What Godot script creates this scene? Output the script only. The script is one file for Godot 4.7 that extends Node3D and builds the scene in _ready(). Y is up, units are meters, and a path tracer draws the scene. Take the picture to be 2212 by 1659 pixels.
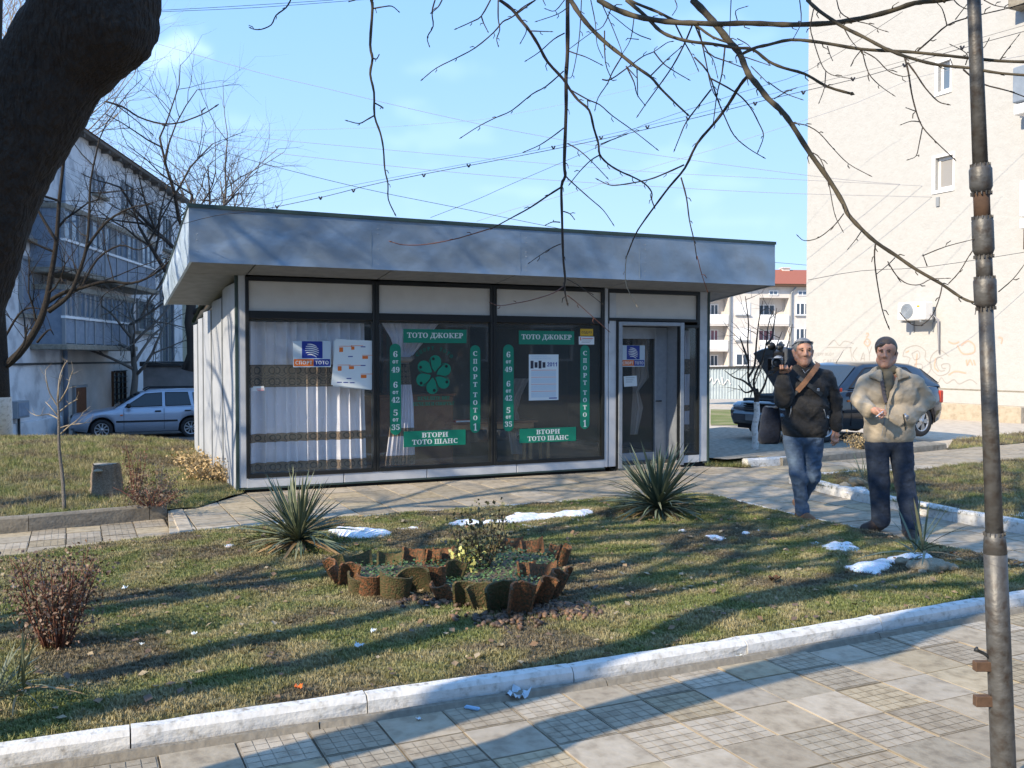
extends Node3D
# A small betting shop in a winter park. Distances in metres, y up. The survey of the place was read from a photograph:
# at(), gp() and on() turn a measured direction and a distance / the ground / a wall into the spot where the thing stands.
const LENS := 2032.0
const TILT := 0.029027
var eye := Vector3(0, 1.6, 0)
var rng := RandomNumberGenerator.new()
var names := {}
var mats := {}
var shop: Transform3D            # the shop's own axes: x along its front, z outwards

func _ready() -> void:
	rng.seed = 7
	# --- camera
	var cam := Camera3D.new(); cam.name = "camera"
	cam.position = eye; cam.rotation.x = -TILT
	cam.fov = rad_to_deg(2.0 * atan(829.5 / LENS)); cam.near = 0.05; cam.far = 3000.0
	add_child(cam); cam.current = true
	# --- sky
	var sm := ProceduralSkyMaterial.new()
	sm.sky_top_color = lin(0.17, 0.38, 0.78); sm.sky_horizon_color = lin(0.47, 0.66, 0.86); sm.sky_curve = 0.17
	sm.ground_horizon_color = lin(0.42, 0.42, 0.42); sm.ground_bottom_color = lin(0.2, 0.2, 0.2)
	sm.sky_energy_multiplier = 1.0; sm.sun_angle_max = 12.0; sm.sun_curve = 0.1
	sm.sky_cover = cloud_cover(); sm.sky_cover_modulate = Color(1, 1, 1, 1)
	var env := Environment.new()
	env.background_mode = Environment.BG_SKY; env.sky = Sky.new(); env.sky.sky_material = sm
	env.background_energy_multiplier = 1.18
	env.tonemap_mode = Environment.TONE_MAPPER_LINEAR; env.tonemap_exposure = 1.42
	env.sdfgi_enabled = true; env.ssao_enabled = true; env.ssil_enabled = true
	var we := WorldEnvironment.new(); we.name = "world"; we.environment = env; add_child(we)
	# --- sun: low winter sun from behind the left shoulder
	var sun := DirectionalLight3D.new(); sun.name = "sun"
	var way := Vector3(0.749, 0, -0.663).normalized() * cos(deg_to_rad(31.5)) + Vector3.DOWN * sin(deg_to_rad(31.5))
	sun.light_energy = 1.6; sun.light_color = Color(1.0, 0.935, 0.83); sun.light_angular_distance = 0.5
	sun.shadow_enabled = true
	add_child(sun); sun.look_at_from_position(Vector3.ZERO, way)
	# --- the place
	shop = Transform3D(Basis(Vector3.UP, deg_to_rad(25.0867)), Vector3(-3.2176, 0, -10.9652))
	make_materials()
	build_ground()
	build_shop()
	build_left_side()
	build_right_side()
	build_cars()
	build_people()
	build_trees()
	build_plants()
	build_small_things()

# ---------------------------------------------------------------- measuring
func ray(px: float, py: float) -> Vector3:
	return Vector3((px - 1106.0) / LENS, -(py - 829.5) / LENS, -1.0).rotated(Vector3.RIGHT, -TILT)
func at(px: float, py: float, d: float) -> Vector3:
	var r := ray(px, py)
	return eye + r * (d / -r.z)
func gp(px: float, py: float, h := 0.0) -> Vector3:
	var r := ray(px, py)
	return eye + r * ((h - eye.y) / r.y)
func gp2(px: float, py: float, h := 0.0) -> Vector2:
	var p := gp(px, py, h)
	return Vector2(p.x, p.z)
func on(t: Transform3D, px: float, py: float, z := 0.0) -> Vector2:
	var o := t.affine_inverse() * eye
	var r := t.basis.inverse() * ray(px, py)
	var p := o + r * ((z - o.z) / r.z)
	return Vector2(p.x, p.y)
func lin(r: float, g: float, b: float, a := 1.0) -> Color:
	var c := Color(r, g, b).linear_to_srgb()
	c.a = a
	return c

# ---------------------------------------------------------------- nodes
func numbered(called: String) -> String:
	names[called] = names.get(called, -1) + 1
	return called if names[called] == 0 else "%s_%03d" % [called, names[called]]
func thing(called: String, label: String, category: String, where := Vector3.ZERO, turn := 0.0, group := "") -> Node3D:
	var o := Node3D.new()
	o.name = numbered(called); add_child(o, true)
	o.position = where; o.rotation.y = turn
	tag(o, label, category, group)
	return o
func tag(o: Node3D, label: String, category: String, group := "") -> void:
	o.set_meta("label", label); o.set_meta("category", category)
	if group != "":
		o.set_meta("group", group)
func obj(called: String, mesh, m: Material, parent: Node = self) -> MeshInstance3D:
	var o := MeshInstance3D.new()
	o.name = numbered(called) if parent == self else called
	o.mesh = mesh.done() if mesh is MB else mesh
	o.material_override = m
	parent.add_child(o, true)
	return o
func ground_piece(called: String, mesh, m: Material) -> MeshInstance3D:
	var o := obj(called, mesh, m)
	o.set_meta("kind", "structure")
	return o
func scatter(called: String, mesh: Mesh, m: Material, where: Array, tints: Array, parent: Node = self) -> MultiMeshInstance3D:
	var mm := MultiMesh.new()
	mm.transform_format = MultiMesh.TRANSFORM_3D; mm.use_colors = true; mm.mesh = mesh
	mm.instance_count = where.size()
	for i in where.size():
		mm.set_instance_transform(i, where[i]); mm.set_instance_color(i, tints[i])
	var o := MultiMeshInstance3D.new()
	o.name = numbered(called) if parent == self else called
	o.multimesh = mm; o.material_override = m
	parent.add_child(o, true)
	o.set_meta("kind", "stuff")
	return o

# ---------------------------------------------------------------- meshes
class MB:
	var st := SurfaceTool.new()
	var col := Color.WHITE
	func _init(smooth := false) -> void:
		st.begin(Mesh.PRIMITIVE_TRIANGLES)
		st.set_smooth_group(0 if smooth else -1)
	func smooth(on_: bool) -> void:
		st.set_smooth_group(0 if on_ else -1)
	func done() -> ArrayMesh:
		st.generate_normals(); st.index()
		return st.commit()
	func vert(p: Vector3) -> void:
		st.set_color(col); st.set_uv(Vector2.ZERO); st.add_vertex(p)
	func vuv(p: Vector3, u: Vector2) -> void:
		st.set_color(col); st.set_uv(u); st.add_vertex(p)
	func tri(a: Vector3, b: Vector3, c: Vector3) -> void:
		vert(a); vert(b); vert(c)
	func quad(a: Vector3, b: Vector3, c: Vector3, d: Vector3) -> void:
		tri(a, b, c); tri(a, c, d)
	func quv(a: Vector3, b: Vector3, c: Vector3, d: Vector3, ua: Vector2, ub: Vector2, uc: Vector2, ud: Vector2) -> void:
		vuv(a, ua); vuv(b, ub); vuv(c, uc); vuv(a, ua); vuv(c, uc); vuv(d, ud)
	func face(p: Array, out: Vector3) -> void:          # a convex polygon that looks towards out
		var n: Vector3 = (p[0] - p[2]).cross(p[0] - p[1])
		var back := n.dot(out) < 0.0
		for i in range(1, p.size() - 1):
			if back: tri(p[0], p[i + 1], p[i])
			else: tri(p[0], p[i], p[i + 1])
	func box(c: Vector3, s: Vector3, b := 0.0, t := Transform3D()) -> void:
		var h := s / 2.0
		b = minf(b, minf(h.x, minf(h.y, h.z)) * 0.9)
		var bas := t.basis
		for ax in 3:
			for sg in [-1.0, 1.0]:
				var n := Vector3.ZERO; n[ax] = sg
				var i := (ax + 1) % 3
				var j := (ax + 2) % 3
				var q := []
				for w in [[-1, -1], [1, -1], [1, 1], [-1, 1]]:
					var p := Vector3.ZERO
					p[ax] = sg * h[ax]; p[i] = w[0] * (h[i] - b); p[j] = w[1] * (h[j] - b)
					q.append(t * (c + p))
				face(q, bas * n)
		if b > 0.0:
			for ax in 3:
				var i := (ax + 1) % 3
				var j := (ax + 2) % 3
				for si in [-1.0, 1.0]:
					for sj in [-1.0, 1.0]:
						var q := []
						for w in [[-1, 0], [1, 0], [1, 1], [-1, 1]]:
							var p := Vector3.ZERO
							p[ax] = w[0] * (h[ax] - b)
							p[i] = si * (h[i] - (b if w[1] == 1 else 0.0)); p[j] = sj * (h[j] - (0.0 if w[1] == 1 else b))
							q.append(t * (c + p))
						var n := Vector3.ZERO; n[i] = si; n[j] = sj
						face(q, bas * n)
			for sx in [-1.0, 1.0]:
				for sy in [-1.0, 1.0]:
					for sz in [-1.0, 1.0]:
						var g := Vector3(sx, sy, sz)
						face([t * (c + g * Vector3(h.x, h.y - b, h.z - b)), t * (c + g * Vector3(h.x - b, h.y, h.z - b)), t * (c + g * Vector3(h.x - b, h.y - b, h.z))], bas * g)
	func span(a: Vector3, b: Vector3, bev := 0.0) -> void:     # box between two corners
		box((a + b) / 2.0, (b - a).abs(), bev)
	func bar(a: Vector3, b: Vector3, w: float, d: float, up := Vector3.UP) -> void:   # square bar from a to b
		var y := (b - a).normalized()
		var x := y.cross(up)
		if x.length() < 0.01: x = y.cross(Vector3.RIGHT)
		x = x.normalized()
		box(Vector3.ZERO, Vector3(w, a.distance_to(b), d), 0.0, Transform3D(Basis(x, y, x.cross(y)), (a + b) / 2.0))
	func tube(pts: Array, rad: Array, sides := 6, cap := true) -> void:
		var rings := []
		var nrm := Vector3.ZERO
		for i in pts.size():
			var t: Vector3 = (pts[mini(i + 1, pts.size() - 1)] - pts[maxi(i - 1, 0)]).normalized()
			if i == 0:
				nrm = t.cross(Vector3.UP)
				if nrm.length() < 0.1: nrm = t.cross(Vector3.RIGHT)
			nrm = (nrm - t * nrm.dot(t)).normalized()
			var bi := t.cross(nrm)
			var ring := []
			for k in sides:
				var a := TAU * k / sides
				ring.append(pts[i] + (nrm * cos(a) + bi * sin(a)) * rad[i])
			rings.append(ring)
		for i in rings.size() - 1:
			for k in sides:
				var l := (k + 1) % sides
				quad(rings[i][k], rings[i + 1][k], rings[i + 1][l], rings[i][l])
		if cap:
			for e in [0, rings.size() - 1]:
				var out: Vector3 = pts[e] - pts[1 if e == 0 else e - 1]
				face(rings[e], out)
	func lathe(prof: Array, sides := 24, t := Transform3D()) -> void:   # prof: Vector2(radius, height) upwards
		for i in prof.size() - 1:
			for k in sides:
				var a := TAU * k / sides
				var b := TAU * (k + 1) / sides
				var p: Vector2 = prof[i]
				var q: Vector2 = prof[i + 1]
				var v0 := t * Vector3(p.x * cos(a), p.y, p.x * sin(a))
				var v1 := t * Vector3(p.x * cos(b), p.y, p.x * sin(b))
				var v2 := t * Vector3(q.x * cos(b), q.y, q.x * sin(b))
				var v3 := t * Vector3(q.x * cos(a), q.y, q.x * sin(a))
				if p.x < 1e-5: tri(v0, v3, v2)
				elif q.x < 1e-5: tri(v0, v3, v1)
				else: quad(v0, v3, v2, v1)
	func prism(poly: PackedVector2Array, t: Transform3D, depth: float) -> void:   # poly in x,y; from z 0 to depth
		var idx := Geometry2D.triangulate_polygon(poly)
		var zb := t.basis.z
		for i in range(0, idx.size(), 3):
			var q := [idx[i], idx[i + 1], idx[i + 2]]
			for e in [0.0, depth]:
				face(q.map(func(k): return t * Vector3(poly[k].x, poly[k].y, e)), zb if (e == maxf(depth, 0.0)) else -zb)
		var ccw := not Geometry2D.is_polygon_clockwise(poly)
		for i in poly.size():
			var a := poly[i]
			var b := poly[(i + 1) % poly.size()]
			var o := Vector3(b.y - a.y, a.x - b.x, 0) * (1.0 if ccw else -1.0)
			face([t * Vector3(a.x, a.y, 0), t * Vector3(b.x, b.y, 0), t * Vector3(b.x, b.y, depth), t * Vector3(a.x, a.y, depth)], t.basis * o)
	func ball(c: Vector3, r: Vector3, n := 10) -> void:
		for i in n:
			var p0 := PI * i / n - PI / 2.0
			var p1 := PI * (i + 1) / n - PI / 2.0
			for k in n * 2:
				var a := PI * k / n
				var b := PI * (k + 1) / n
				var f := func(p, q): return c + r * Vector3(cos(p) * cos(q), sin(p), cos(p) * sin(q))
				if i == 0: tri(f.call(p0, a), f.call(p1, a), f.call(p1, b))
				elif i == n - 1: tri(f.call(p0, a), f.call(p1, a), f.call(p0, b))
				else: quad(f.call(p0, a), f.call(p1, a), f.call(p1, b), f.call(p0, b))

func arc(a0: float, a1: float, n: int, c: Vector2, r: float) -> PackedVector2Array:
	var o := PackedVector2Array()
	for i in n + 1:
		var a := lerpf(a0, a1, float(i) / n)
		o.append(c + Vector2(cos(a), sin(a)) * r)
	return o
func curve(pts: Array, n := 6) -> Array:      # a smooth line through the points
	var o := []
	for i in pts.size() - 1:
		var a: Vector3 = pts[maxi(i - 1, 0)]
		var b: Vector3 = pts[i]
		var c: Vector3 = pts[i + 1]
		var d: Vector3 = pts[mini(i + 2, pts.size() - 1)]
		for k in n:
			o.append(b.cubic_interpolate(c, a, d, float(k) / n))
	o.append(pts[-1])
	return o
func ramp(n: int, a: float, b: float) -> Array:
	var o := []
	for i in n:
		o.append(lerpf(a, b, float(i) / maxf(n - 1, 1)))
	return o

# a smooth union of tapered bones [from, to, radius, radius, (depth squash)], meshed as surface nets
func flesh(mb: MB, bones: Array, cell: float, soft: float, tint = null, folds := 0.0) -> void:
	var lo := Vector3.INF
	var hi := -Vector3.INF
	var pad := 3.2 * soft + cell
	for b in bones:
		var r: float = maxf(b[2], b[3]) + pad
		lo = lo.min(b[0] - Vector3.ONE * r).min(b[1] - Vector3.ONE * r)
		hi = hi.max(b[0] + Vector3.ONE * r).max(b[1] + Vector3.ONE * r)
	var nx := int((hi.x - lo.x) / cell) + 2
	var ny := int((hi.y - lo.y) / cell) + 2
	var nz := int((hi.z - lo.z) / cell) + 2
	var f := PackedFloat32Array(); f.resize(nx * ny * nz)
	for b in bones:
		var pa: Vector3 = b[0]
		var ba: Vector3 = b[1] - pa
		var ra: float = b[2]
		var dr: float = b[3] - ra
		var sq: float = b[4] if b.size() > 4 else 1.0
		var ll := maxf(ba.length_squared(), 1e-9)
		var rr := maxf(b[2], b[3]) + pad
		var l0: Vector3 = (pa.min(b[1]) - Vector3.ONE * rr - lo) / cell
		var h0: Vector3 = (pa.max(b[1]) + Vector3.ONE * rr - lo) / cell
		for iz in range(maxi(0, int(l0.z)), mini(nz, int(h0.z) + 2)):
			for iy in range(maxi(0, int(l0.y)), mini(ny, int(h0.y) + 2)):
				var row := (iz * ny + iy) * nx
				for ix in range(maxi(0, int(l0.x)), mini(nx, int(h0.x) + 2)):
					var q := lo + Vector3(ix, iy, iz) * cell - pa
					var t := clampf(q.dot(ba) / ll, 0.0, 1.0)
					q -= ba * t
					q.z /= sq
					var d := q.length() - ra - dr * t
					if d < pad:
						f[row + ix] += exp(clampf(-d / soft, -4.0, 9.0))
	var id := {}
	var pts := PackedVector3Array()
	var sl := nx * ny
	var offs := [0, 1, nx, nx + 1, sl, sl + 1, sl + nx, sl + nx + 1]
	for iz in nz - 1:
		for iy in ny - 1:
			var base := (iz * ny + iy) * nx
			for ix in nx - 1:
				var k := base + ix
				if f[k + sl + nx + 1] == 0.0 and f[k] == 0.0: continue
				var c := 0
				for o in offs:
					if f[k + o] > 1.0: c += 1
				if c == 0 or c == 8: continue
				var s := Vector3.ZERO
				var n := 0
				for e in 12:
					var a0: int = [0, 2, 4, 6, 0, 1, 4, 5, 0, 1, 2, 3][e]
					var a1: int = a0 + [1, 1, 1, 1, 2, 2, 2, 2, 4, 4, 4, 4][e]
					var va := f[k + offs[a0]]
					var vb := f[k + offs[a1]]
					if (va > 1.0) != (vb > 1.0):
						var la := log(maxf(va, 0.02))
						var lb := log(maxf(vb, 0.02))
						var t := clampf(la / (la - lb), 0.0, 1.0)
						s += Vector3(a0 & 1, (a0 >> 1) & 1, a0 >> 2).lerp(Vector3(a1 & 1, (a1 >> 1) & 1, a1 >> 2), t)
						n += 1
				id[k] = pts.size()
				pts.append(lo + (Vector3(ix, iy, iz) + s / n) * cell)
	if folds > 0.0:      # creases of cloth: ridges that run slantwise
		var crease := FastNoiseLite.new(); crease.seed = 6; crease.frequency = 1.0; crease.fractal_type = FastNoiseLite.FRACTAL_RIDGED; crease.fractal_octaves = 2
		for i in pts.size():
			var p := pts[i]
			var v := crease.get_noise_3d(p.x * 3.0 + p.y * 5.5, p.y * 5.0 - absf(p.x) * 4.0, p.z * 3.0) * folds
			pts[i] = p + Vector3(v * 0.5 * signf(p.x), v * 0.2, v)
	for k in id:
		var inside := f[k] > 1.0
		for ax in 3:
			var st: int = [1, nx, sl][ax]
			var u: int = [nx, sl, 1][ax]
			var w: int = [sl, 1, nx][ax]
			if (f[k + st] > 1.0) == inside: continue
			if not (id.has(k - u) and id.has(k - w) and id.has(k - u - w)): continue
			var a := pts[id[k]]
			var b := pts[id[k - u]]
			var c := pts[id[k - u - w]]
			var d := pts[id[k - w]]
			if tint: mb.col = tint.call(a)
			if inside: mb.quad(a, d, c, b)
			else: mb.quad(a, b, c, d)

# ---------------------------------------------------------------- textures and materials
func noise_map(sd: int, freq: float, cols: Array, at_: Array = [], size := 512, kind := FastNoiseLite.TYPE_SIMPLEX_SMOOTH, oct := 5) -> NoiseTexture2D:
	var n := FastNoiseLite.new()
	n.seed = sd; n.noise_type = kind; n.frequency = freq; n.fractal_octaves = oct; n.fractal_gain = 0.55
	var g := Gradient.new()
	var offs := PackedFloat32Array()
	var cc := PackedColorArray()
	for i in cols.size():
		offs.append(at_[i] if at_.size() else float(i) / (cols.size() - 1)); cc.append(cols[i])
	g.offsets = offs; g.colors = cc
	var t := NoiseTexture2D.new()
	t.width = size; t.height = size; t.seamless = true; t.noise = n; t.color_ramp = g
	return t
func grey(a: float) -> Color:
	return Color(a, a, a)
func mat(called: String, c: Color, rough := 0.8, metal := 0.0) -> StandardMaterial3D:
	var m := StandardMaterial3D.new()
	m.resource_name = called; m.albedo_color = c; m.roughness = rough; m.metallic = metal
	m.vertex_color_use_as_albedo = true
	mats[called] = m
	return m
func textured(called: String, tex: Texture2D, per_m: float, rough := 0.85, relief: Texture2D = null, cm := 1.0, world_ := true, metal := 0.0) -> StandardMaterial3D:
	var m := mat(called, Color.WHITE, rough, metal)
	m.albedo_texture = tex; m.uv1_triplanar = true; m.uv1_world_triplanar = world_; m.uv1_scale = Vector3.ONE * per_m
	if relief:
		m.heightmap_enabled = true; m.heightmap_texture = relief; m.heightmap_scale = cm
	return m
func glass(called: String, a := 0.06, tint := Color(0.9, 0.95, 0.95)) -> StandardMaterial3D:
	var m := mat(called, Color(tint.r, tint.g, tint.b, a), 0.02)
	m.transparency = BaseMaterial3D.TRANSPARENCY_ALPHA
	m.vertex_color_use_as_albedo = false
	return m
func font_of(n: String, bold := true) -> SystemFont:
	var f := SystemFont.new()
	f.font_names = PackedStringArray([n]); f.font_weight = 700 if bold else 400
	return f
func lettering(parent: Node, text: String, f: Font, m: Material, where: Transform3D, w: float, h: float, called := "lettering") -> MeshInstance3D:
	var t := TextMesh.new()
	t.text = text; t.font = f; t.font_size = 48; t.pixel_size = 0.01; t.depth = 0.05; t.curve_step = 2.0
	var o := obj(called, t, m, parent)
	var b := t.get_aabb()
	var sx := w / maxf(b.size.x, 0.01)
	var sy := h / maxf(b.size.y, 0.01)
	o.transform = where * Transform3D(Basis().scaled(Vector3(sx, sy, 0.03)), Vector3.ZERO) * Transform3D(Basis(), -(b.position + b.size / 2.0) * Vector3(1, 1, 0))
	return o
func cloud_cover() -> ImageTexture:
	var n := FastNoiseLite.new(); n.seed = 4; n.frequency = 1.0; n.fractal_octaves = 5
	var im := Image.create(1024, 512, false, Image.FORMAT_RGBA8)
	var c := ray(372, 112).normalized()
	var side := c.cross(Vector3.UP).normalized()
	for y in 256:
		for x in 1024:
			var lo := (x + 0.5) / 1024.0 * TAU
			var la := PI / 2.0 - (y + 0.5) / 512.0 * PI
			var d := Vector3(sin(lo) * cos(la), sin(la), -cos(lo) * cos(la))
			var a := 0.0
			var q := d / maxf(d.y + 0.12, 0.05)
			var v := n.get_noise_3d(q.x * 1.6, q.z * 2.6, 3.0)
			a = clampf((v - 0.25) * 0.4, 0.0, 0.05) * smoothstep(0.02, 0.2, d.y)
			var e := d - c
			var r := Vector2(e.dot(side) / 0.034, (e.y) / 0.024).length()
			if d.dot(c) > 0.8 and r < 1.6:
				var w := n.get_noise_3d(d.x * 22.0, d.y * 30.0, 1.0) * 0.75 + n.get_noise_3d(d.x * 60.0, d.y * 80.0, 5.0) * 0.4
				a = maxf(a, clampf((1.0 - r + w) * 0.4, 0.0, 0.2))
			im.set_pixel(x, y, Color(1, 1, 1, a))
	return ImageTexture.create_from_image(im)

func make_materials() -> void:
	var fine := noise_map(11, 0.05, [grey(0.2), grey(0.8)])
	var coarse := noise_map(12, 0.012, [grey(0.3), grey(0.7)])
	mats["relief_fine"] = fine
	# ground
	textured("soil", noise_map(1, 0.02, [lin(0.07, 0.055, 0.04), lin(0.13, 0.10, 0.07), lin(0.17, 0.14, 0.10)]), 0.9, 0.95, fine, 1.5)
	textured("dust", noise_map(2, 0.015, [lin(0.42, 0.35, 0.27), lin(0.54, 0.46, 0.36), lin(0.60, 0.52, 0.42)]), 0.5, 0.95, fine, 1.0)
	textured("street", noise_map(3, 0.01, [lin(0.06, 0.055, 0.05), lin(0.12, 0.105, 0.09), lin(0.18, 0.16, 0.14)]), 0.3, 0.7, fine, 1.0)
	textured("turf", noise_map(4, 0.04, [lin(0.55, 0.55, 0.55), lin(0.8, 0.8, 0.8), lin(1, 1, 1)]), 1.2, 0.95, fine, 2.0)
	mat("grass", Color.WHITE, 0.7)
	mats["grass"].backlight_enabled = true; mats["grass"].backlight = Color(0.3, 0.32, 0.1)
	# paving: plain concrete and slabs pressed with a grid of squares
	var conc := noise_map(5, 0.02, [lin(0.31, 0.26, 0.195), lin(0.42, 0.36, 0.275), lin(0.47, 0.41, 0.325)], [0.15, 0.5, 0.9])
	textured("joint", noise_map(6, 0.03, [lin(0.06, 0.052, 0.038), lin(0.13, 0.112, 0.085)]), 0.8, 0.95, fine, 1.0)
	for i in 4:
		var m := textured("slab%d" % i, conc, 0.7 + 0.1 * i, 0.85, fine, 0.25)
		m.albedo_color = [Color(1, 1, 1), Color(0.95, 0.94, 0.92), Color(0.98, 0.96, 0.9), Color(0.90, 0.90, 0.89)][i]
	textured("concrete", conc, 0.5, 0.9, fine, 0.6)
	textured("old_concrete", noise_map(7, 0.02, [lin(0.16, 0.14, 0.11), lin(0.26, 0.235, 0.19), lin(0.34, 0.31, 0.255)]), 0.7, 0.9, fine, 1.0)
	textured("whitewash", noise_map(8, 0.018, [lin(0.28, 0.25, 0.21), lin(0.50, 0.485, 0.45), lin(0.64, 0.63, 0.605), lin(0.70, 0.69, 0.67)], [0.12, 0.26, 0.42, 0.8]), 1.6, 0.85, fine, 0.35)
	textured("kerb_grey", noise_map(9, 0.03, [lin(0.15, 0.13, 0.10), lin(0.29, 0.26, 0.21)]), 1.2, 0.9, fine, 0.6)
	textured("snow", noise_map(10, 0.03, [lin(0.6, 0.63, 0.68), lin(0.82, 0.84, 0.87)], [0.1, 0.5]), 2.0, 0.6, fine, 1.0)
	mats["snow"].subsurf_scatter_enabled = true; mats["snow"].subsurf_scatter_strength = 0.2
	# the shop
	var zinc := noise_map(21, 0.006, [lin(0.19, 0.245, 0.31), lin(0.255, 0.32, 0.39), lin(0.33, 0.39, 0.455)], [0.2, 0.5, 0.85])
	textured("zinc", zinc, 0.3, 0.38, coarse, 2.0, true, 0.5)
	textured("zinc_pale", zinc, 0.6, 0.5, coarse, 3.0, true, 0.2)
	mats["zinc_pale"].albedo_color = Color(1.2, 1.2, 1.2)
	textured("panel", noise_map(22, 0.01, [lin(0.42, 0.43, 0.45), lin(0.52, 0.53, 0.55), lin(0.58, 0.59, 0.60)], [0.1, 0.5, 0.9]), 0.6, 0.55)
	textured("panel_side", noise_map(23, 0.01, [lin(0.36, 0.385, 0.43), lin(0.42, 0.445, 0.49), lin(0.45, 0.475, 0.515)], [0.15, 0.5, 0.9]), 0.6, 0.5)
	textured("soffit", noise_map(24, 0.012, [lin(0.20, 0.205, 0.215), lin(0.29, 0.295, 0.305)]), 0.7, 0.8)
	textured("milk", noise_map(25, 0.01, [lin(0.60, 0.57, 0.53), lin(0.68, 0.65, 0.60)]), 0.8, 0.5)
	mat("black_frame", lin(0.012, 0.014, 0.015), 0.35)
	mat("green_metal", lin(0.03, 0.055, 0.05), 0.45)
	textured("alu", noise_map(26, 0.02, [lin(0.28, 0.31, 0.35), lin(0.38, 0.41, 0.45)]), 1.0, 0.4, null, 1.0, true, 0.4)
	mat("plinth", lin(0.035, 0.035, 0.035), 0.9)
	mats["pane"] = glass("pane", 0.05)
	mat("sign_green", lin(0.006, 0.20, 0.125), 0.35)
	mat("sign_white", lin(0.72, 0.74, 0.74), 0.4)
	mat("sign_blue", lin(0.012, 0.035, 0.26), 0.35)
	mat("sign_orange", lin(0.72, 0.16, 0.02), 0.4)
	mat("sign_yellow", lin(0.62, 0.36, 0.02), 0.4)
	mat("sign_red", lin(0.55, 0.06, 0.03), 0.4)
	mat("sign_dark", lin(0.03, 0.03, 0.05), 0.5)
	mat("sign_pale", lin(0.50, 0.60, 0.68), 0.5)
	mat("paper", lin(0.66, 0.72, 0.74), 0.7)
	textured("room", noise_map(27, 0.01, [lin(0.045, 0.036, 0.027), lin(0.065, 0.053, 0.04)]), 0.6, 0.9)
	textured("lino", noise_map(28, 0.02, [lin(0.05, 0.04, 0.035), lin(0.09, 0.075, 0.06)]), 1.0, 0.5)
	textured("brown_wood", noise_map(29, 0.012, [lin(0.10, 0.035, 0.015), lin(0.19, 0.075, 0.03), lin(0.15, 0.055, 0.022)]), 1.2, 0.45)
	textured("light_wood", noise_map(30, 0.012, [lin(0.30, 0.16, 0.06), lin(0.42, 0.24, 0.10)]), 1.2, 0.5)
	# walls
	textured("white_render", noise_map(41, 0.02, [lin(0.42, 0.417, 0.405), lin(0.448, 0.446, 0.434), lin(0.462, 0.46, 0.45)], [0.1, 0.5, 0.9]), 0.35, 0.95, fine, 1.2)
	textured("blue_render", noise_map(42, 0.008, [lin(0.44, 0.45, 0.47), lin(0.64, 0.65, 0.665), lin(0.71, 0.715, 0.73)], [0.2, 0.45, 0.8]), 0.22, 0.95, fine, 2.0)
	textured("tan_render", noise_map(43, 0.008, [lin(0.40, 0.365, 0.33), lin(0.56, 0.52, 0.48)]), 0.2, 0.95, fine, 2.0)
	textured("block_render", noise_map(44, 0.02, [lin(0.58, 0.54, 0.50), lin(0.70, 0.66, 0.62)]), 0.1, 0.95)
	mat("block_white", lin(0.82, 0.82, 0.82), 0.8)
	mat("frame_white", lin(0.78, 0.78, 0.78), 0.5)
	mat("dark_pane", lin(0.05, 0.07, 0.10), 0.08)
	mat("sky_pane", lin(0.12, 0.17, 0.24), 0.08)
	textured("red_tiles", noise_map(45, 0.05, [lin(0.28, 0.085, 0.05), lin(0.42, 0.145, 0.085)]), 0.6, 0.85)
	mat("grey_pipe", lin(0.25, 0.27, 0.29), 0.5)
	mat("dark_iron", lin(0.025, 0.028, 0.03), 0.6)
	textured("rust", noise_map(46, 0.03, [lin(0.07, 0.04, 0.024), lin(0.13, 0.075, 0.045)]), 2.0, 0.85)
	textured("balcony_sheet", noise_map(47, 0.01, [lin(0.16, 0.20, 0.26), lin(0.26, 0.31, 0.38)]), 0.6, 0.7)
	textured("fence_sheet", noise_map(48, 0.012, [lin(0.30, 0.37, 0.42), lin(0.45, 0.52, 0.56)]), 0.4, 0.6)
	textured("wall_grey", noise_map(49, 0.012, [lin(0.16, 0.16, 0.165), lin(0.26, 0.26, 0.265)]), 0.3, 0.95)
	# living things
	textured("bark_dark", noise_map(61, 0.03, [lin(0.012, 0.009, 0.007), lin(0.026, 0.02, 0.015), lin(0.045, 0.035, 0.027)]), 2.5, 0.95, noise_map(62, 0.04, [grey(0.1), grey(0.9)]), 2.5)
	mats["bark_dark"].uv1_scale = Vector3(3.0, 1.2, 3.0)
	textured("bark", noise_map(63, 0.03, [lin(0.028, 0.022, 0.017), lin(0.065, 0.05, 0.04)]), 3.0, 0.9)
	textured("bark_green", noise_map(64, 0.03, [lin(0.045, 0.036, 0.023), lin(0.10, 0.085, 0.055)]), 3.0, 0.85)
	textured("bark_grey", noise_map(65, 0.03, [lin(0.09, 0.08, 0.07), lin(0.24, 0.22, 0.195)]), 3.0, 0.9, fine, 2.0)
	mat("twig_red", lin(0.14, 0.055, 0.035), 0.7)
	mat("twig_pale", lin(0.30, 0.25, 0.18), 0.8)
	mat("leaf", Color.WHITE, 0.55)
	mats["leaf"].backlight_enabled = true; mats["leaf"].backlight = Color(0.25, 0.25, 0.12)
	textured("stump_wood", noise_map(71, 0.03, [lin(0.09, 0.062, 0.04), lin(0.23, 0.175, 0.125), lin(0.36, 0.30, 0.23)]), 3.0, 0.95, fine, 2.0)
	textured("clay", noise_map(66, 0.035, [lin(0.055, 0.05, 0.025), lin(0.17, 0.07, 0.03), lin(0.33, 0.13, 0.05)], [0.28, 0.55, 0.9]), 2.2, 0.9, fine, 1.5)
	textured("clay_moss", noise_map(67, 0.03, [lin(0.05, 0.06, 0.02), lin(0.085, 0.07, 0.03), lin(0.20, 0.095, 0.045)], [0.3, 0.55, 0.9]), 2.2, 0.95, fine, 1.5)
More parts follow.
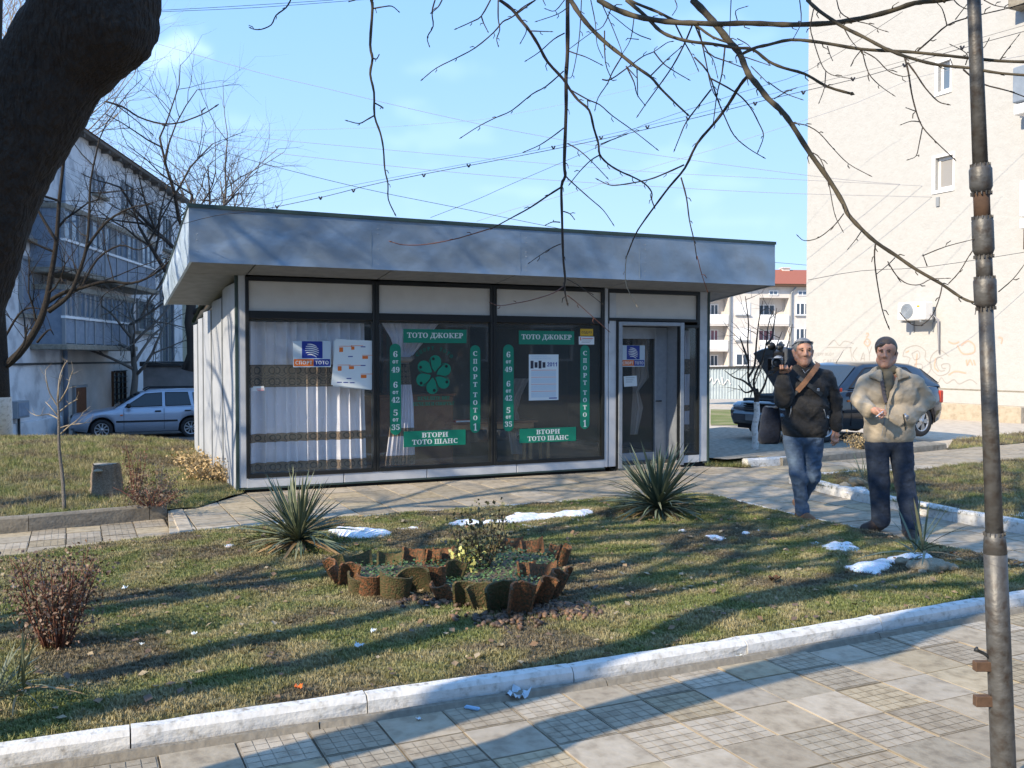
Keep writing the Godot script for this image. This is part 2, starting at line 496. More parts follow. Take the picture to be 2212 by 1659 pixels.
	textured("stone", noise_map(68, 0.03, [lin(0.22, 0.18, 0.12), lin(0.42, 0.38, 0.30)]), 3.0, 0.9, fine, 1.0)
	textured("pole", noise_map(69, 0.02, [lin(0.05, 0.038, 0.03), lin(0.085, 0.083, 0.08), lin(0.13, 0.13, 0.128)], [0.15, 0.45, 0.9]), 1.6, 0.5, fine, 0.3, true, 0.3)
	mat("wire", lin(0.03, 0.03, 0.04), 0.6)
	mat("wire_pale", lin(0.32, 0.32, 0.36), 0.5)

var patch_noise := FastNoiseLite.new()
func turf_color(x: float, z: float, lush: float) -> Color:
	patch_noise.seed = 5; patch_noise.frequency = 0.9; patch_noise.fractal_octaves = 4
	var a := clampf(0.5 + patch_noise.get_noise_2d(x, z) * 1.3, 0.0, 1.0)
	var b := clampf(0.5 + patch_noise.get_noise_2d(x * 2.3 + 40.0, z * 2.3) * 1.4, 0.0, 1.0)
	var green := Color(0.12, 0.148, 0.034)
	var olive := Color(0.182, 0.174, 0.066)
	var straw := Color(0.30, 0.25, 0.135)
	var mud := Color(0.10, 0.075, 0.05)
	var c := green.lerp(olive, smoothstep(0.2, 0.6, a - lush + 0.5))
	c = c.lerp(straw, smoothstep(0.45, 0.85, b - lush * 0.5 + 0.25) * 0.75)
	return c.lerp(mud, smoothstep(0.66, 0.9, a - lush + 0.5) * 0.85)

# a sheet over a polygon (x, z) that follows a height
func sheet(poly: PackedVector2Array, cell: float, hf: Callable, colf = null) -> MB:
	var mb := MB.new(true)
	var lo := poly[0]
	var hi := poly[0]
	for p in poly:
		lo = lo.min(p); hi = hi.max(p)
	var nx := int((hi.x - lo.x) / cell) + 1
	var nz := int((hi.y - lo.y) / cell) + 1
	var inside := PackedByteArray()
	for j in nz + 1:
		for i in nx + 1:
			inside.append(1 if Geometry2D.is_point_in_polygon(lo + Vector2(i, j) * cell, poly) else 0)
	for j in nz:
		for i in nx:
			var c := inside[j * (nx + 1) + i] + inside[j * (nx + 1) + i + 1] + inside[(j + 1) * (nx + 1) + i] + inside[(j + 1) * (nx + 1) + i + 1]
			var a := lo + Vector2(i, j) * cell
			var q := PackedVector2Array([a, a + Vector2(cell, 0), a + Vector2(cell, cell), a + Vector2(0, cell)])
			var parts: Array[PackedVector2Array] = [q]
			if c < 4:
				parts = Geometry2D.intersect_polygons(q, poly)
			for part in parts:
				var idx := Geometry2D.triangulate_polygon(part)
				for k in range(0, idx.size(), 3):
					var t := []
					for e in 3:
						var p := part[idx[k + e]]
						t.append(Vector3(p.x, hf.call(p), p.y))
					var n: Vector3 = (t[0] - t[2]).cross(t[0] - t[1])
					if n.y < 0.0: t = [t[0], t[2], t[1]]
					for v in t:
						if colf: mb.col = colf.call(v.x, v.z)
						mb.vert(v)
	return mb
func near_to(p: Vector2, line: Array) -> float:
	var best := 1e9
	for i in line.size() - 1:
		best = minf(best, p.distance_to(Geometry2D.get_closest_point_to_segment(p, line[i], line[i + 1])))
	return best

# grass tufts spread over a polygon
func tuft_mesh(h: float, n: int, sd: int) -> ArrayMesh:
	var r := RandomNumberGenerator.new(); r.seed = sd
	var mb := MB.new()
	for i in n:
		var a := r.randf() * TAU
		var o := Vector3(cos(a), 0, sin(a)) * r.randf() * 0.02
		var lean := Vector3(cos(a + r.randf_range(-1, 1)), 0, sin(a + r.randf_range(-1, 1))) * h * r.randf_range(0.3, 1.3)
		var side := Vector3(-sin(a), 0, cos(a)) * 0.0022
		var hh := h * r.randf_range(0.5, 1.1)
		var m := o + Vector3.UP * hh * 0.65 + lean * 0.4
		mb.col = Color.WHITE * r.randf_range(0.75, 1.2); mb.col.a = 1
		mb.quad(o - side, m - side * 0.8, m + side * 0.8, o + side)
		mb.tri(m - side * 0.8, o + Vector3.UP * hh + lean, m + side * 0.8)
	return mb.done()
func plant_grass(called: String, poly: PackedVector2Array, per_m2: float, h: float, hf: Callable, lush: float, label := "", avoid := PackedVector2Array()) -> void:
	var lo := poly[0]
	var hi := poly[0]
	for p in poly:
		lo = lo.min(p); hi = hi.max(p)
	var xf := []
	var tint := []
	var n := int((hi.x - lo.x) * (hi.y - lo.y) * per_m2)
	for i in n:
		var p := Vector2(rng.randf_range(lo.x, hi.x), rng.randf_range(lo.y, hi.y))
		if not Geometry2D.is_point_in_polygon(p, poly): continue
		if avoid.size() and Geometry2D.is_point_in_polygon(p, avoid): continue
		var c := turf_color(p.x, p.y, lush)
		var dens := clampf(0.35 + c.g * 4.0, 0.0, 1.0)
		if rng.randf() > dens: continue
		var s := rng.randf_range(0.5, 1.25) * (0.7 + 2.2 * c.g)
		xf.append(Transform3D(Basis(Vector3.UP, rng.randf() * TAU).scaled(Vector3(1, s, 1)), Vector3(p.x, hf.call(p) - 0.004, p.y)))
		c = c.lerp(Color(0.36, 0.31, 0.18), 0.55 * rng.randf() * rng.randf()) * rng.randf_range(0.8, 1.5)
		c.a = 1
		tint.append(c)
	var o := scatter(called, tuft_mesh(h, 6, 3), mats["grass"], xf, tint)
	tag(o, label, "grass")

func in_view(p: Vector3) -> bool:
	var q := (p - eye).rotated(Vector3.RIGHT, TILT)
	return q.z < -0.5 and absf(q.x / q.z) < 0.57 and absf(q.y / q.z) < 0.43
# paving: square slabs on the grid of the shop's axes, each a piece; the 260 nearest by themselves, the rest joined
func pave(floor_: Node3D, poly: PackedVector2Array, size: float, y: float, grooved: float, shift: Vector2, spread := 0.0025) -> void:
	var inv := shop.affine_inverse()
	var lp := PackedVector2Array()
	for p in poly:
		var q := inv * Vector3(p.x, 0, p.y)
		lp.append(Vector2(q.x, q.z))
	var lo := lp[0]
	var hi := lp[0]
	for p in lp:
		lo = lo.min(p); hi = hi.max(p)
	var cells := []
	for j in range(floori((lo.y - shift.y) / size), ceili((hi.y - shift.y) / size)):
		var off := 0.0
		for i in range(floori((lo.x - shift.x) / size) - 1, ceili((hi.x - shift.x) / size) + 1):
			var a := shift + Vector2(i * size + off, j * size)
			var g := 0.0025 if size < 0.35 else 0.007
			var q := PackedVector2Array([a + Vector2(g, g), a + Vector2(size - g, g), a + Vector2(size - g, size - g), a + Vector2(g, size - g)])
			for part in Geometry2D.intersect_polygons(q, lp):
				if part.size() < 3: continue
				var c := Vector2.ZERO
				for p in part: c += p
				c /= part.size()
				var w := shop * Vector3(c.x, 0, c.y)
				var ar := 0.0
				for k in part.size():
					ar += part[k].cross(part[(k + 1) % part.size()])
				if absf(ar) < size * size * 0.15: continue
				cells.append([w.distance_to(eye) + (0.0 if in_view(w) else 100.0), part, c, a])
	cells.sort_custom(func(p, q): return p[0] < q[0])
	var rest := MB.new()
	var back := floor_.global_transform.affine_inverse() * shop
	var k := 0
	for c in cells:
		var d := 0.03
		var tone := rng.randi() % 4
		var tilt := Vector3(rng.randf_range(-1, 1) * 0.004, 1, rng.randf_range(-1, 1) * 0.004)
		var up := y + rng.randf_range(-spread, spread)
		var mb: MB = rest if k >= 260 else MB.new()
		var centre := Vector3(c[2].x, up, c[2].y)
		mb.col = Color.WHITE * rng.randf_range(0.82, 1.08); mb.col.a = 1
		var hgt := func(p: Vector2) -> Vector3: return Vector3(p.x, up - (tilt.x * (p.x - centre.x) + tilt.z * (p.y - centre.z)), p.y)
		var part: PackedVector2Array = c[1]
		var inner := Geometry2D.offset_polygon(part, -0.0025)
		var top: PackedVector2Array = inner[0] if inner.size() and inner[0].size() == part.size() else part
		var full: bool = part.size() == 4 and k < 260 and rng.randf() < grooved
		var basis_ := back
		if full:
			# a pressed grid of squares: raised pads on a slightly lower bed
			var n := 5
			var s := (size - 0.02) / n
			var bed := []
			for p in top: bed.append(basis_ * (hgt.call(p) - Vector3.UP * 0.0025))
			var was := mb.col
			mb.col = was * 0.9; mb.col.a = 1
			mb.face(bed, Vector3.UP)
			mb.col = was
			for u in n:
				for v in n:
					var o: Vector2 = c[3] + Vector2(0.01 + u * s, 0.01 + v * s)
					var w := 0.0017
					mb.face([Vector2(w, w), Vector2(s - w, w), Vector2(s - w, s - w), Vector2(w, s - w)].map(func(e): return basis_ * hgt.call(o + e)), Vector3.UP)
		else:
			var tp := []
			for p in top: tp.append(basis_ * hgt.call(p))
			mb.face(tp, Vector3.UP)
		for e in part.size():
			var f := (e + 1) % part.size()
			var a: Vector3 = basis_ * (hgt.call(part[e]) - Vector3.UP * 0.0012)
			var b: Vector3 = basis_ * (hgt.call(part[f]) - Vector3.UP * 0.0012)
			var out: Vector3 = (a + b) / 2.0 - basis_ * centre
			if not full and top.size() == part.size():
				var ta: Vector3 = basis_ * hgt.call(top[e])
				var tb: Vector3 = basis_ * hgt.call(top[f])
				mb.face([a, b, tb, ta], out + Vector3.UP * 0.3)
			mb.face([a, b, b - Vector3.UP * d, a - Vector3.UP * d], out)
		if k < 260:
			obj("paving_slab", mb, mats["slab%d" % tone], floor_)
		k += 1
	if k > 260:
		var o := obj("far_paving_slabs", rest, mats["slab1"], floor_)
		o.set_meta("kind", "stuff")

# a row of kerb stones along a line of ground points; side says where the lawn lies
func kerb(called: String, line: Array, width: float, top: float, foot: float, lens: Array, m: Array, gap := 0.006) -> Node3D:
	var n := Node3D.new()
	n.name = numbered(called); add_child(n); n.set_meta("kind", "structure")
	var pts := []
	for p in line: pts.append(p)
	var total := 0.0
	for i in pts.size() - 1: total += pts[i].distance_to(pts[i + 1])
	var walk := func(s: float) -> Vector3:
		for i in pts.size() - 1:
			var l: float = pts[i].distance_to(pts[i + 1])
			if s <= l or i == pts.size() - 2: return pts[i].lerp(pts[i + 1], s / l)
			s -= l
		return pts[-1]
	var s := 0.0
	var k := 0
	while s < total - 0.05:
		var l: float = minf(lens[k % lens.size()], total - s)
		var a: Vector3 = walk.call(s + gap / 2)
		var b: Vector3 = walk.call(s + l - gap / 2)
		var dir := (b - a).normalized()
		var side := dir.cross(Vector3.UP).normalized()       # to the right of the walk
		var mb := MB.new()
		var h := top - foot
		var steps := maxi(2, int(l / 0.12))
		var sect := func(p: Vector3, t: float) -> Array:
			var j := 0.004 if t > 0.01 and t < 0.99 else 0.012
			var q := func() -> float: return rng.randf_range(-j, j) * 0.6
			var o := p - side * width
			return [p + Vector3.UP * foot, p + Vector3.UP * (foot + h * 0.5) + side * q.call(), p + Vector3.UP * (top - 0.02 - absf(q.call())) - side * 0.004, p + Vector3.UP * (top + q.call()) - side * 0.022, o + Vector3.UP * (top + q.call()) + side * 0.02, o + Vector3.UP * (top - 0.02), o + Vector3.UP * foot]
		var prev: Array = sect.call(a, 0.0)
		mb.face(prev, -dir)
		for i in range(1, steps + 1):
			var cur: Array = sect.call(a.lerp(b, float(i) / steps), float(i) / steps)
			for e in 6:
				var mid: Vector3 = (prev[e] + prev[e + 1] + cur[e]) / 3.0 - (a.lerp(b, float(i) / steps) - side * width / 2 + Vector3.UP * (foot + h * 0.4))
				mb.face([prev[e], prev[e + 1], cur[e + 1], cur[e]], mid)
			prev = cur
		mb.face(prev, dir)
		obj("kerb_stone", mb, m[k % m.size()], n)
		s += l; k += 1
	return n

var lawn := PackedVector2Array()
var near_kerb := []
func lawn_h(p: Vector2) -> float:
	var d := near_to(p, near_kerb)
	return 0.025 + 0.045 * smoothstep(2.6, 0.1, d) + patch_noise.get_noise_2d(p.x * 1.5, p.y * 1.5) * 0.02
func terrain(p: Vector2) -> float:
	var left := smoothstep(1.5, -2.5, p.x + 0.1 * (p.y + 14.0))
	return -0.012 - left * (0.8 * smoothstep(-14.5, -21.0, p.y)) - 0.2 * (1.0 - left) * smoothstep(-22.0, -34.0, p.y)

func build_ground() -> void:
	turf_color(0, 0, 0.5)
	# the ground as one sheet: fine near by, coarse to the horizon
	var mb := MB.new(true)
	var xs := []
	var zs := []
	for i in range(-60, 81, 2): xs.append(float(i))
	for i in range(-130, 11, 2): zs.append(float(i))
	xs.push_front(-300.0); xs.push_front(-1500.0); xs.append(300.0); xs.append(1500.0)
	zs.push_front(-400.0); zs.push_front(-1800.0); zs.append(100.0); zs.append(600.0)
	for i in xs.size() - 1:
		for j in zs.size() - 1:
			var q := []
			for e in [[0, 0], [1, 0], [1, 1], [0, 1]]:
				var p := Vector2(xs[i + e[0]], zs[j + e[1]])
				q.append(Vector3(p.x, terrain(p) - 0.09, p.y))
			mb.face(q, Vector3.UP)
	ground_piece("ground", mb, mats["soil"])
	# left: wet street below the bank, right: the dusty road
	var hf := func(p): return terrain(p) + 0.0
	var street := PackedVector2Array([Vector2(-40, -17.5), Vector2(-9, -17.0), Vector2(-4.2, -16.5), Vector2(2, -17), Vector2(0, -60), Vector2(-40, -60)])
	ground_piece("street", sheet(street, 1.0, hf), mats["street"])
	var road := PackedVector2Array([gp2(1532, 930), gp2(1600, 950), Vector2(4.9, -15.2), Vector2(9, -17.2), gp2(2212, 962), Vector2(14, -14.5), Vector2(40, -10), Vector2(60, -110), Vector2(2, -110), Vector2(1.5, -20)])
	ground_piece("dirt_road", sheet(road, 1.5, hf), mats["dust"])
	# --- the lawn in front
	near_kerb = []
	for p in [[-620, 1762], [0, 1668], [812, 1543], [1257, 1478], [1728, 1400], [2125, 1329], [2212, 1312], [2700, 1225]]:
		near_kerb.append(gp2(p[0], p[1]))
	var inner := []
	for i in near_kerb.size():
		inner.append(near_kerb[i] + Vector2(-0.424, -0.906) * 0.10)
	var edge := [gp2(388, 1158), gp2(695, 1128), gp2(1257, 1085), gp2(1500, 1070), gp2(1541, 1074), gp2(1608, 1090), gp2(1722, 1120), gp2(1873, 1152), gp2(2180, 1226), gp2(2500, 1300)]
	lawn = PackedVector2Array(inner)
	for i in range(edge.size() - 1, -1, -1): lawn.append(edge[i])
	for q in [[0, 1210], [-400, 1240], [-620, 1260]]: lawn.append(gp2(q[0], q[1]))
	ground_piece("lawn", sheet(lawn, 0.14, lawn_h, func(x, z): return turf_color(x, z, 0.5) * 0.8), mats["turf"])
	plant_grass("lawn_grass", lawn, 4200.0, 0.024, lawn_h, 0.5, "short winter grass, green and straw coloured, on the front lawn")
	# --- kerbs
	var up3 := func(p): return Vector3(p.x, 0, p.y)
	var nk := []
	for p in near_kerb: nk.append(up3.call(p))
	kerb("front_kerb", nk, 0.10, 0.085, -0.02, [1.35, 0.98, 1.02, 1.05, 0.98, 1.0, 1.03, 0.97], [mats["whitewash"]])
	var ledge := []
	for p in nk: ledge.append(p + Vector3(0.424, 0, 0.906) * 0.075)
	kerb("kerb_foot", ledge, 0.072, 0.022, -0.03, [2.1, 1.4, 1.8], [mats["kerb_grey"]])
	var ed := []
	for p in edge: ed.append(up3.call(p))
	kerb("path_edging", ed, 0.06, 0.028, -0.03, [0.98, 1.0, 1.03], [mats["whitewash"]])
	# --- paving
	var base := []
	for p in near_kerb: base.append(p + Vector2(0.424, 0.906) * 0.072)
	var front := PackedVector2Array(base)
	front.append(Vector2(7.0, -4.4)); front.append(Vector2(2.4, -3.0)); front.append(Vector2(-3.4, -2.6))
	var bed := ground_piece("front_pavement", sheet(front, 1.0, func(_p): return -0.007), mats["joint"])
	pave(bed, front, 0.3, 0.0, 0.72, Vector2(0.06, 0.11))
	var path := PackedVector2Array([gp2(366, 1152), gp2(362, 1098)])
	for q in [Vector3(-0.55, 0, 0.9), Vector3(0.1, 0, 0.0), Vector3(6.73, 0, 0.0)]:
		var w: Vector3 = shop * q
		path.append(Vector2(w.x, w.z))
	for q in [[1616, 1009], [1702, 1004], [1776, 998], [2045, 971], [2212, 955], [2600, 915], [3000, 1100]]: path.append(gp2(q[0], q[1]))
	for i in range(edge.size() - 1, -1, -1): path.append(edge[i])
	var pb := ground_piece("path", sheet(path, 1.0, func(_p): return -0.009), mats["joint"])
	pave(pb, path, 0.4, 0.0, 0.0, Vector2(0.1, 0.05), 0.002)
	var lk := [gp2(-500, 1187, -0.06), gp2(0, 1154, -0.06), gp2(362, 1120, -0.06)]
	var lp := PackedVector2Array([lk[0], lk[1], lk[2], gp2(366, 1152, -0.06), gp2(388, 1161, -0.06), gp2(0, 1212, -0.06), gp2(-400, 1245, -0.06), gp2(-600, 1264, -0.06)])
	var lb := ground_piece("left_path", sheet(lp, 1.0, func(_p): return -0.075), mats["joint"])
	pave(lb, lp, 0.3, -0.06, 0.8, Vector2(0.0, 0.04))
	kerb("path_step", [up3.call(gp2(362, 1100)), up3.call(gp2(388, 1163))], 0.16, 0.008, -0.12, [0.6, 0.62], [mats["concrete"]])
	# --- left bank with its kerb
	var lkl := []
	for p in lk: lkl.append(up3.call(p))
	kerb("grey_kerb", lkl, 0.1, 0.09, -0.09, [1.2, 0.8, 1.1], [mats["kerb_grey"]])
	var bank := PackedVector2Array([lk[0] + Vector2(-0.04, -0.1), lk[1] + Vector2(-0.04, -0.1), lk[2] + Vector2(-0.04, -0.1), gp2(423, 1098), gp2(528, 1066), gp2(513, 1058), gp2(424, 990), Vector2(-5.4, -17.2), Vector2(-10, -17.6), Vector2(-16, -17.6), Vector2(-16, -8)])
	var bank_h := func(p: Vector2) -> float:
		var m := smoothstep(-4.0, -6.5, p.x) * smoothstep(-9.0, -11.5, p.y) * smoothstep(-17.6, -15.0, p.y)
		return 0.06 + 0.22 * m - 0.045 * smoothstep(-4.6, -3.6, p.x) - (1.0 - smoothstep(-18.0, -15.5, p.y)) * 0.25 + patch_noise.get_noise_2d(p.x, p.y) * 0.04
	ground_piece("bank", sheet(bank, 0.25, bank_h, func(x, z): return turf_color(x, z, 0.5)), mats["turf"])
	plant_grass("bank_grass", bank, 700.0, 0.06, bank_h, 0.52, "longer green and straw grass on the bank left of the shop")
	# --- right lawn with white kerb
	var rk := [gp2(1704, 1045), gp2(1759, 1062), gp2(1824, 1075), gp2(1987, 1114), gp2(2212, 1155), gp2(2500, 1210)]
	var rb := [gp2(1768, 1037), gp2(1876, 1029), gp2(1971, 1028), gp2(2131, 1011), gp2(2212, 1005), gp2(2600, 975)]
	var rl := PackedVector2Array(rk)
	for i in range(rb.size() - 1, -1, -1): rl.append(rb[i])
	var rh := func(p: Vector2) -> float: return 0.085 + patch_noise.get_noise_2d(p.x * 1.5, p.y * 1.5) * 0.03
	ground_piece("right_lawn", sheet(rl, 0.2, rh, func(x, z): return turf_color(x, z, 0.42) * 0.9), mats["turf"])
	plant_grass("right_lawn_grass", rl, 900.0, 0.045, rh, 0.42, "patchy muddy grass of the lawn behind the two men")
	var rkl := []
	for p in rk: rkl.append(up3.call(p))
	kerb("right_lawn_kerb", rkl, 0.12, 0.12, -0.03, [0.9, 1.0, 0.95], [mats["whitewash"]])
	kerb("right_lawn_back_kerb", [up3.call(rb[2]), up3.call(rb[1]), up3.call(rb[0]), up3.call(gp2(1706, 1041))], 0.1, 0.10, -0.03, [0.9], [mats["whitewash"]])
	# --- behind the path: kerb stones, a strip of grass, the raised concrete slab under the dark car
	kerb("short_white_kerb", [up3.call(gp2(1616, 1010)), up3.call(gp2(1681, 1006)), up3.call(gp2(1712, 1004))], 0.14, 0.12, -0.03, [0.95, 0.45], [mats["whitewash"]])
	var strip := PackedVector2Array([gp2(1524, 1008), gp2(1616, 1011), gp2(1704, 1002), gp2(1760, 990), gp2(1745, 970), gp2(1640, 962), gp2(1535, 962)])
	var sh := func(p: Vector2) -> float: return 0.012 + patch_noise.get_noise_2d(p.x, p.y) * 0.03
	ground_piece("verge", sheet(strip, 0.2, sh, func(x, z): return turf_color(x, z, 0.6) * 0.8), mats["turf"])
	plant_grass("verge_grass", strip, 900.0, 0.06, sh, 0.7, "dark grass round the whitewashed young tree")
	var far_verge := PackedVector2Array([gp2(1535, 918), gp2(1640, 918), gp2(1640, 886), gp2(1535, 884)])
	ground_piece("far_verge", sheet(far_verge, 0.5, func(_p): return 0.0, func(x, z): return turf_color(x, z, 0.9) * 1.5), mats["turf"])
	var sa := gp(1690, 1000, 0.0)
	var s0 := gp(1776, 998)
	var s1 := gp(2045, 971)
	var dir := (s1 - s0).normalized()
	var slab := kerb("car_slab_edge", [s0 - dir * 0.9, s0, s0 + dir * 1.2, s1 - dir * 1.1, s1], 0.5, 0.115, -0.05, [1.5, 1.3, 1.2], [mats["old_concrete"]])
	var slab_top := PackedVector2Array()
	var back := Vector3(dir.z, 0, -dir.x) if dir.x > 0 else dir
	back = Vector3.UP.cross(dir); back = back if back.z < 0 else -back
	for q in [s0 - dir * 1.6 + back * 0.45, s1 + back * 0.45, s1 + dir * 1.0 + back * 1.5, s1 + dir * 0.5 + back * 5.0, s0 - dir * 2.2 + back * 4.0]:
		slab_top.append(Vector2(q.x, q.z))
	ground_piece("car_slab", sheet(slab_top, 0.5, func(_p): return 0.1), mats["old_concrete"])
	var rough := PackedVector2Array([gp2(2045, 972), gp2(2212, 957), gp2(2500, 930), gp2(2500, 900), gp2(2212, 935), gp2(2060, 950)])
	var rsh := func(p: Vector2) -> float: return 0.008 + patch_noise.get_noise_2d(p.x, p.y) * 0.02
	ground_piece("rough_strip", sheet(rough, 0.3, rsh, func(x, z): return turf_color(x, z, 0.35)), mats["turf"])
	plant_grass("rough_strip_grass", rough, 250.0, 0.07, rsh, 0.3, "dry tufts of grass along the edge of the concrete slab")

# ---------------------------------------------------------------- the betting shop
func roof_point(s: float, h: float, w: float) -> Vector3:
	return Vector3(s, h, w)
func build_shop() -> void:
	var k := thing("betting_shop", "low flat-roofed betting shop of grey metal panels with dark framed shop windows", "shop")
	k.transform = shop
	var L := 6.756
	var D := 4.2
	var mb: MB
	# plinth, floor, back and side walls
	mb = MB.new(); mb.span(Vector3(0.05, -0.06, -D + 0.03), Vector3(5.02, 0.05, -0.05)); mb.span(Vector3(5.02, -0.06, -D + 0.03), Vector3(L - 0.05, 0.04, -0.33)); mb.span(Vector3(6.3, -0.06, -0.33), Vector3(L - 0.05, 0.05, -0.05))
	obj("plinth", mb, mats["plinth"], k)
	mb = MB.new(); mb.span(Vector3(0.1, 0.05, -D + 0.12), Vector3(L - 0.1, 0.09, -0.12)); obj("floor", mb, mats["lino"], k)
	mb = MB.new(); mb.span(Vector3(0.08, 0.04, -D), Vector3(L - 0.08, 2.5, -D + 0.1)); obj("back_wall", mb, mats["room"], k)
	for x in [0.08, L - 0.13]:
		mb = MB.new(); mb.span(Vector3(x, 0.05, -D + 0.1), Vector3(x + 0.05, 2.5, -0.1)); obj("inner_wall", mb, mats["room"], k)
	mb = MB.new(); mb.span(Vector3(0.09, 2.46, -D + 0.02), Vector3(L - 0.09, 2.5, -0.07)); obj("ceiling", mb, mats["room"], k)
	# left side: upright panels with recessed joints
	var joints := [0.0, 1.055, 2.065, 2.97, 3.6, D]
	for i in joints.size() - 1:
		mb = MB.new()
		var top: float = 2.59 - 0.118 * joints[i + 1]
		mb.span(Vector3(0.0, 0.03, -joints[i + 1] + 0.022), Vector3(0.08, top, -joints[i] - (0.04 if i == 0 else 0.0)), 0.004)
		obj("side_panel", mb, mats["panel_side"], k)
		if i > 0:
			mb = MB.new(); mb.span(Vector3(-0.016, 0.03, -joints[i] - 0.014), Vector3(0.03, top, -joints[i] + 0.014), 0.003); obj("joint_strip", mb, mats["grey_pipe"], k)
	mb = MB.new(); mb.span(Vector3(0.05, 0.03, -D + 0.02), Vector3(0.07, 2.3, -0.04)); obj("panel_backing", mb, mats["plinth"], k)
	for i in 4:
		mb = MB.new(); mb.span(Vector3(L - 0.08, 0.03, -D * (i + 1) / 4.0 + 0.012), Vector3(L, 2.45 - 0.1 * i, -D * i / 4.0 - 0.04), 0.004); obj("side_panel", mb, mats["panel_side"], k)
	# corner angles and front posts
	mb = MB.new(); mb.span(Vector3(-0.006, 0.03, -0.035), Vector3(0.03, 2.56, 0.006), 0.004); obj("corner_angle", mb, mats["green_metal"], k)
	mb = MB.new(); mb.span(Vector3(L - 0.03, 0.03, -0.035), Vector3(L + 0.006, 2.56, 0.006), 0.004); obj("corner_angle", mb, mats["green_metal"], k)
	for p in [[0.03, 0.112], [4.972, 5.03], [5.045, 5.165], [6.585, 6.726]]:
		mb = MB.new(); mb.span(Vector3(p[0], 0.06, -0.1), Vector3(p[1], 2.56, 0.0 if p[0] < 5.04 else -0.008), 0.004); obj("post", mb, mats["panel"], k)
	# sill panels
	for p in [[0.112, 1.27], [1.28, 2.35], [2.36, 3.62], [3.63, 4.972]]:
		mb = MB.new(); mb.span(Vector3(p[0], 0.055, -0.1), Vector3(p[1], 0.17, 0.002), 0.004); obj("sill_panel", mb, mats["panel"], k)
	mb = MB.new(); mb.span(Vector3(6.295, 0.055, -0.1), Vector3(6.585, 0.165, 0.002), 0.004); obj("sill_panel", mb, mats["panel"], k)
	mb = MB.new(); mb.span(Vector3(0.02, 0.038, -0.06), Vector3(4.97, 0.053, 0.022)); obj("drip_rail", mb, mats["green_metal"], k)
	# the black frame: uprights, rails
	for p in [[0.112, 0.152], [1.65, 1.688], [1.69, 1.731], [3.243, 3.285], [3.288, 3.331], [4.925, 4.972]]:
		mb = MB.new(); mb.span(Vector3(p[0], 0.17, -0.09), Vector3(p[1], 2.54, 0.012), 0.005); obj("frame_upright", mb, mats["black_frame"], k)
	for b in [[0.152, 1.65], [1.731, 3.243], [3.331, 4.925]]:
		for r in [[0.17, 0.215, 0.014], [2.05, 2.14, 0.006], [2.49, 2.545, 0.01]]:
			mb = MB.new(); mb.span(Vector3(b[0], r[0], -0.085), Vector3(b[1], r[1], r[2]), 0.004); obj("frame_rail", mb, mats["black_frame"], k)
		mb = MB.new(); mb.span(Vector3(b[0] - 0.005, 2.138, -0.055), Vector3(b[1] + 0.005, 2.492, -0.03)); obj("fanlight_panel", mb, mats["milk"], k)
		var g := MB.new()
		g.quad(Vector3(b[0], 0.21, -0.035), Vector3(b[0], 2.055, -0.035), Vector3(b[1], 2.055, -0.035), Vector3(b[1], 0.21, -0.035))
		obj("window_pane", g, mats["pane"], k)
	# over the door
	for r in [[5.03, 5.05, 2.06, 2.545], [6.535, 6.585, 2.06, 2.545], [5.05, 6.535, 2.10, 2.142], [5.05, 6.535, 2.488, 2.545]]:
		mb = MB.new(); mb.span(Vector3(r[0], r[2], -0.08), Vector3(r[1], r[3], 0.008 if r[3] - r[2] < 0.1 else 0.006), 0.004); obj("door_head_frame", mb, mats["black_frame"], k)
	mb = MB.new(); mb.span(Vector3(5.04, 2.138, -0.055), Vector3(6.54, 2.492, -0.03)); obj("fanlight_panel", mb, mats["milk"], k)
	# door casing, its reveals and the door itself, set back
	mb = MB.new(); mb.span(Vector3(5.19, 0.03, -0.33), Vector3(5.248, 2.092, 0.03), 0.004); mb.span(Vector3(6.228, 0.03, -0.33), Vector3(6.292, 2.092, 0.03), 0.004); mb.span(Vector3(5.248, 2.04, -0.33), Vector3(6.228, 2.092, 0.028), 0.004)
	obj("door_casing", mb, mats["alu"], k)
	mb = MB.new(); mb.span(Vector3(5.165, 0.03, -0.2), Vector3(5.188, 2.098, 0.012)); mb.span(Vector3(6.212, 0.1, -0.04), Vector3(6.226, 2.038, 0.016)); obj("door_seal", mb, mats["black_frame"], k)
	var door := Node3D.new(); door.name = "door"; k.add_child(door, true)
	mb = MB.new()
	mb.span(Vector3(5.25, 0.06, -0.36), Vector3(5.45, 2.03, -0.315), 0.004); mb.span(Vector3(6.02, 0.06, -0.36), Vector3(6.226, 2.03, -0.315), 0.004)
	mb.span(Vector3(5.45, 0.06, -0.36), Vector3(6.02, 0.2, -0.316), 0.004); mb.span(Vector3(5.45, 1.86, -0.36), Vector3(6.02, 2.03, -0.316), 0.004)
	obj("door_frame", mb, mats["alu"], door)
	mb = MB.new(); mb.quad(Vector3(5.45, 0.2, -0.34), Vector3(5.45, 1.86, -0.34), Vector3(6.02, 1.86, -0.34), Vector3(6.02, 0.2, -0.34)); obj("door_pane", mb, mats["pane"], door)
	mb = MB.new(); mb.tube([Vector3(6.1, 0.95, -0.315), Vector3(6.1, 0.95, -0.27), Vector3(6.0, 0.95, -0.265)], [0.01, 0.01, 0.009], 8); obj("door_handle", mb, mats["dark_iron"], door)
	mb = MB.new(); mb.span(Vector3(5.2, -0.02, -0.4), Vector3(6.28, 0.055, -0.02), 0.006); obj("doorstep", mb, mats["concrete"], k)
	mb = MB.new()
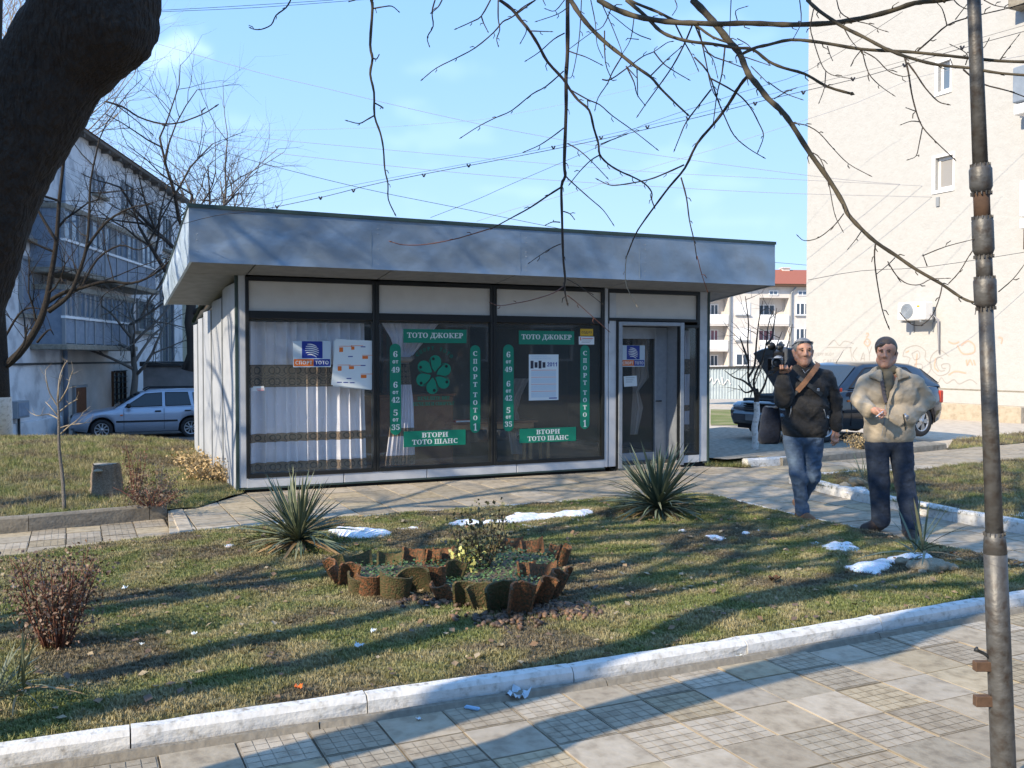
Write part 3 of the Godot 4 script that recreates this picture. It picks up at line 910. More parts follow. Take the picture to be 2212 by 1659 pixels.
	for r in [[6.296, 6.318, 0.165, 2.06], [6.565, 6.585, 0.165, 2.06], [6.318, 6.565, 0.165, 0.205], [6.318, 6.565, 2.02, 2.06]]:
		mb.span(Vector3(r[0], r[2], -0.08), Vector3(r[1], r[3], 0.004), 0.003)
	obj("side_light_frame", mb, mats["black_frame"], k)
	mb = MB.new(); mb.quad(Vector3(6.318, 0.205, -0.04), Vector3(6.318, 2.02, -0.04), Vector3(6.565, 2.02, -0.04), Vector3(6.565, 0.205, -0.04)); obj("window_pane", mb, mats["pane"], k)
	# --- the roof: sloping soffit, zinc fascia bent out of sheets, top trim
	var x0 := -0.585
	var x1 := 7.345
	var w0 := 0.72
	var low := func(w: float) -> float: return 2.61 - 0.106 * (w0 - w)          # underside falls to the back
	var high := func(w: float) -> float: return 3.214 - 0.2 * (w0 - w)
	var back := -D - 0.3
	var sj := [x0 + 0.012, 0.12, 1.69, 3.29, 5.0, x1 - 0.012]
	for i in sj.size() - 1:
		for r in [[w0 - 0.012, 0.06], [0.05, -2.25], [-2.26, back]]:
			if r[0] < 0.1 and i > 0 and i < sj.size() - 2: continue
			if i == 0 and r[0] < -1.0: continue
			var a := Vector3(sj[i] + 0.008, low.call(r[0]) + 0.012, r[0])
			var b := Vector3(sj[i + 1] - 0.008, low.call(r[0]) + 0.012, r[0])
			var c := Vector3(b.x, low.call(r[1]) + 0.012, r[1] + 0.008)
			var d := Vector3(a.x, low.call(r[1]) + 0.012, r[1] + 0.008)
			mb = MB.new(); mb.face([a, b, c, d], Vector3.DOWN); mb.face([a + Vector3.UP * 0.015, b + Vector3.UP * 0.015, c + Vector3.UP * 0.015, d + Vector3.UP * 0.015], Vector3.UP)
			mb.face([a, b, b + Vector3.UP * 0.015, a + Vector3.UP * 0.015], Vector3.BACK); mb.face([b, c, c + Vector3.UP * 0.015, b + Vector3.UP * 0.015], Vector3.RIGHT); mb.face([a, d, d + Vector3.UP * 0.015, a + Vector3.UP * 0.015], Vector3.LEFT)
			obj("soffit_panel", mb, mats["soffit"], k)
	mb = MB.new()
	for e in [[x0, 0.0, -2.28], [0.0, x1, back]]:
		mb.face([Vector3(e[0] + 0.01, low.call(w0) + 0.035, w0 - 0.01), Vector3(e[1] - 0.002, low.call(w0) + 0.035, w0 - 0.01), Vector3(e[1] - 0.002, low.call(e[2]) + 0.035, e[2]), Vector3(e[0] + 0.01, low.call(e[2]) + 0.035, e[2])], Vector3.DOWN)
		mb.face([Vector3(e[0] + 0.004, high.call(w0) - 0.012, w0 - 0.004), Vector3(e[1] - 0.002, high.call(w0) - 0.012, w0 - 0.004), Vector3(e[1] - 0.002, high.call(e[2]) - 0.012, e[2]), Vector3(e[0] + 0.004, high.call(e[2]) - 0.012, e[2])], Vector3.UP)
		mb.face([Vector3(e[0] + 0.01, low.call(e[2]) + 0.035, e[2]), Vector3(e[1] - 0.002, low.call(e[2]) + 0.035, e[2]), Vector3(e[1] - 0.002, high.call(e[2]) - 0.012, e[2]), Vector3(e[0] + 0.01, high.call(e[2]) - 0.012, e[2])], Vector3.FORWARD)
	obj("roof", mb, mats["green_metal"], k)
	# fascia sheets: dented zinc, each sheet overlapping the next
	var dent := FastNoiseLite.new(); dent.seed = 9; dent.frequency = 0.9; dent.fractal_octaves = 3
	var cuts := [x0, 1.42, 3.33, 5.08, x1]
	for i in cuts.size() - 1:
		mb = MB.new(true)
		var nx := int((cuts[i + 1] - cuts[i]) / 0.06)
		var ny := 10
		var g := []
		for a in nx + 1:
			var row := []
			for b in ny + 1:
				var u := lerpf(cuts[i], cuts[i + 1], float(a) / nx)
				var v := float(b) / ny
				var bulge := dent.get_noise_2d(u * 1.1, v * 0.7 + 3.0) * 0.022 * sin(PI * v) + dent.get_noise_2d(u * 5.0, v * 3.0) * 0.006 * sin(PI * v) + smoothstep(0.12, 0.0, v) * 0.006
				var sag := -0.014 * sin(PI * clampf((u - x0) / (x1 - x0), 0, 1))
				row.append(Vector3(u, lerpf(2.61, 3.208, v) + sag * v, w0 + 0.002 * (i % 2) + bulge))
			g.append(row)
		for a in nx:
			for b in ny:
				mb.quad(g[a][b], g[a][b + 1], g[a + 1][b + 1], g[a + 1][b])
		mb.smooth(false)
		mb.face([g[0][0], g[nx][0], g[nx][0] + Vector3(0, 0.004, -0.03), g[0][0] + Vector3(0, 0.004, -0.03)], Vector3.DOWN)
		mb.face([g[0][0], g[0][ny], g[0][ny] + Vector3(0, 0, -0.02), g[0][0] + Vector3(0, 0, -0.02)], Vector3.LEFT)
		obj("fascia_sheet", mb, mats["zinc"], k)
		for r in 6:
			var p: Vector3 = g[mini(1, nx)][1 + r + int(r / 2)] + Vector3(0.02, 0, 0.002)
			mb = MB.new(); mb.ball(p, Vector3(0.005, 0.005, 0.003), 4); obj("rivet", mb, mats["alu"], k)
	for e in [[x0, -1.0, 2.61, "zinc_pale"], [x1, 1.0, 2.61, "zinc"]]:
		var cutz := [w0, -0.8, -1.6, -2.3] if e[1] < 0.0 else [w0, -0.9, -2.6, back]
		for i in 3:
			mb = MB.new(true)
			var n := 14
			var g := []
			for a in n + 1:
				var w := lerpf(cutz[i], cutz[i + 1], float(a) / n)
				var row := []
				for b in 7:
					var v := b / 6.0
					var bul := (dent.get_noise_2d(w * 1.5 + 20.0, v) * 0.05 + 0.02) * sin(PI * v) * (1.0 if w < w0 - 0.1 else 0.0)
					row.append(Vector3(e[0] + e[1] * (bul + 0.002 * i), lerpf(low.call(w), high.call(w), v) , w))
				g.append(row)
			for a in n:
				for b in 6:
					if e[1] > 0: mb.quad(g[a][b], g[a][b + 1], g[a + 1][b + 1], g[a + 1][b])
					else: mb.quad(g[a][b], g[a + 1][b], g[a + 1][b + 1], g[a][b + 1])
			mb.smooth(false)
			mb.face([g[0][0], g[n][0], g[n][0] + Vector3(-e[1] * 0.03, 0.004, 0), g[0][0] + Vector3(-e[1] * 0.03, 0.004, 0)], Vector3.DOWN)
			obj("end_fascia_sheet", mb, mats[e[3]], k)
	mb = MB.new(); mb.bar(Vector3(x0 - 0.01, 3.212, w0 + 0.004), Vector3(3.3, 3.2, w0 + 0.004), 0.022, 0.04); mb.bar(Vector3(3.3, 3.2, w0 + 0.004), Vector3(x1 + 0.01, 3.212, w0 + 0.004), 0.022, 0.04)
	for e in [[x0, -2.3], [x1, back]]: mb.bar(Vector3(e[0], 3.212, w0), Vector3(e[0], high.call(e[1]), e[1]), 0.03, 0.024)
	obj("roof_trim", mb, mats["green_metal"], k)
	furnish()
	shop_signs()

func curtain_tex(sd: int) -> ImageTexture:
	# woven print of a net curtain: white cloth with tan lace bands and small sprigs
	var im := Image.create(512, 1024, false, Image.FORMAT_RGB8)
	var r := RandomNumberGenerator.new(); r.seed = sd
	im.fill(Color(0.88, 0.89, 0.92))
	for b in [[0.285, 0.435], [0.742, 0.80], [0.935, 1.0]]:
		var y0 := int(b[0] * 1024)
		var hh := int((b[1] - b[0]) * 1024)
		for y in hh:
			var v := float(y) / hh
			for x in 512:
				var c := Color(0.56, 0.48, 0.39)
				var px := fmod(x, 32.0) / 32.0 - 0.5
				var rep := 2.0 if hh > 100 else 1.0
				var py := fmod(v * rep, 1.0) - 0.5
				var ring := absf(Vector2(px, py).length() - 0.3)
				var zig := absf(absf(px) - fmod(v * 4.0 * rep, 1.0) * 0.5)
				if ring < 0.06 or (hh > 100 and v > 0.35 and zig < 0.05): c = Color(0.30, 0.26, 0.22)
				if v < 0.06 or v > 0.95: c = Color(0.42, 0.36, 0.31)
				im.set_pixel(x, mini(1023, y0 + y), c)
	for k in 5:
		var yy: int = [150, 560, 660, 700, 860][k]
		for i in 9:
			var xx := i * 58 + (k % 2) * 29
			for a in range(-4, 5):
				for c in range(-6, 7):
					if absi(a) * 6 + absi(c) * 4 < 26 and absi(a) * 6 + absi(c) * 4 > 10 and xx + a >= 0 and xx + a < 512:
						im.set_pixel(xx + a, yy + c, Color(0.95, 0.96, 1.0))
	return ImageTexture.create_from_image(im)
func cloth(called: String, tex: Texture2D, c := Color.WHITE) -> StandardMaterial3D:
	var m := mat(called, c, 0.9)
	m.albedo_texture = tex
	m.backlight_enabled = true; m.backlight = Color(0.3, 0.3, 0.3)
	return m
# hanging cloth: spine gives (height, left, right, depth) from the top down
func drape(spine: Array, folds: float, amp: float, parent: Node3D, m: Material, called: String) -> void:
	var mb := MB.new(true)
	var n := 110
	var rows := []
	for i in spine.size() - 1:
		for e in 8:
			var t := e / 8.0
			var a: Array = spine[i]
			var b: Array = spine[i + 1]
			t = smoothstep(0.0, 1.0, t) * 0.5 + t * 0.5
			rows.append([lerpf(a[0], b[0], t), lerpf(a[1], b[1], t), lerpf(a[2], b[2], t)])
	rows.append([spine[-1][0], spine[-1][1], spine[-1][2]])
	var nn := FastNoiseLite.new(); nn.seed = int(folds * 13.0); nn.frequency = 0.02
	var top: float = rows[0][0]
	var bot: float = rows[-1][0]
	var g := []
	for r in rows:
		var w: float = r[2] - r[1]
		var row := []
		for k in n + 1:
			var u := float(k) / n
			var ph := u * folds * TAU + nn.get_noise_1d(u * 100.0) * 3.0
			var z := sin(ph) * amp * minf(1.0, 0.5 + w * 0.4) + sin(ph * 2.3) * amp * 0.3 + nn.get_noise_2d(u * 60.0, r[0] * 20.0) * amp
			row.append([Vector3(r[1] + w * u + cos(ph) * amp * 0.3, r[0], z), Vector2(u * folds / 10.0, (top - r[0]) / (top - bot))])
		g.append(row)
	for i in g.size() - 1:
		for k in n:
			var q := [g[i][k], g[i][k + 1], g[i + 1][k + 1], g[i + 1][k]]
			mb.quv(q[0][0], q[1][0], q[2][0], q[3][0], q[0][1], q[1][1], q[2][1], q[3][1])
	obj(called, mb, m, parent)

func inside_thing(called: String, label: String, cat: String, x: float, z: float, y := 0.09) -> Node3D:
	var o := thing(called, label, cat)
	o.transform = shop * Transform3D(Basis(), Vector3(x, y, z))
	return o
func furnish() -> void:
	var lace := cloth("lace", curtain_tex(3))
	var plain := cloth("plain_net", curtain_tex(4), Color(0.95, 0.95, 0.97))
	var dull := mat("dull_cloth", lin(0.30, 0.28, 0.26), 0.9)
	var c := inside_thing("lace_curtain", "wide white net curtain with tan lace bands filling the left shop window", "curtain", 0.16, -0.22)
	drape([[1.93, 0.0, 1.46], [1.0, 0.0, 1.46], [0.3, 0.0, 1.47], [0.11, 0.0, 1.48]], 11.0, 0.045, c, lace, "cloth")
	var rail := MB.new(); rail.tube([Vector3(-0.03, 1.95, 0), Vector3(4.7, 1.95, 0)], [0.012, 0.012], 8); obj("curtain_rail", rail, mats["dark_iron"], c)
	c = inside_thing("tied_curtain", "white curtain gathered by a tan band behind the clover emblem window", "curtain", 1.95, -0.25)
	drape([[1.94, -0.12, 0.66], [1.75, 0.0, 0.5], [1.5, 0.09, 0.28], [1.42, 0.1, 0.25], [1.3, 0.09, 0.27], [0.9, 0.03, 0.31], [0.12, -0.08, 0.33]], 7.0, 0.02, c, plain, "cloth")
	var band := MB.new(true); band.tube([Vector3(0.05, 1.5, 0.0), Vector3(0.11, 1.47, 0.07), Vector3(0.24, 1.47, 0.07), Vector3(0.3, 1.5, 0.0)], [0.03, 0.036, 0.036, 0.03], 8); obj("tie_band", band, mat("tan_cloth", lin(0.25, 0.19, 0.14), 0.9), c)
	c = inside_thing("grey_knotted_curtain", "greyish knotted curtain hanging below the calendar in the third window", "curtain", 3.85, -0.8)
	drape([[1.2, 0.1, 0.35], [0.95, -0.02, 0.22], [0.75, 0.05, 0.16], [0.45, 0.0, 0.24], [0.12, 0.06, 0.26]], 4.0, 0.03, c, dull, "cloth")
	c = inside_thing("door_curtain", "narrow brownish knotted curtain hanging behind the glass door", "curtain", 5.8, -0.6)
	drape([[1.82, 0.0, 0.26], [1.2, -0.02, 0.3], [1.0, 0.0, 0.12], [0.75, -0.02, 0.2], [0.35, -0.04, 0.1]], 4.0, 0.03, c, dull, "cloth")
	c = inside_thing("side_curtain", "white curtain in the narrow window right of the door", "curtain", 6.42, -0.3)
	drape([[1.9, 0.0, 0.28], [1.2, 0.02, 0.26], [0.4, 0.0, 0.27]], 4.0, 0.02, c, plain, "cloth")
	# brown desk behind the tied curtain
	var d := inside_thing("brown_cabinet", "brown wooden cabinet behind the tied curtain in the second window", "cabinet", 2.35, -0.9)
	var mb := MB.new(); mb.span(Vector3(-0.7, 0, -0.25), Vector3(0.62, 0.98, 0.25), 0.006); obj("carcass", mb, mats["brown_wood"], d)
	mb = MB.new(); mb.span(Vector3(-0.73, 0.982, -0.28), Vector3(0.66, 1.01, 0.28), 0.006); obj("top", mb, mats["brown_wood"], d)
	for i in 2:
		mb = MB.new(); mb.span(Vector3(-0.66 + i * 0.64, 0.08, 0.252), Vector3(-0.05 + i * 0.64, 0.93, 0.266), 0.004); obj("cabinet_door", mb, mats["brown_wood"], d)
	# partition with a light panel
	var p := inside_thing("partition", "tan wall partition standing behind the second shop window", "partition", 3.2, -2.2)
	mb = MB.new(); mb.span(Vector3(-0.7, 0, -0.04), Vector3(0.65, 2.35, 0.04)); obj("panel", mb, mat("partition_tan", lin(0.14, 0.12, 0.09), 0.9), p)
	mb = MB.new(); mb.span(Vector3(-0.76, 0, -0.05), Vector3(-0.7, 2.35, 0.06)); obj("post", mb, mats["brown_wood"], p)
	# table with red cloth edge
	var t := inside_thing("table", "light wooden table standing behind the two right shop windows", "table", 3.35, -0.95)
	mb = MB.new(); mb.span(Vector3(-0.45, 0.5, -0.3), Vector3(0.85, 0.58, 0.3), 0.005); obj("apron", mb, mats["light_wood"], t)
	mb = MB.new(); mb.span(Vector3(-0.5, 0.582, -0.34), Vector3(0.9, 0.61, 0.34), 0.005); obj("table_top", mb, mats["brown_wood"], t)
	for s in [[-0.41, -0.26], [0.81, -0.26], [-0.41, 0.26], [0.81, 0.26]]:
		mb = MB.new(); mb.box(Vector3(s[0], 0.25, s[1]), Vector3(0.05, 0.5, 0.05), 0.005); obj("leg", mb, mats["light_wood"], t)
	var fold := inside_thing("red_folder", "red folder lying on the table behind the second window", "folder", 3.12, -0.72, 0.7)
	mb = MB.new(); mb.span(Vector3(-0.12, 0, -0.08), Vector3(0.12, 0.03, 0.08), 0.004); obj("cover", mb, mats["sign_red"], fold)
	mb = MB.new(); mb.span(Vector3(-0.112, 0.004, -0.086), Vector3(0.112, 0.026, 0.082)); obj("pages", mb, mats["paper"], fold)
	var s := inside_thing("stool", "small wooden stool in the third shop window", "stool", 4.25, -0.8)
	mb = MB.new(); mb.span(Vector3(-0.24, 0.33, -0.16), Vector3(0.24, 0.39, 0.16), 0.01); obj("seat", mb, mats["room"], s)
	for q in [[-0.19, -0.12], [0.19, -0.12], [-0.19, 0.12], [0.19, 0.12]]:
		mb = MB.new(); mb.box(Vector3(q[0], 0.165, q[1]), Vector3(0.04, 0.33, 0.04), 0.004); obj("leg", mb, mats["light_wood"], s)

# ---------------------------------------------------------------- lettering and stickers on the glass
func pill(a: Vector2, b: Vector2, skew := 0.0) -> PackedVector2Array:
	var r := (b.x - a.x) / 2.0
	var p := PackedVector2Array()
	p.append_array(arc(PI, 0.0, 10, Vector2((a.x + b.x) / 2.0, b.y - r), r))
	p.append_array(arc(0.0, -PI, 10, Vector2((a.x + b.x) / 2.0, a.y + r), r))
	return p
func slab2(mb: MB, poly: PackedVector2Array, z0 := 0.0, d := 0.002) -> void:
	mb.prism(poly, Transform3D(Basis(), Vector3(0, 0, z0)), d)
func rect2(x0: float, y0: float, x1: float, y1: float) -> PackedVector2Array:
	return PackedVector2Array([Vector2(x0, y0), Vector2(x1, y0), Vector2(x1, y1), Vector2(x0, y1)])
func sticker(called: String, label: String, cat: String, poly: PackedVector2Array, m: Material, z := -0.033, group := "") -> Node3D:
	var o := thing(called, label, cat, Vector3.ZERO, 0.0, group)
	var c := Vector2.ZERO
	for p in poly: c += p
	c /= poly.size()
	o.transform = shop * Transform3D(Basis(), Vector3(c.x, c.y, z))
	var q := PackedVector2Array()
	for p in poly: q.append(p - c)
	var mb := MB.new(); slab2(mb, q)
	obj("backing", mb, m, o)
	return o
func word(o: Node3D, text: String, f: Font, m: Material, x: float, y: float, w: float, h: float, called := "lettering") -> void:
	lettering(o, text, f, m, Transform3D(Basis(), Vector3(x, y, 0.0022)), w, h, called)
func globe_logo(o: Node3D, x: float, y: float, r: float) -> void:
	# a ball wound out of white strokes
	var mb := MB.new()
	for i in 6:
		var t := -0.75 + i * 0.3
		var pts := []
		for k in 13:
			var u := lerpf(-1.0, 1.0, k / 12.0)
			var half := sqrt(maxf(0.0, 1.0 - t * t))
			pts.append(Vector2(x + u * half * r * 0.98, y + (t + 0.32 * (1.0 - u * u) * (0.5 - t * 0.2) - 0.16 * u - 0.12) * r))
		for k in 12:
			var wd := r * (0.045 + 0.035 * sin(PI * k / 11.0))
			var n: Vector2 = (pts[k + 1] - pts[k]).orthogonal().normalized() * wd
			mb.face([Vector3(pts[k].x - n.x, pts[k].y - n.y, 0.003), Vector3(pts[k + 1].x - n.x, pts[k + 1].y - n.y, 0.003), Vector3(pts[k + 1].x + n.x, pts[k + 1].y + n.y, 0.003), Vector3(pts[k].x + n.x, pts[k].y + n.y, 0.003)], Vector3.BACK)
	obj("globe_emblem", mb, mats["sign_white"], o)
func shop_signs() -> void:
	var serif := font_of("Droid Serif")
	var sans := font_of("Droid Sans")
	var wh: Material = mats["sign_white"]
	var g: Material = mats["sign_green"]
	# green window lettering, once round the second window and once round the third
	var sets := [
		[2.055, 2.915, 1.775, 1.95, "second window, above the clover"], [3.668, 4.508, 1.765, 1.948, "third window, above the calendar"]]
	for i in 2:
		var s: Array = sets[i]
		var o := sticker("headline_sign", "green rectangle sign reading TOTO JOKER in Cyrillic on the " + s[4], "sign", rect2(s[0], s[2], s[1], s[3]), g, -0.033, "green betting signs on the windows")
		word(o, "ТОТО ДЖОКЕР", serif, wh, 0, 0, 0.76, 0.085)
	var lows := [[2.055, 2.9, 0.455, 0.655, "second window, below the clover"], [3.678, 4.54, 0.443, 0.635, "third window, below the calendar"]]
	for i in 2:
		var s: Array = lows[i]
		var o := sticker("chance_sign", "green two-line sign reading VTORI TOTO SHANS in Cyrillic on the " + s[4], "sign", rect2(s[0], s[2], s[1], s[3]), g, -0.033, "green betting signs on the windows")
		word(o, "ВТОРИ", serif, wh, 0, 0.045, 0.36, 0.062)
		word(o, "ТОТО ШАНС", serif, wh, 0, -0.042, 0.62, 0.062)
	var odds := [[1.877, 2.023, 0.615, 1.765, "left of the clover emblem"], [3.438, 3.592, 0.606, 1.762, "left of the 2011 calendar"]]
	for i in 2:
		var s: Array = odds[i]
		var o := sticker("odds_sign", "tall green strip of odds beginning 6 of 49, " + s[4], "sign", pill(Vector2(s[0], s[2]), Vector2(s[1], s[3])), g, -0.033, "green betting signs on the windows")
		var h: float = s[3] - s[2]
		var rows := [["6", 0.885, 0.055, 0.075], ["от", 0.80, 0.075, 0.04], ["49", 0.715, 0.105, 0.07], ["6", 0.55, 0.055, 0.075], ["от", 0.465, 0.075, 0.04], ["42", 0.385, 0.105, 0.07], ["5", 0.245, 0.055, 0.075], ["от", 0.165, 0.075, 0.04], ["35", 0.085, 0.105, 0.07]]
		for r in rows:
			word(o, r[0], serif if r[0] != "от" else sans, wh, 0.0, (r[1] - 0.5) * h, r[2], r[3])
	var sport := [[2.964, 3.11, 0.604, 1.75, "right of the clover emblem"], [4.605, 4.752, 0.601, 1.759, "right of the 2011 calendar"]]
	for i in 2:
		var s: Array = sport[i]
		var o := sticker("upright_sign", "tall rounded green strip reading SPORT TOTO 1 downwards in Cyrillic " + s[4], "sign", pill(Vector2(s[0], s[2]), Vector2(s[1], s[3])), g, -0.033, "green betting signs on the windows")
		var h: float = s[3] - s[2]
		var y := 0.905
		for ch in ["С", "П", "О", "Р", "Т", "", "Т", "О", "Т", "О", "1"]:
			if ch == "1": word(o, ch, serif, wh, 0.0, (y - 0.515) * h, 0.05, 0.095)
			elif ch != "": word(o, ch, serif, wh, 0.0, (y - 0.5) * h, 0.058, 0.06)
			y -= 0.088 if ch != "" else 0.03
	# the six-petalled clover with its two lines of text
	var cl := thing("clover_emblem", "green six-petalled clover emblem with small Cyrillic lines on the second window", "emblem")
	cl.transform = shop * Transform3D(Basis(), Vector3(2.462, 1.37, -0.033))
	for i in 6:
		var a := TAU * i / 6.0 + PI / 2.0 - 0.12
		var dirv := Vector2(cos(a), sin(a))
		var nrm := dirv.orthogonal()
		var poly := PackedVector2Array()
		for k in 20:
			var t := TAU * k / 20.0
			poly.append(dirv * (0.165 + 0.085 * cos(t)) + nrm * (0.082 * sin(t)))
		poly.append(dirv * 0.035 + nrm * 0.012)
		var hull := Geometry2D.convex_hull(poly)
		hull.remove_at(hull.size() - 1)
		var eye_ := arc(0, TAU, 12, dirv * 0.20 - nrm * 0.03, 0.02); eye_.remove_at(12)
		var curl := PackedVector2Array()
		for k in 9: curl.append(dirv * lerpf(0.04, 0.2, k / 8.0) - nrm * (0.012 + 0.05 * sin(PI * k / 16.0)))
		for k in range(8, -1, -1): curl.append(dirv * lerpf(0.04, 0.2, k / 8.0) - nrm * (0.012 + 0.05 * sin(PI * k / 16.0) + 0.018 * sin(PI * k / 8.0) + 0.003))
		var cut := Geometry2D.clip_polygons(hull, curl)
		var mb := MB.new()
		for q in cut:
			if not Geometry2D.is_polygon_clockwise(q): slab2(mb, q)
		var pet := obj("petal", mb, g, cl)
		mb = MB.new(); slab2(mb, eye_, 0.0022, 0.001); obj("petal_dot", mb, mats["black_frame"], pet)
	word(cl, "ПЕЧЕЛИТЕ ВИЕ", serif, g, 0, -0.30, 0.44, 0.042)
	word(cl, "ПЕЧЕЛИ И СПОРТЪТ", serif, g, 0.0, -0.372, 0.56, 0.042)
	var arcword := "СПОРТ ТОТО"
	for i in arcword.length():
		if arcword[i] == " ": continue
		var a := lerpf(2.3, 0.75, i / 9.0)
		lettering(cl, arcword[i], serif, g, Transform3D(Basis(Vector3.BACK, a - PI / 2.0), Vector3(cos(a) * 0.33, sin(a) * 0.33 + 0.01, 0.0022)), 0.035, 0.045)
	# blue, white and orange logo boards
	for q in [[0.671, 1.128, 1.473, 1.79, -0.033, "blue and orange SPORT TOTO logo sticker on the lace-curtained left window"], [5.449, 5.852, 1.455, 1.765, -0.336, "blue and orange SPORT TOTO logo sticker on the glass of the door"]]:
		var w: float = q[1] - q[0]
		var h: float = q[3] - q[2]
		var o := sticker("logo_sticker", q[5], "sticker", rect2(q[0], q[2], q[1], q[3]), mats["sign_pale"], q[4])
		var mb := MB.new(); slab2(mb, rect2(-w * 0.27, -h * 0.16, w * 0.28, h * 0.49), 0.0021, 0.0005); obj("blue_square", mb, mats["sign_blue"], o)
		globe_logo(o, 0.0, h * 0.16, h * 0.27)
		mb = MB.new(); slab2(mb, rect2(-w * 0.48, -h * 0.46, w * 0.04, -h * 0.19), 0.0021, 0.0005); obj("orange_bar", mb, mats["sign_orange"], o)
		mb = MB.new(); slab2(mb, rect2(w * 0.042, -h * 0.46, w * 0.48, -h * 0.19), 0.0021, 0.0005); obj("blue_bar", mb, mats["sign_blue"], o)
		lettering(o, "СПОРТ", sans, wh, Transform3D(Basis(), Vector3(-w * 0.22, -h * 0.325, 0.0028)), w * 0.44, h * 0.14)
		lettering(o, "ТОТО", sans, wh, Transform3D(Basis(), Vector3(w * 0.26, -h * 0.325, 0.0028)), w * 0.36, h * 0.14)
	# two overlapping sheets of betting forms
	var tilt := [0.0, 0.055]
	for i in 2:
		var pts := [[Vector2(1.165, 1.80), Vector2(1.62, 1.775), Vector2(1.635, 1.185), Vector2(1.15, 1.24)], [Vector2(1.187, 1.817), Vector2(1.645, 1.798), Vector2(1.643, 1.192), Vector2(1.128, 1.256)]]
		var poly := PackedVector2Array(pts[i])
		var o := sticker("betting_form", ["lower of two overlapping printed betting sheets in the left window corner", "upper pale betting sheet with orange boxes in the left window corner"][i], "poster", poly, mats["paper"], -0.03 + i * 0.006, "betting sheets in the left window")
		if i == 1:
			var mb := MB.new()
			for r in [[-0.17, 0.17, 0.06, 0.085], [-0.02, 0.19, 0.05, 0.06], [0.12, 0.075, 0.09, 0.055], [-0.19, -0.06, 0.06, 0.085], [-0.05, -0.05, 0.08, 0.055], [0.1, -0.16, 0.09, 0.06]]:
				slab2(mb, rect2(r[0] - 0.003, r[1] + r[3] / 2 - 0.003, r[0] + r[2] + 0.1, r[1] + r[3] / 2 + 0.003), 0.0021, 0.0004)
				slab2(mb, rect2(r[0], r[1] - r[3] / 3, r[0] + r[2] * 0.8, r[1] + r[3] / 3), 0.0021, 0.0005)
			obj("printed_boxes", mb, mats["sign_orange"], o)
			mb = MB.new()
			for r in [[0.1, 0.2], [-0.06, 0.08], [0.1, -0.03], [-0.08, -0.19], [-0.2, -0.235], [-0.12, -0.238], [-0.04, -0.242]]:
				slab2(mb, rect2(r[0], r[1], r[0] + 0.06, r[1] + 0.012), 0.0021, 0.0004)
			obj("printed_lines", mb, mats["sign_blue"], o)
	# calendar poster
	var cal := sticker("calendar_poster", "white 2011 calendar poster with red rules in the third window", "poster", rect2(3.817, 1.012, 4.266, 1.63), mats["paper"])
	word(cal, "2011", sans, mats["sign_blue"], 0.125, 0.175, 0.15, 0.055)
	word(cal, "ПЕЧЕЛИТЕ ВИЕ", sans, mats["sign_pale"], -0.07, 0.285, 0.24, 0.022)
	word(cal, "ПЕЧЕЛИ И СПОРТЪТ", sans, mats["sign_pale"], -0.04, 0.255, 0.3, 0.022)
	var mb := MB.new()
	for i in 4: slab2(mb, rect2(-0.19, 0.095 - i * 0.095, 0.19, 0.1 - i * 0.095), 0.0021, 0.0005)
	obj("red_rule", mb, mats["sign_red"], cal)
	mb = MB.new()
	for i in 4: slab2(mb, rect2(-0.2 + i * 0.06, 0.12 + 0.01 * (i % 2), -0.155 + i * 0.06, 0.225 - 0.02 * (i % 2)), 0.0021, 0.0005)
	obj("printed_pictures", mb, mats["sign_dark"], cal)
	mb = MB.new()
	for i in 4: slab2(mb, rect2(-0.19, 0.015 - i * 0.095, 0.19, 0.085 - i * 0.095), 0.0021, 0.0004)
	obj("month_fields", mb, mats["sign_pale"], cal)
	mb = MB.new(); slab2(mb, rect2(0.08, -0.29, 0.2, -0.275), 0.0021, 0.0004); obj("printed_logo", mb, mats["sign_blue"], cal)
	# small stickers
	var ye := sticker("yellow_sticker", "small yellow security sticker in the upper right of the third window", "sticker", rect2(4.604, 1.888, 4.806, 1.984), mats["sign_yellow"])
	word(ye, "СОД РЗ", sans, mats["sign_dark"], 0.0, -0.005, 0.16, 0.04)
	var ws := sticker("notice_sticker", "small white notice with red letters below the yellow sticker", "sticker", rect2(4.581, 1.768, 4.824, 1.878), mats["sign_white"])
	mb = MB.new(); slab2(mb, rect2(-0.1, 0.0, -0.085, 0.045), 0.0021, 0.0004); slab2(mb, rect2(-0.07, 0.025, 0.1, 0.035), 0.0021, 0.0004); obj("red_print", mb, mats["sign_red"], ws)
	mb = MB.new()
	for i in 3: slab2(mb, rect2(-0.08, 0.008 - i * 0.018, 0.09 - i * 0.02, 0.013 - i * 0.018), 0.0021, 0.0004)
	obj("small_print", mb, mats["grey_pipe"], ws)
	var ts := sticker("torn_sticker", "torn white and pink sticker low on the left window", "sticker", PackedVector2Array([Vector2(0.183, 1.2), Vector2(0.2, 1.25), Vector2(0.325, 1.252), Vector2(0.333, 1.2), Vector2(0.25, 1.193)]), mats["sign_white"])
	mb = MB.new(); slab2(mb, rect2(-0.02, -0.005, 0.06, 0.004), 0.0021, 0.0004); slab2(mb, rect2(-0.01, -0.022, 0.065, -0.012), 0.0021, 0.0004); obj("pink_print", mb, mat("pink", lin(0.6, 0.2, 0.2), 0.6), ts)
	var dn := sticker("door_notice", "tilted white paper notice taped on the glass of the door", "notice", PackedVector2Array([Vector2(5.492, 1.316), Vector2(5.713, 1.325), Vector2(5.721, 1.172), Vector2(5.5, 1.165)]), mats["paper"], -0.336)
	mb = MB.new()
	for i in 3: slab2(mb, rect2(-0.08, 0.045 - i * 0.03, 0.07 - i * 0.02, 0.053 - i * 0.03), 0.0021, 0.0004)
	obj("print", mb, mats["grey_pipe"], dn)

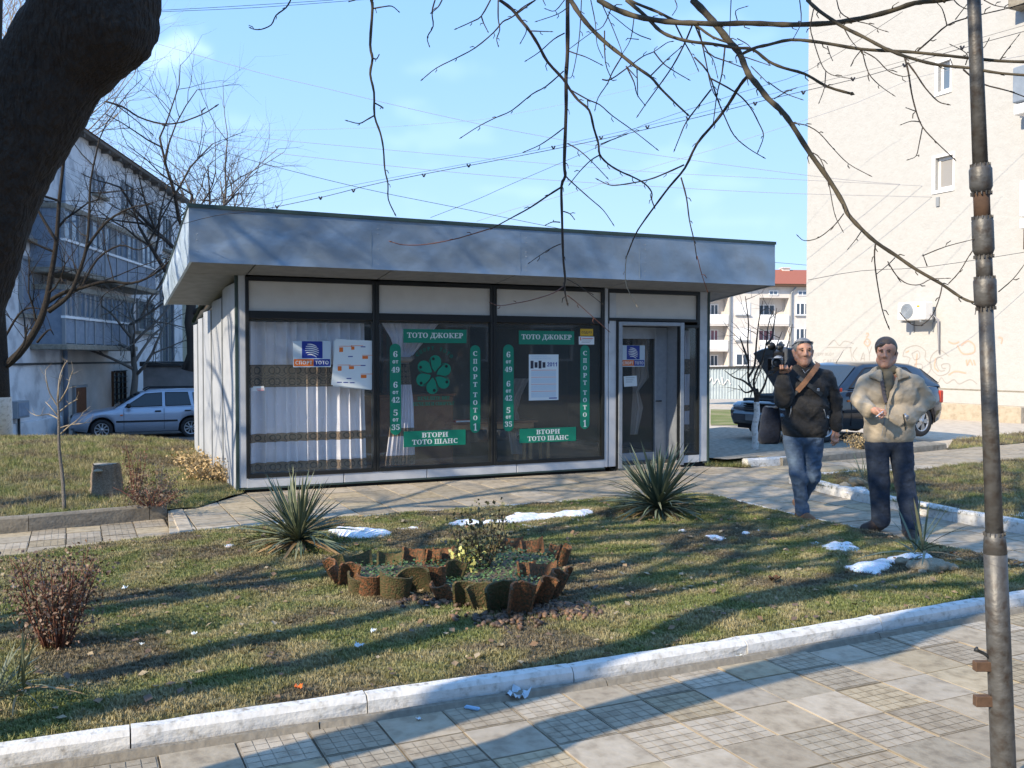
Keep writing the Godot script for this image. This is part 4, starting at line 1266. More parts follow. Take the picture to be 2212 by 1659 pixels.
# ---------------------------------------------------------------- left: the old apartment building, street wall
func window_part(parent: Node3D, x0: float, y0: float, x1: float, y1: float, z: float, fm: Material, pm: Material, bars := 1, fw := 0.06, depth := 0.05) -> void:
	var w := Node3D.new(); w.name = "window"; parent.add_child(w, true)
	var mb := MB.new()
	mb.span(Vector3(x0, y0, z - depth), Vector3(x1, y0 + fw, z + depth)); mb.span(Vector3(x0, y1 - fw, z - depth), Vector3(x1, y1, z + depth))
	mb.span(Vector3(x0, y0 + fw, z - depth), Vector3(x0 + fw, y1 - fw, z + depth)); mb.span(Vector3(x1 - fw, y0 + fw, z - depth), Vector3(x1, y1 - fw, z + depth))
	for i in bars:
		var x := lerpf(x0, x1, (i + 1.0) / (bars + 1.0))
		mb.span(Vector3(x - fw / 2, y0 + fw, z - depth * 0.8), Vector3(x + fw / 2, y1 - fw, z + depth * 0.8))
	obj("frame", mb, fm, w)
	mb = MB.new(); mb.span(Vector3(x0 + 0.01, y0 + 0.01, z - depth * 0.5), Vector3(x1 - 0.01, y1 - 0.01, z + depth * 0.2)); obj("pane", mb, pm, w)

func build_left_side() -> void:
	var n := Vector3(0.9949, 0, -0.1005)
	var t := Transform3D(Basis(Vector3(n.z, 0, -n.x), Vector3.UP, n), Vector3(-13.24, 0, -25.0))
	var b := thing("old_apartment_building", "weathered bluish white three storey building with glazed balconies behind bare trees", "building")
	b.transform = t
	var P := func(x, y, z := 0.0) -> Vector2: return on(t, x, y, z)
	var far: float = P.call(393, 600).x
	var roofy: float = P.call(300, 377).y
	var low := -1.0
	var split: float = P.call(134, 900).x
	var tan_top: float = P.call(139.7, 743).y
	var mb := MB.new(); mb.span(Vector3(-9.0, low, -10.0), Vector3(far, roofy, 0.0)); obj("wall", mb, mats["blue_render"], b)
	mb = MB.new(); mb.span(Vector3(split + 0.1, low, -0.05), Vector3(P.call(285, 800).x, tan_top, 0.012)); obj("tan_wall_patch", mb, mats["tan_render"], b)
	# eaves with rafters' ends
	mb = MB.new(); mb.span(Vector3(-9.3, roofy, -10.4), Vector3(far + 0.3, roofy + 0.12, 0.32), 0.02); obj("eave_board", mb, mats["bark_grey"], b)
	for i in 22:
		mb = MB.new(); mb.span(Vector3(-8.6 + i * (far + 8.6) / 22.0, roofy - 0.12, 0.0), Vector3(-8.5 + i * (far + 8.6) / 22.0, roofy, 0.28)); obj("rafter_end", mb, mats["bark_grey"], b)
	var roof := MB.new(); roof.face([Vector3(-9.3, roofy + 0.122, 0.36), Vector3(far + 0.3, roofy + 0.122, 0.36), Vector3(far + 0.3, roofy + 1.2, -5.0), Vector3(-9.3, roofy + 1.2, -5.0)], Vector3.UP); roof.face([Vector3(-9.3, roofy + 0.162, -10.4), Vector3(far + 0.3, roofy + 0.162, -10.4), Vector3(far + 0.3, roofy + 1.2, -5.0), Vector3(-9.3, roofy + 1.2, -5.0)], Vector3.UP); obj("roof", roof, mats["red_tiles"], b)
	# two glazed balconies
	var sets := [[138.0, 288.0, 743.0, 683.0, 624.0], [139.0, 336.0, 577.0, 516.0, 452.0]]
	for s in sets:
		var x0: float = P.call(s[0], 600, 0.9).x
		var x1: float = P.call(s[1], 600, 0.9).x
		var y0: float = P.call(s[0], s[2], 0.9).y
		var y1: float = P.call(s[0], s[3], 0.9).y
		var y2: float = P.call(s[0] + 12.0, s[4], 0.9).y
		var bal := Node3D.new(); bal.name = "balcony"; b.add_child(bal, true)
		mb = MB.new(); mb.span(Vector3(x0 - 0.1, y0 - 0.16, 0.0), Vector3(x1 + 0.1, y0, 1.0), 0.02); obj("slab", mb, mats["old_concrete"], bal)
		var pn := 8
		for i in pn:
			mb = MB.new(); mb.span(Vector3(lerpf(x0, x1, i / float(pn)) + 0.02, y0 + 0.02, 0.86), Vector3(lerpf(x0, x1, (i + 1.0) / pn) - 0.02, y1 - 0.06, 0.9), 0.006); obj("parapet_sheet", mb, mats["balcony_sheet"], bal)
			mb = MB.new(); mb.span(Vector3(lerpf(x0, x1, i / float(pn)) - 0.03, y0, 0.84), Vector3(lerpf(x0, x1, i / float(pn)) + 0.03, y2, 0.93)); obj("post", mb, mats["grey_pipe"], bal)
		mb = MB.new(); mb.span(Vector3(x0 - 0.04, y1 - 0.05, 0.82), Vector3(x1 + 0.04, y1 + 0.02, 0.94)); obj("rail", mb, mats["block_white"], bal)
		mb = MB.new(); mb.span(Vector3(x0 - 0.04, y2 - 0.04, 0.0), Vector3(x1 + 0.04, y2 + 0.1, 0.95)); obj("lintel", mb, mats["old_concrete"], bal)
		for i in pn * 2:
			var a := lerpf(x0, x1, i / float(pn * 2)) + 0.03
			var c := lerpf(x0, x1, (i + 1.0) / (pn * 2)) - 0.03
			window_part(bal, a, y1 + 0.02, c, y2 - 0.04, 0.88, mats["grey_pipe"], mats["sky_pane"] if i % 5 != 2 else mats["wall_grey"], 0, 0.03, 0.03)
		mb = MB.new(); mb.span(Vector3(x0, y0, 0.0), Vector3(x0 + 0.05, y2, 0.86)); mb.span(Vector3(x1 - 0.05, y0, 0.0), Vector3(x1, y2, 0.86)); obj("side_screen", mb, mats["balcony_sheet"], bal)
	# other windows: left column with shutters, right loggia, stair glazing, top floor
	for q in [[40, 560, 112, 680, 2], [40, 420, 112, 520, 2], [294, 648, 328, 716, 1], [345, 555, 372, 785, 1], [262, 395, 285, 455, 1], [318, 445, 335, 500, 1], [352, 470, 366, 540, 1], [200, 375, 222, 420, 1]]:
		var a: Vector2 = P.call(q[0], (q[1] + q[3]) / 2.0)
		var c: Vector2 = P.call(q[2], (q[1] + q[3]) / 2.0)
		var y0: float = P.call((q[0] + q[2]) / 2.0, q[3]).y
		var y1: float = P.call((q[0] + q[2]) / 2.0, q[1]).y
		window_part(b, a.x, y0, c.x, y1, 0.02, mats["grey_pipe"], mats["dark_pane"] if q[0] > 200 else mats["balcony_sheet"], q[4], 0.09, 0.07)
		mb = MB.new(); mb.span(Vector3(a.x - 0.1, y0 - 0.12, -0.02), Vector3(c.x + 0.1, y0 - 0.02, 0.2)); obj("sill", mb, mats["old_concrete"], b)
	# drainpipe, stringcourse cable, door, barred window
	mb = MB.new(true); mb.tube([Vector3(split, low, 0.12), Vector3(split, roofy - 0.1, 0.12)], [0.07, 0.07], 8); obj("drainpipe", mb, mats["balcony_sheet"], b)
	var cy: float = P.call(134, 785).y
	mb = MB.new(); mb.span(Vector3(-5, cy - 0.03, 0.0), Vector3(P.call(285, 790).x, cy + 0.03, 0.05)); obj("cable_duct", mb, mats["dark_iron"], b)
	var dx0: float = P.call(158, 890).x
	var dx1: float = P.call(183, 890).x
	var dy: float = P.call(170, 837).y
	mb = MB.new(); mb.span(Vector3(dx0, low, -0.02), Vector3(dx1, dy, 0.06)); obj("door", mb, mats["brown_wood"], b)
	mb = MB.new(); mb.span(Vector3(dx0 - 0.09, low, -0.02), Vector3(dx0, dy + 0.08, 0.1)); mb.span(Vector3(dx0, dy, -0.02), Vector3(dx1 + 0.02, dy + 0.08, 0.1)); obj("door_frame", mb, mats["grey_pipe"], b)
	var bw0: Vector2 = P.call(240, 839)
	var bw1: Vector2 = P.call(268, 839)
	var by0: float = P.call(254, 876).y
	var by1: float = P.call(254, 801).y
	window_part(b, bw0.x, by0, bw1.x, by1, 0.03, mats["rust"], mats["dark_pane"], 2, 0.07, 0.06)
	mb = MB.new()
	for i in 7: mb.span(Vector3(bw0.x, lerpf(by0, by1, i / 6.0) - 0.015, 0.1), Vector3(bw1.x, lerpf(by0, by1, i / 6.0) + 0.015, 0.13))
	var grille := obj("window_grille", mb, mats["dark_iron"], b); grille.set_meta("kind", "stuff")
	mb = MB.new(); mb.span(Vector3(-9.02, low, -0.02), Vector3(split - 0.15, P.call(90, 905).y, 0.07), 0.02); obj("wall_base", mb, mats["blue_render"], b)
	# electric box on the wall
	var e0: Vector2 = P.call(38, 884, 0.25)
	var e1: Vector2 = P.call(64, 884, 0.25)
	var ey0: float = P.call(50, 903, 0.25).y
	var ey1: float = P.call(50, 866, 0.25).y
	var eb := thing("meter_box", "grey electric meter box with a dark cable on the bluish wall", "electric box"); eb.transform = t * Transform3D(Basis(), Vector3((e0.x + e1.x) / 2.0, ey0, 0.0))
	var hw := (e1.x - e0.x) / 2.0
	mb = MB.new(); mb.span(Vector3(-hw, 0, 0.0), Vector3(hw, ey1 - ey0, 0.25), 0.01); obj("cabinet", mb, mats["grey_pipe"], eb)
	mb = MB.new(); mb.span(Vector3(-hw + 0.05, 0.05, 0.252), Vector3(hw - 0.05, ey1 - ey0 - 0.05, 0.262), 0.004); obj("lid", mb, mats["balcony_sheet"], eb)
	mb = MB.new(true); mb.tube([Vector3(0, 0.02, 0.12), Vector3(0.02, -0.5, 0.12), Vector3(0.3, -1.4, 0.1)], [0.035, 0.035, 0.035], 6); obj("cable", mb, mats["dark_iron"], eb)
	# grey garage wall behind the estate car
	var gw := thing("garage_wall", "grey rendered garage wall with a dark coping behind the silver car", "wall")
	gw.transform = Transform3D(Basis(Vector3.UP, 0.25), at(372, 850, 33.0))
	mb = MB.new(); mb.span(Vector3(-0.95, -1.6, -2.4), Vector3(5.0, 0.95, 0.0)); obj("wall", mb, mats["wall_grey"], gw)
	mb = MB.new(); mb.span(Vector3(-1.05, 0.952, -2.5), Vector3(5.1, 1.12, 0.12), 0.02); obj("coping", mb, mats["dark_iron"], gw)
	# pale yellow house behind it
	var yh := thing("yellow_house", "pale yellow rendered house between the old building and the shop", "house")
	yh.transform = Transform3D(Basis(Vector3.UP, 0.1), at(408, 790, 46.0))
	mb = MB.new(); mb.span(Vector3(-0.9, -3.0, -6.0), Vector3(9.0, 3.6, 0.0)); obj("wall", mb, mat("yellow_render", lin(0.46, 0.45, 0.34), 0.9), yh)
	mb = MB.new(); mb.span(Vector3(-1.1, 3.602, -6.2), Vector3(9.2, 3.8, 0.25)); obj("eave", mb, mats["old_concrete"], yh)
	window_part(yh, 0.35, 0.2, 1.3, 2.2, 0.02, mats["frame_white"], mats["sky_pane"], 1)

# ---------------------------------------------------------------- right: the blank gable wall and the far apartment block
func stroke(mb: MB, t: Transform3D, px: Array, w: float) -> void:
	var pts := []
	for i in range(0, px.size(), 2): pts.append(on(t, px[i], px[i + 1]))
	if pts.size() > 2:
		var c := []
		for p in pts: c.append(Vector3(p.x, p.y, 0))
		pts = []
		for p in curve(c, 4): pts.append(Vector2(p.x, p.y))
	var l := []
	var r := []
	for i in pts.size():
		var n: Vector2 = (pts[mini(i + 1, pts.size() - 1)] - pts[maxi(i - 1, 0)]).orthogonal().normalized() * w
		l.append(Vector3(pts[i].x - n.x, pts[i].y - n.y, 0.006)); r.append(Vector3(pts[i].x + n.x, pts[i].y + n.y, 0.006))
	for i in pts.size() - 1: mb.face([l[i], l[i + 1], r[i + 1], r[i]], Vector3.BACK)
func c8(a: Array) -> Array:
	var o := []
	for i in range(0, a.size(), 2):
		o.append(1492.5 + a[i] / 2.588); o.append(553.0 + a[i + 1] / 2.588)
	return o
func build_right_side() -> void:
	var z := Vector3(-0.90567, 0, 0.42399)
	var t := Transform3D(Basis(Vector3(z.z, 0, -z.x), Vector3.UP, z), Vector3(11.41, 0, -25.2))
	var b := thing("blank_wall_building", "tall pale rendered apartment building with a nearly blank wall and two small windows", "building")
	b.transform = t
	var x0: float = on(t, 1743, 500).x
	var x1: float = on(t, 2226, 500).x
	# the wall with two window openings cut into it
	var holes := []
	for q in [[2027, 2053, 133, 196], [2021, 2059, 338, 408]]:
		var a := on(t, q[0], (q[2] + q[3]) / 2.0)
		var c := on(t, q[1], (q[2] + q[3]) / 2.0)
		holes.append([a.x, on(t, (q[0] + q[1]) / 2.0, q[3]).y, c.x, on(t, (q[0] + q[1]) / 2.0, q[2]).y])
	var ys := [-0.5, holes[1][1], holes[1][3], holes[0][1], holes[0][3], 17.0]
	var mb := MB.new()
	for i in 5:
		var h = holes[1] if i == 1 else (holes[0] if i == 3 else null)
		if h == null: mb.face([Vector3(x0, ys[i], 0), Vector3(x1, ys[i], 0), Vector3(x1, ys[i + 1], 0), Vector3(x0, ys[i + 1], 0)], Vector3.BACK)
		else:
			mb.face([Vector3(x0, ys[i], 0), Vector3(h[0], ys[i], 0), Vector3(h[0], ys[i + 1], 0), Vector3(x0, ys[i + 1], 0)], Vector3.BACK)
			mb.face([Vector3(h[2], ys[i], 0), Vector3(x1, ys[i], 0), Vector3(x1, ys[i + 1], 0), Vector3(h[2], ys[i + 1], 0)], Vector3.BACK)
	for h in holes:
		for e in [[h[0], h[1], h[2], h[1]], [h[2], h[1], h[2], h[3]], [h[2], h[3], h[0], h[3]], [h[0], h[3], h[0], h[1]]]:
			mb.face([Vector3(e[0], e[1], 0), Vector3(e[2], e[3], 0), Vector3(e[2], e[3], -0.16), Vector3(e[0], e[1], -0.16)], Vector3((h[0] + h[2]) / 2.0 - (e[0] + e[2]) / 2.0, (h[1] + h[3]) / 2.0 - (e[1] + e[3]) / 2.0, 0))
	for f in [[Vector3(x0, -0.5, 0), Vector3(x0, 17, 0), Vector3(x0, 17, -12), Vector3(x0, -0.5, -12), Vector3.LEFT], [Vector3(x1, -0.5, 0), Vector3(x1, 17, 0), Vector3(x1, 17, -12), Vector3(x1, -0.5, -12), Vector3.RIGHT], [Vector3(x0, 17, 0), Vector3(x1, 17, 0), Vector3(x1, 17, -12), Vector3(x0, 17, -12), Vector3.UP], [Vector3(x0, -0.5, -12), Vector3(x1, -0.5, -12), Vector3(x1, 17, -12), Vector3(x0, 17, -12), Vector3.FORWARD]]:
		mb.face([f[0], f[1], f[2], f[3]], f[4])
	obj("wall", mb, mats["white_render"], b)
	for i in 2:
		var h: Array = holes[i]
		window_part(b, h[0] + 0.005, h[1] + 0.005, h[2] - 0.005, h[3] - 0.005, -0.13, mats["frame_white"], mats["sky_pane"] if i == 0 else mat("curtained_pane", lin(0.30, 0.29, 0.28), 0.15), 0, 0.07, 0.025)
		mb = MB.new(); mb.span(Vector3(h[0] - 0.1, h[1] - 0.09, -0.02), Vector3(h[0] - 0.002, h[3] + 0.07, 0.025)); mb.span(Vector3(h[2] + 0.002, h[1] - 0.09, -0.02), Vector3(h[2] + 0.05, h[3] + 0.07, 0.025)); mb.span(Vector3(h[0], h[1] - 0.09, -0.02), Vector3(h[2], h[1] - 0.002, 0.03)); mb.span(Vector3(h[0], h[3] + 0.002, -0.02), Vector3(h[2], h[3] + 0.07, 0.025))
		obj("window_surround", mb, mats["frame_white"], b)
	# stepped concrete base
	mb = MB.new(); mb.span(Vector3(x0, -0.5, -0.02), Vector3(x1 + 0.02, on(t, 2100, 872).y, 0.28), 0.02); obj("base", mb, mats["concrete"], b)
	mb = MB.new(); mb.span(Vector3(x0, on(t, 2100, 842).y - 0.015, -0.01), Vector3(x1, on(t, 2100, 842).y + 0.015, 0.012)); obj("base_joint", mb, mats["old_concrete"], b)
	# graffiti: outlines and faded orange fills
	var grey_paint := mat("grey_paint", lin(0.36, 0.34, 0.32), 0.9)
	var orange_paint := mat("orange_paint", lin(0.52, 0.36, 0.28), 0.9)
	mb = MB.new()
	for s in [[890, 505, 905, 600], [930, 510, 905, 555, 945, 605], [945, 600, 965, 540, 970, 600], [950, 575, 968, 572], [985, 505, 998, 545, 998, 600], [1012, 505, 998, 545],
			[1185, 560, 1200, 520, 1260, 500, 1310, 530, 1310, 575, 1345, 610, 1320, 660, 1250, 650, 1215, 610, 1225, 570, 1185, 560], [1235, 545, 1270, 530, 1280, 565, 1250, 580, 1235, 545], [1250, 605, 1290, 605, 1290, 635, 1255, 630, 1250, 605],
			[1440, 560, 1390, 525, 1345, 560, 1340, 620, 1385, 668, 1440, 650, 1445, 605, 1405, 605, 1405, 625, 1425, 628], [1410, 575, 1380, 565, 1372, 600, 1390, 640, 1420, 640],
			[770, 500, 800, 470, 830, 500, 860, 475, 910, 490], [760, 510, 900, 512], [690, 640, 760, 610, 830, 620], [1350, 680, 1380, 710, 1400, 680, 1430, 712, 1470, 690, 1500, 715, 1560, 690, 1600, 715]]:
		stroke(mb, t, c8(s), 0.012)
	obj("grey_graffiti", mb, grey_paint, b)
	mb = MB.new()
	for s in [[970, 480, 985, 462, 1003, 480, 990, 503, 970, 490, 970, 478], [980, 455, 990, 445, 992, 432, 980, 434], [978, 480, 982, 480], [992, 480, 996, 480], [1440, 478, 1470, 490, 1500, 480], [1490, 500, 1520, 545, 1580, 540, 1585, 500, 1550, 475, 1510, 500], [1540, 580, 1545, 610, 1560, 580, 1575, 610], [1580, 580, 1590, 610], [1440, 665, 1480, 645, 1540, 655], [1265, 545, 1258, 620], [1370, 570, 1362, 620, 1385, 645], [1200, 540, 1220, 530], [1720, 455, 1740, 460, 1735, 490]]:
		stroke(mb, t, c8(s), 0.02)
	obj("orange_graffiti", mb, orange_paint, b)
	var sans := font_of("Droid Sans", false)
	for w in [["EVERY BODY", 690, 800, 541, 556], ["CALIS", 740, 820, 578, 598]]:
		var pa := on(t, 1492.5 + w[1] / 2.588, 553 + w[3] / 2.588)
		var pb := on(t, 1492.5 + w[2] / 2.588, 553 + w[4] / 2.588)
		lettering(b, w[0], sans, grey_paint, Transform3D(Basis(), Vector3((pa.x + pb.x) / 2.0, (pa.y + pb.y) / 2.0, 0.004)), absf(pb.x - pa.x), absf(pa.y - pb.y))
	# balconies and boxes at the wall's right end
	for q in [[2172, 2, 2215, 30, "old_concrete"], [2182, 157, 2214, 232, "balcony_sheet"], [2184, 236, 2214, 258, "block_white"], [2196, 398, 2216, 474, "block_white"], [2196, 478, 2216, 500, "block_white"]]:
		var a := on(t, q[0], (q[1] + q[3]) / 2.0)
		var y0 := on(t, (q[0] + q[2]) / 2.0, q[3]).y
		var y1 := on(t, (q[0] + q[2]) / 2.0, q[1]).y
		mb = MB.new(); mb.span(Vector3(a.x + 0.4, y0, -0.02), Vector3(x1 + 1.1, y1, 0.45), 0.02); obj("balcony_end", mb, mats[q[4]], b)
	mb = MB.new(true); mb.tube([Vector3(x1 - 0.08, 4.2, 0.06), Vector3(x1 - 0.06, 12.0, 0.06)], [0.05, 0.05], 8); obj("drainpipe", mb, mats["rust"], b)
	# short pipe under the lower window
	mb = MB.new(); var pp := on(t, 2027, 436); mb.span(Vector3(pp.x - 0.05, pp.y - 0.12, -0.01), Vector3(pp.x + 0.05, pp.y + 0.12, 0.04)); obj("vent_pipe", mb, mats["grey_pipe"], b)
	# air conditioner
	var aa := on(t, 1944, 674, 0.4)
	var ab := on(t, 2003, 674, 0.4)
	var ay0 := on(t, 1970, 692, 0.4).y
	var ay1 := on(t, 1970, 653, 0.4).y
	var ac := thing("air_conditioner", "white air conditioner unit mounted on the blank pale wall", "air conditioner")
	ac.transform = t * Transform3D(Basis(), Vector3(aa.x, ay0, 0.1))
	var w: float = ab.x - aa.x
	var h := ay1 - ay0
	mb = MB.new(); mb.span(Vector3(0, 0, 0.08), Vector3(w, h, 0.40), 0.025); obj("housing", mb, mats["frame_white"], ac)
	var dk := mats["grey_pipe"] as Material
	mb = MB.new()
	for r in 5:
		var pts := []
		for k in 25: pts.append(Vector3(w * 0.36 + cos(TAU * k / 24.0) * (0.05 + r * 0.05) * h * 1.7, h * 0.5 + sin(TAU * k / 24.0) * (0.05 + r * 0.05) * h * 1.7, 0.405))
		mb.tube(pts, ramp(25, 0.008, 0.008), 4, false)
	obj("fan_grille", mb, dk, ac)
	mb = MB.new(); var disc := []
	for k in 24: disc.append(Vector3(w * 0.36 + cos(TAU * k / 24.0) * h * 0.4, h * 0.5 + sin(TAU * k / 24.0) * h * 0.4, 0.4025))
	mb.face(disc, Vector3.BACK); obj("fan_opening", mb, mats["balcony_sheet"], ac)
	for s in [0.15, 0.85]:
		mb = MB.new(); mb.span(Vector3(w * s - 0.02, -0.06, -0.1), Vector3(w * s + 0.02, -0.001, 0.4)); mb.span(Vector3(w * s - 0.02, -0.3, -0.1), Vector3(w * s + 0.02, -0.06, -0.06)); obj("bracket", mb, mats["grey_pipe"], ac)
	mb = MB.new(); mb.span(Vector3(w * 0.72, h * 0.7, 0.401), Vector3(w * 0.82, h * 0.8, 0.405)); obj("badge", mb, mats["sign_yellow"], ac)
	mb = MB.new(true); mb.tube([Vector3(w * 1.02, h * 0.3, 0.2), Vector3(w * 1.1, 0.0, 0.0), Vector3(w * 1.1, -0.9, -0.06)], [0.03, 0.03, 0.02], 6); obj("hose", mb, mats["wire_pale"], ac)
	# --- far apartment block, about a hundred metres off
	var ft := Transform3D(Basis(Vector3.UP, 0.12), at(1640, 802, 98.0))
	var f := thing("far_apartment_block", "distant cream apartment block with a red tiled roof and white balconies", "building")
	f.transform = ft
	var F := func(x, y, zz := 0.0) -> Vector2: return on(ft, x, y, zz)
	var X := func(x) -> float: return on(ft, x, 700.0).x
	var Y := func(y) -> float: return on(ft, 1640.0, y).y
	var top: float = Y.call(619)
	var gy: float = -3.0
	for s in [[1440, 1529], [1573, 1640], [1704, 1790]]:
		mb = MB.new(); mb.span(Vector3(X.call(s[0]), gy, -8.0), Vector3(X.call(s[1]), Y.call(643), 0.0)); obj("wall", mb, mats["block_render"], f)
	mb = MB.new(); mb.span(Vector3(X.call(1440), Y.call(643), -8.0), Vector3(X.call(1790), top, 0.0)); obj("upper_wall", mb, mats["block_render"], f)
	for s in [[1529, 1573], [1640, 1704]]:
		mb = MB.new(); mb.span(Vector3(X.call(s[0]), gy, -8.0), Vector3(X.call(s[1]), Y.call(643), -1.3)); obj("recessed_wall", mb, mats["block_render"], f)
		for k in 4:
			var y: float = Y.call(700) - k * 2.65
			var par := Node3D.new(); par.name = "balcony"; f.add_child(par, true)
			mb = MB.new(); mb.span(Vector3(X.call(s[0]) + 0.02, y, 0.0), Vector3(X.call(s[1]) - 0.02, y + 0.98, 0.14)); obj("parapet", mb, mats["block_white"], par)
			mb = MB.new(); mb.span(Vector3(X.call(s[0]) + 0.02, y - 0.2, -1.28), Vector3(X.call(s[1]) - 0.02, y - 0.01, 0.1)); obj("slab", mb, mats["block_render"], par)
			var xa: float = X.call(s[0]) + 0.2
			var wd: float = X.call(s[1]) - X.call(s[0])
			window_part(f, xa + wd * 0.05, y + 0.1, xa + wd * 0.62, y + 2.1, -1.28, mats["frame_white"], mats["dark_pane"] if k != 1 else mat("pink_pane%d" % int(s[0]), lin(0.25, 0.10, 0.13), 0.2), 2, 0.1)
	for k in 4:
		var dy := -k * 2.65
		window_part(f, X.call(1589), Y.call(680) + dy, X.call(1620), Y.call(653) + dy, 0.03, mats["frame_white"], mats["block_white"] if k != 2 else mats["dark_pane"], 1, 0.12)
		window_part(f, X.call(1718), Y.call(681) + dy, X.call(1747), Y.call(653) + dy, 0.03, mats["frame_white"], mats["dark_pane"], 2, 0.12)
		for s in [[1588, 1621], [1717, 1748]]:
			mb = MB.new(); mb.span(Vector3(X.call(s[0]), Y.call(683) + dy, -0.01), Vector3(X.call(s[1]), Y.call(681) + dy, 0.18)); obj("sill", mb, mats["grey_pipe"], f)
	for s in [[1660, 1680], [1722, 1743]]:
		window_part(f, X.call(s[0]), Y.call(638), X.call(s[1]), Y.call(627), 0.03, mats["frame_white"], mats["sky_pane"], 1, 0.1)
	for s in [1576, 1708]:
		mb = MB.new(true); mb.tube([Vector3(X.call(s), gy, 0.15), Vector3(X.call(s), Y.call(632), 0.15), Vector3(X.call(s) + 0.4, top, 0.4)], [0.09, 0.09, 0.09], 8); obj("drainpipe", mb, mats["grey_pipe"], f)
	mb = MB.new(); mb.span(Vector3(X.call(1430), top, -8.3), Vector3(X.call(1800), top + 0.25, 0.7)); obj("eave", mb, mats["rust"], f)
	var rt := MB.new(); var ry: float = top + 0.252
	rt.face([Vector3(X.call(1430), ry, 0.75), Vector3(X.call(1800), ry, 0.75), Vector3(X.call(1800), ry + 1.9, -4.0), Vector3(X.call(1430), ry + 1.9, -4.0)], Vector3.UP); rt.face([Vector3(X.call(1430), ry, -8.8), Vector3(X.call(1800), ry, -8.8), Vector3(X.call(1800), ry + 1.9, -4.0), Vector3(X.call(1430), ry + 1.9, -4.0)], Vector3.UP)
	var roof := obj("roof", rt, mats["red_tiles"], f)
	for s in [[1720, 1736, 572], [1674, 1682, 585], [1684, 1700, 584], [1640, 1652, 578]]:
		mb = MB.new(); mb.span(Vector3(X.call(s[0]), ry + 0.5, -4.4), Vector3(X.call(s[1]), Y.call(s[2]), -3.6), 0.03); mb.span(Vector3(X.call(s[0]) - 0.08, Y.call(s[2]) + 0.004, -4.5), Vector3(X.call(s[1]) + 0.08, Y.call(s[2]) + 0.12, -3.5)); obj("chimney", mb, mats["block_render"], roof)
	# corrugated fence
	var fa := at(1500, 862, 36.0)
	var fb := at(1690, 862, 35.0)
	var fe := thing("corrugated_fence", "pale blue corrugated metal fence with faint white scribbles behind the small tree", "fence")
	var fd := (fb - fa).normalized()
	fe.transform = Transform3D(Basis(fd, Vector3.UP, fd.cross(Vector3.UP)), fa)
	var fl := fa.distance_to(fb)
	for i in 6:
		mb = MB.new()
		var n := 20
		var row := []
		for k in n + 1:
			row.append(Vector3(fl * (i + k / float(n)) / 6.0, 0, 0.03 * [0, 1, 1, 0][k % 4] + 0.004 * (i % 2)))
		for k in n: mb.face([row[k], row[k + 1], row[k + 1] + Vector3.UP * 1.16, row[k] + Vector3.UP * 1.16], Vector3.BACK)
		obj("corrugated_sheet", mb, mats["fence_sheet"], fe)
	mb = MB.new(); mb.span(Vector3(0, 1.16, -0.02), Vector3(fl, 1.24, 0.07)); obj("top_rail", mb, mats["dark_iron"], fe)
	mb = MB.new()
	for s in [[1531, 828, 1538, 815, 1542, 830, 1550, 818, 1556, 830], [1560, 815, 1562, 832, 1572, 820, 1578, 830]]:
		var pts := []
		for i in range(0, s.size(), 2):
			var q := on(fe.transform, s[i], s[i + 1], 0.05)
			pts.append(Vector3(q.x, q.y, 0.05))
		mb.tube(curve(pts, 3), ramp(pts.size() * 3 - 2, 0.02, 0.02), 4)
	obj("scribble", mb, mats["block_white"], fe)
	# the apartment block on the camera's side of the park, seen only mirrored in the shop's windows
	var rb := thing("opposite_building", "brown rendered apartment building across the park mirrored in the windows", "building")
	rb.transform = Transform3D(Basis(Vector3.UP, -2.35), Vector3(17, 0, 12))
	mb = MB.new(); mb.span(Vector3(-16, -0.5, -10), Vector3(16, 11.0, 0.0)); obj("wall", mb, mat("brown_render", lin(0.13, 0.105, 0.085), 0.9), rb)
	mb = MB.new(); mb.span(Vector3(-16.3, 11.0, -10.3), Vector3(16.3, 11.4, 0.5)); obj("eave", mb, mats["rust"], rb)
	for i in 8:
		for j in 3: window_part(rb, -14.5 + i * 3.8, 1.4 + j * 3.2, -12.6 + i * 3.8, 3.0 + j * 3.2, 0.02, mats["frame_white"], mats["dark_pane"], 1, 0.1)

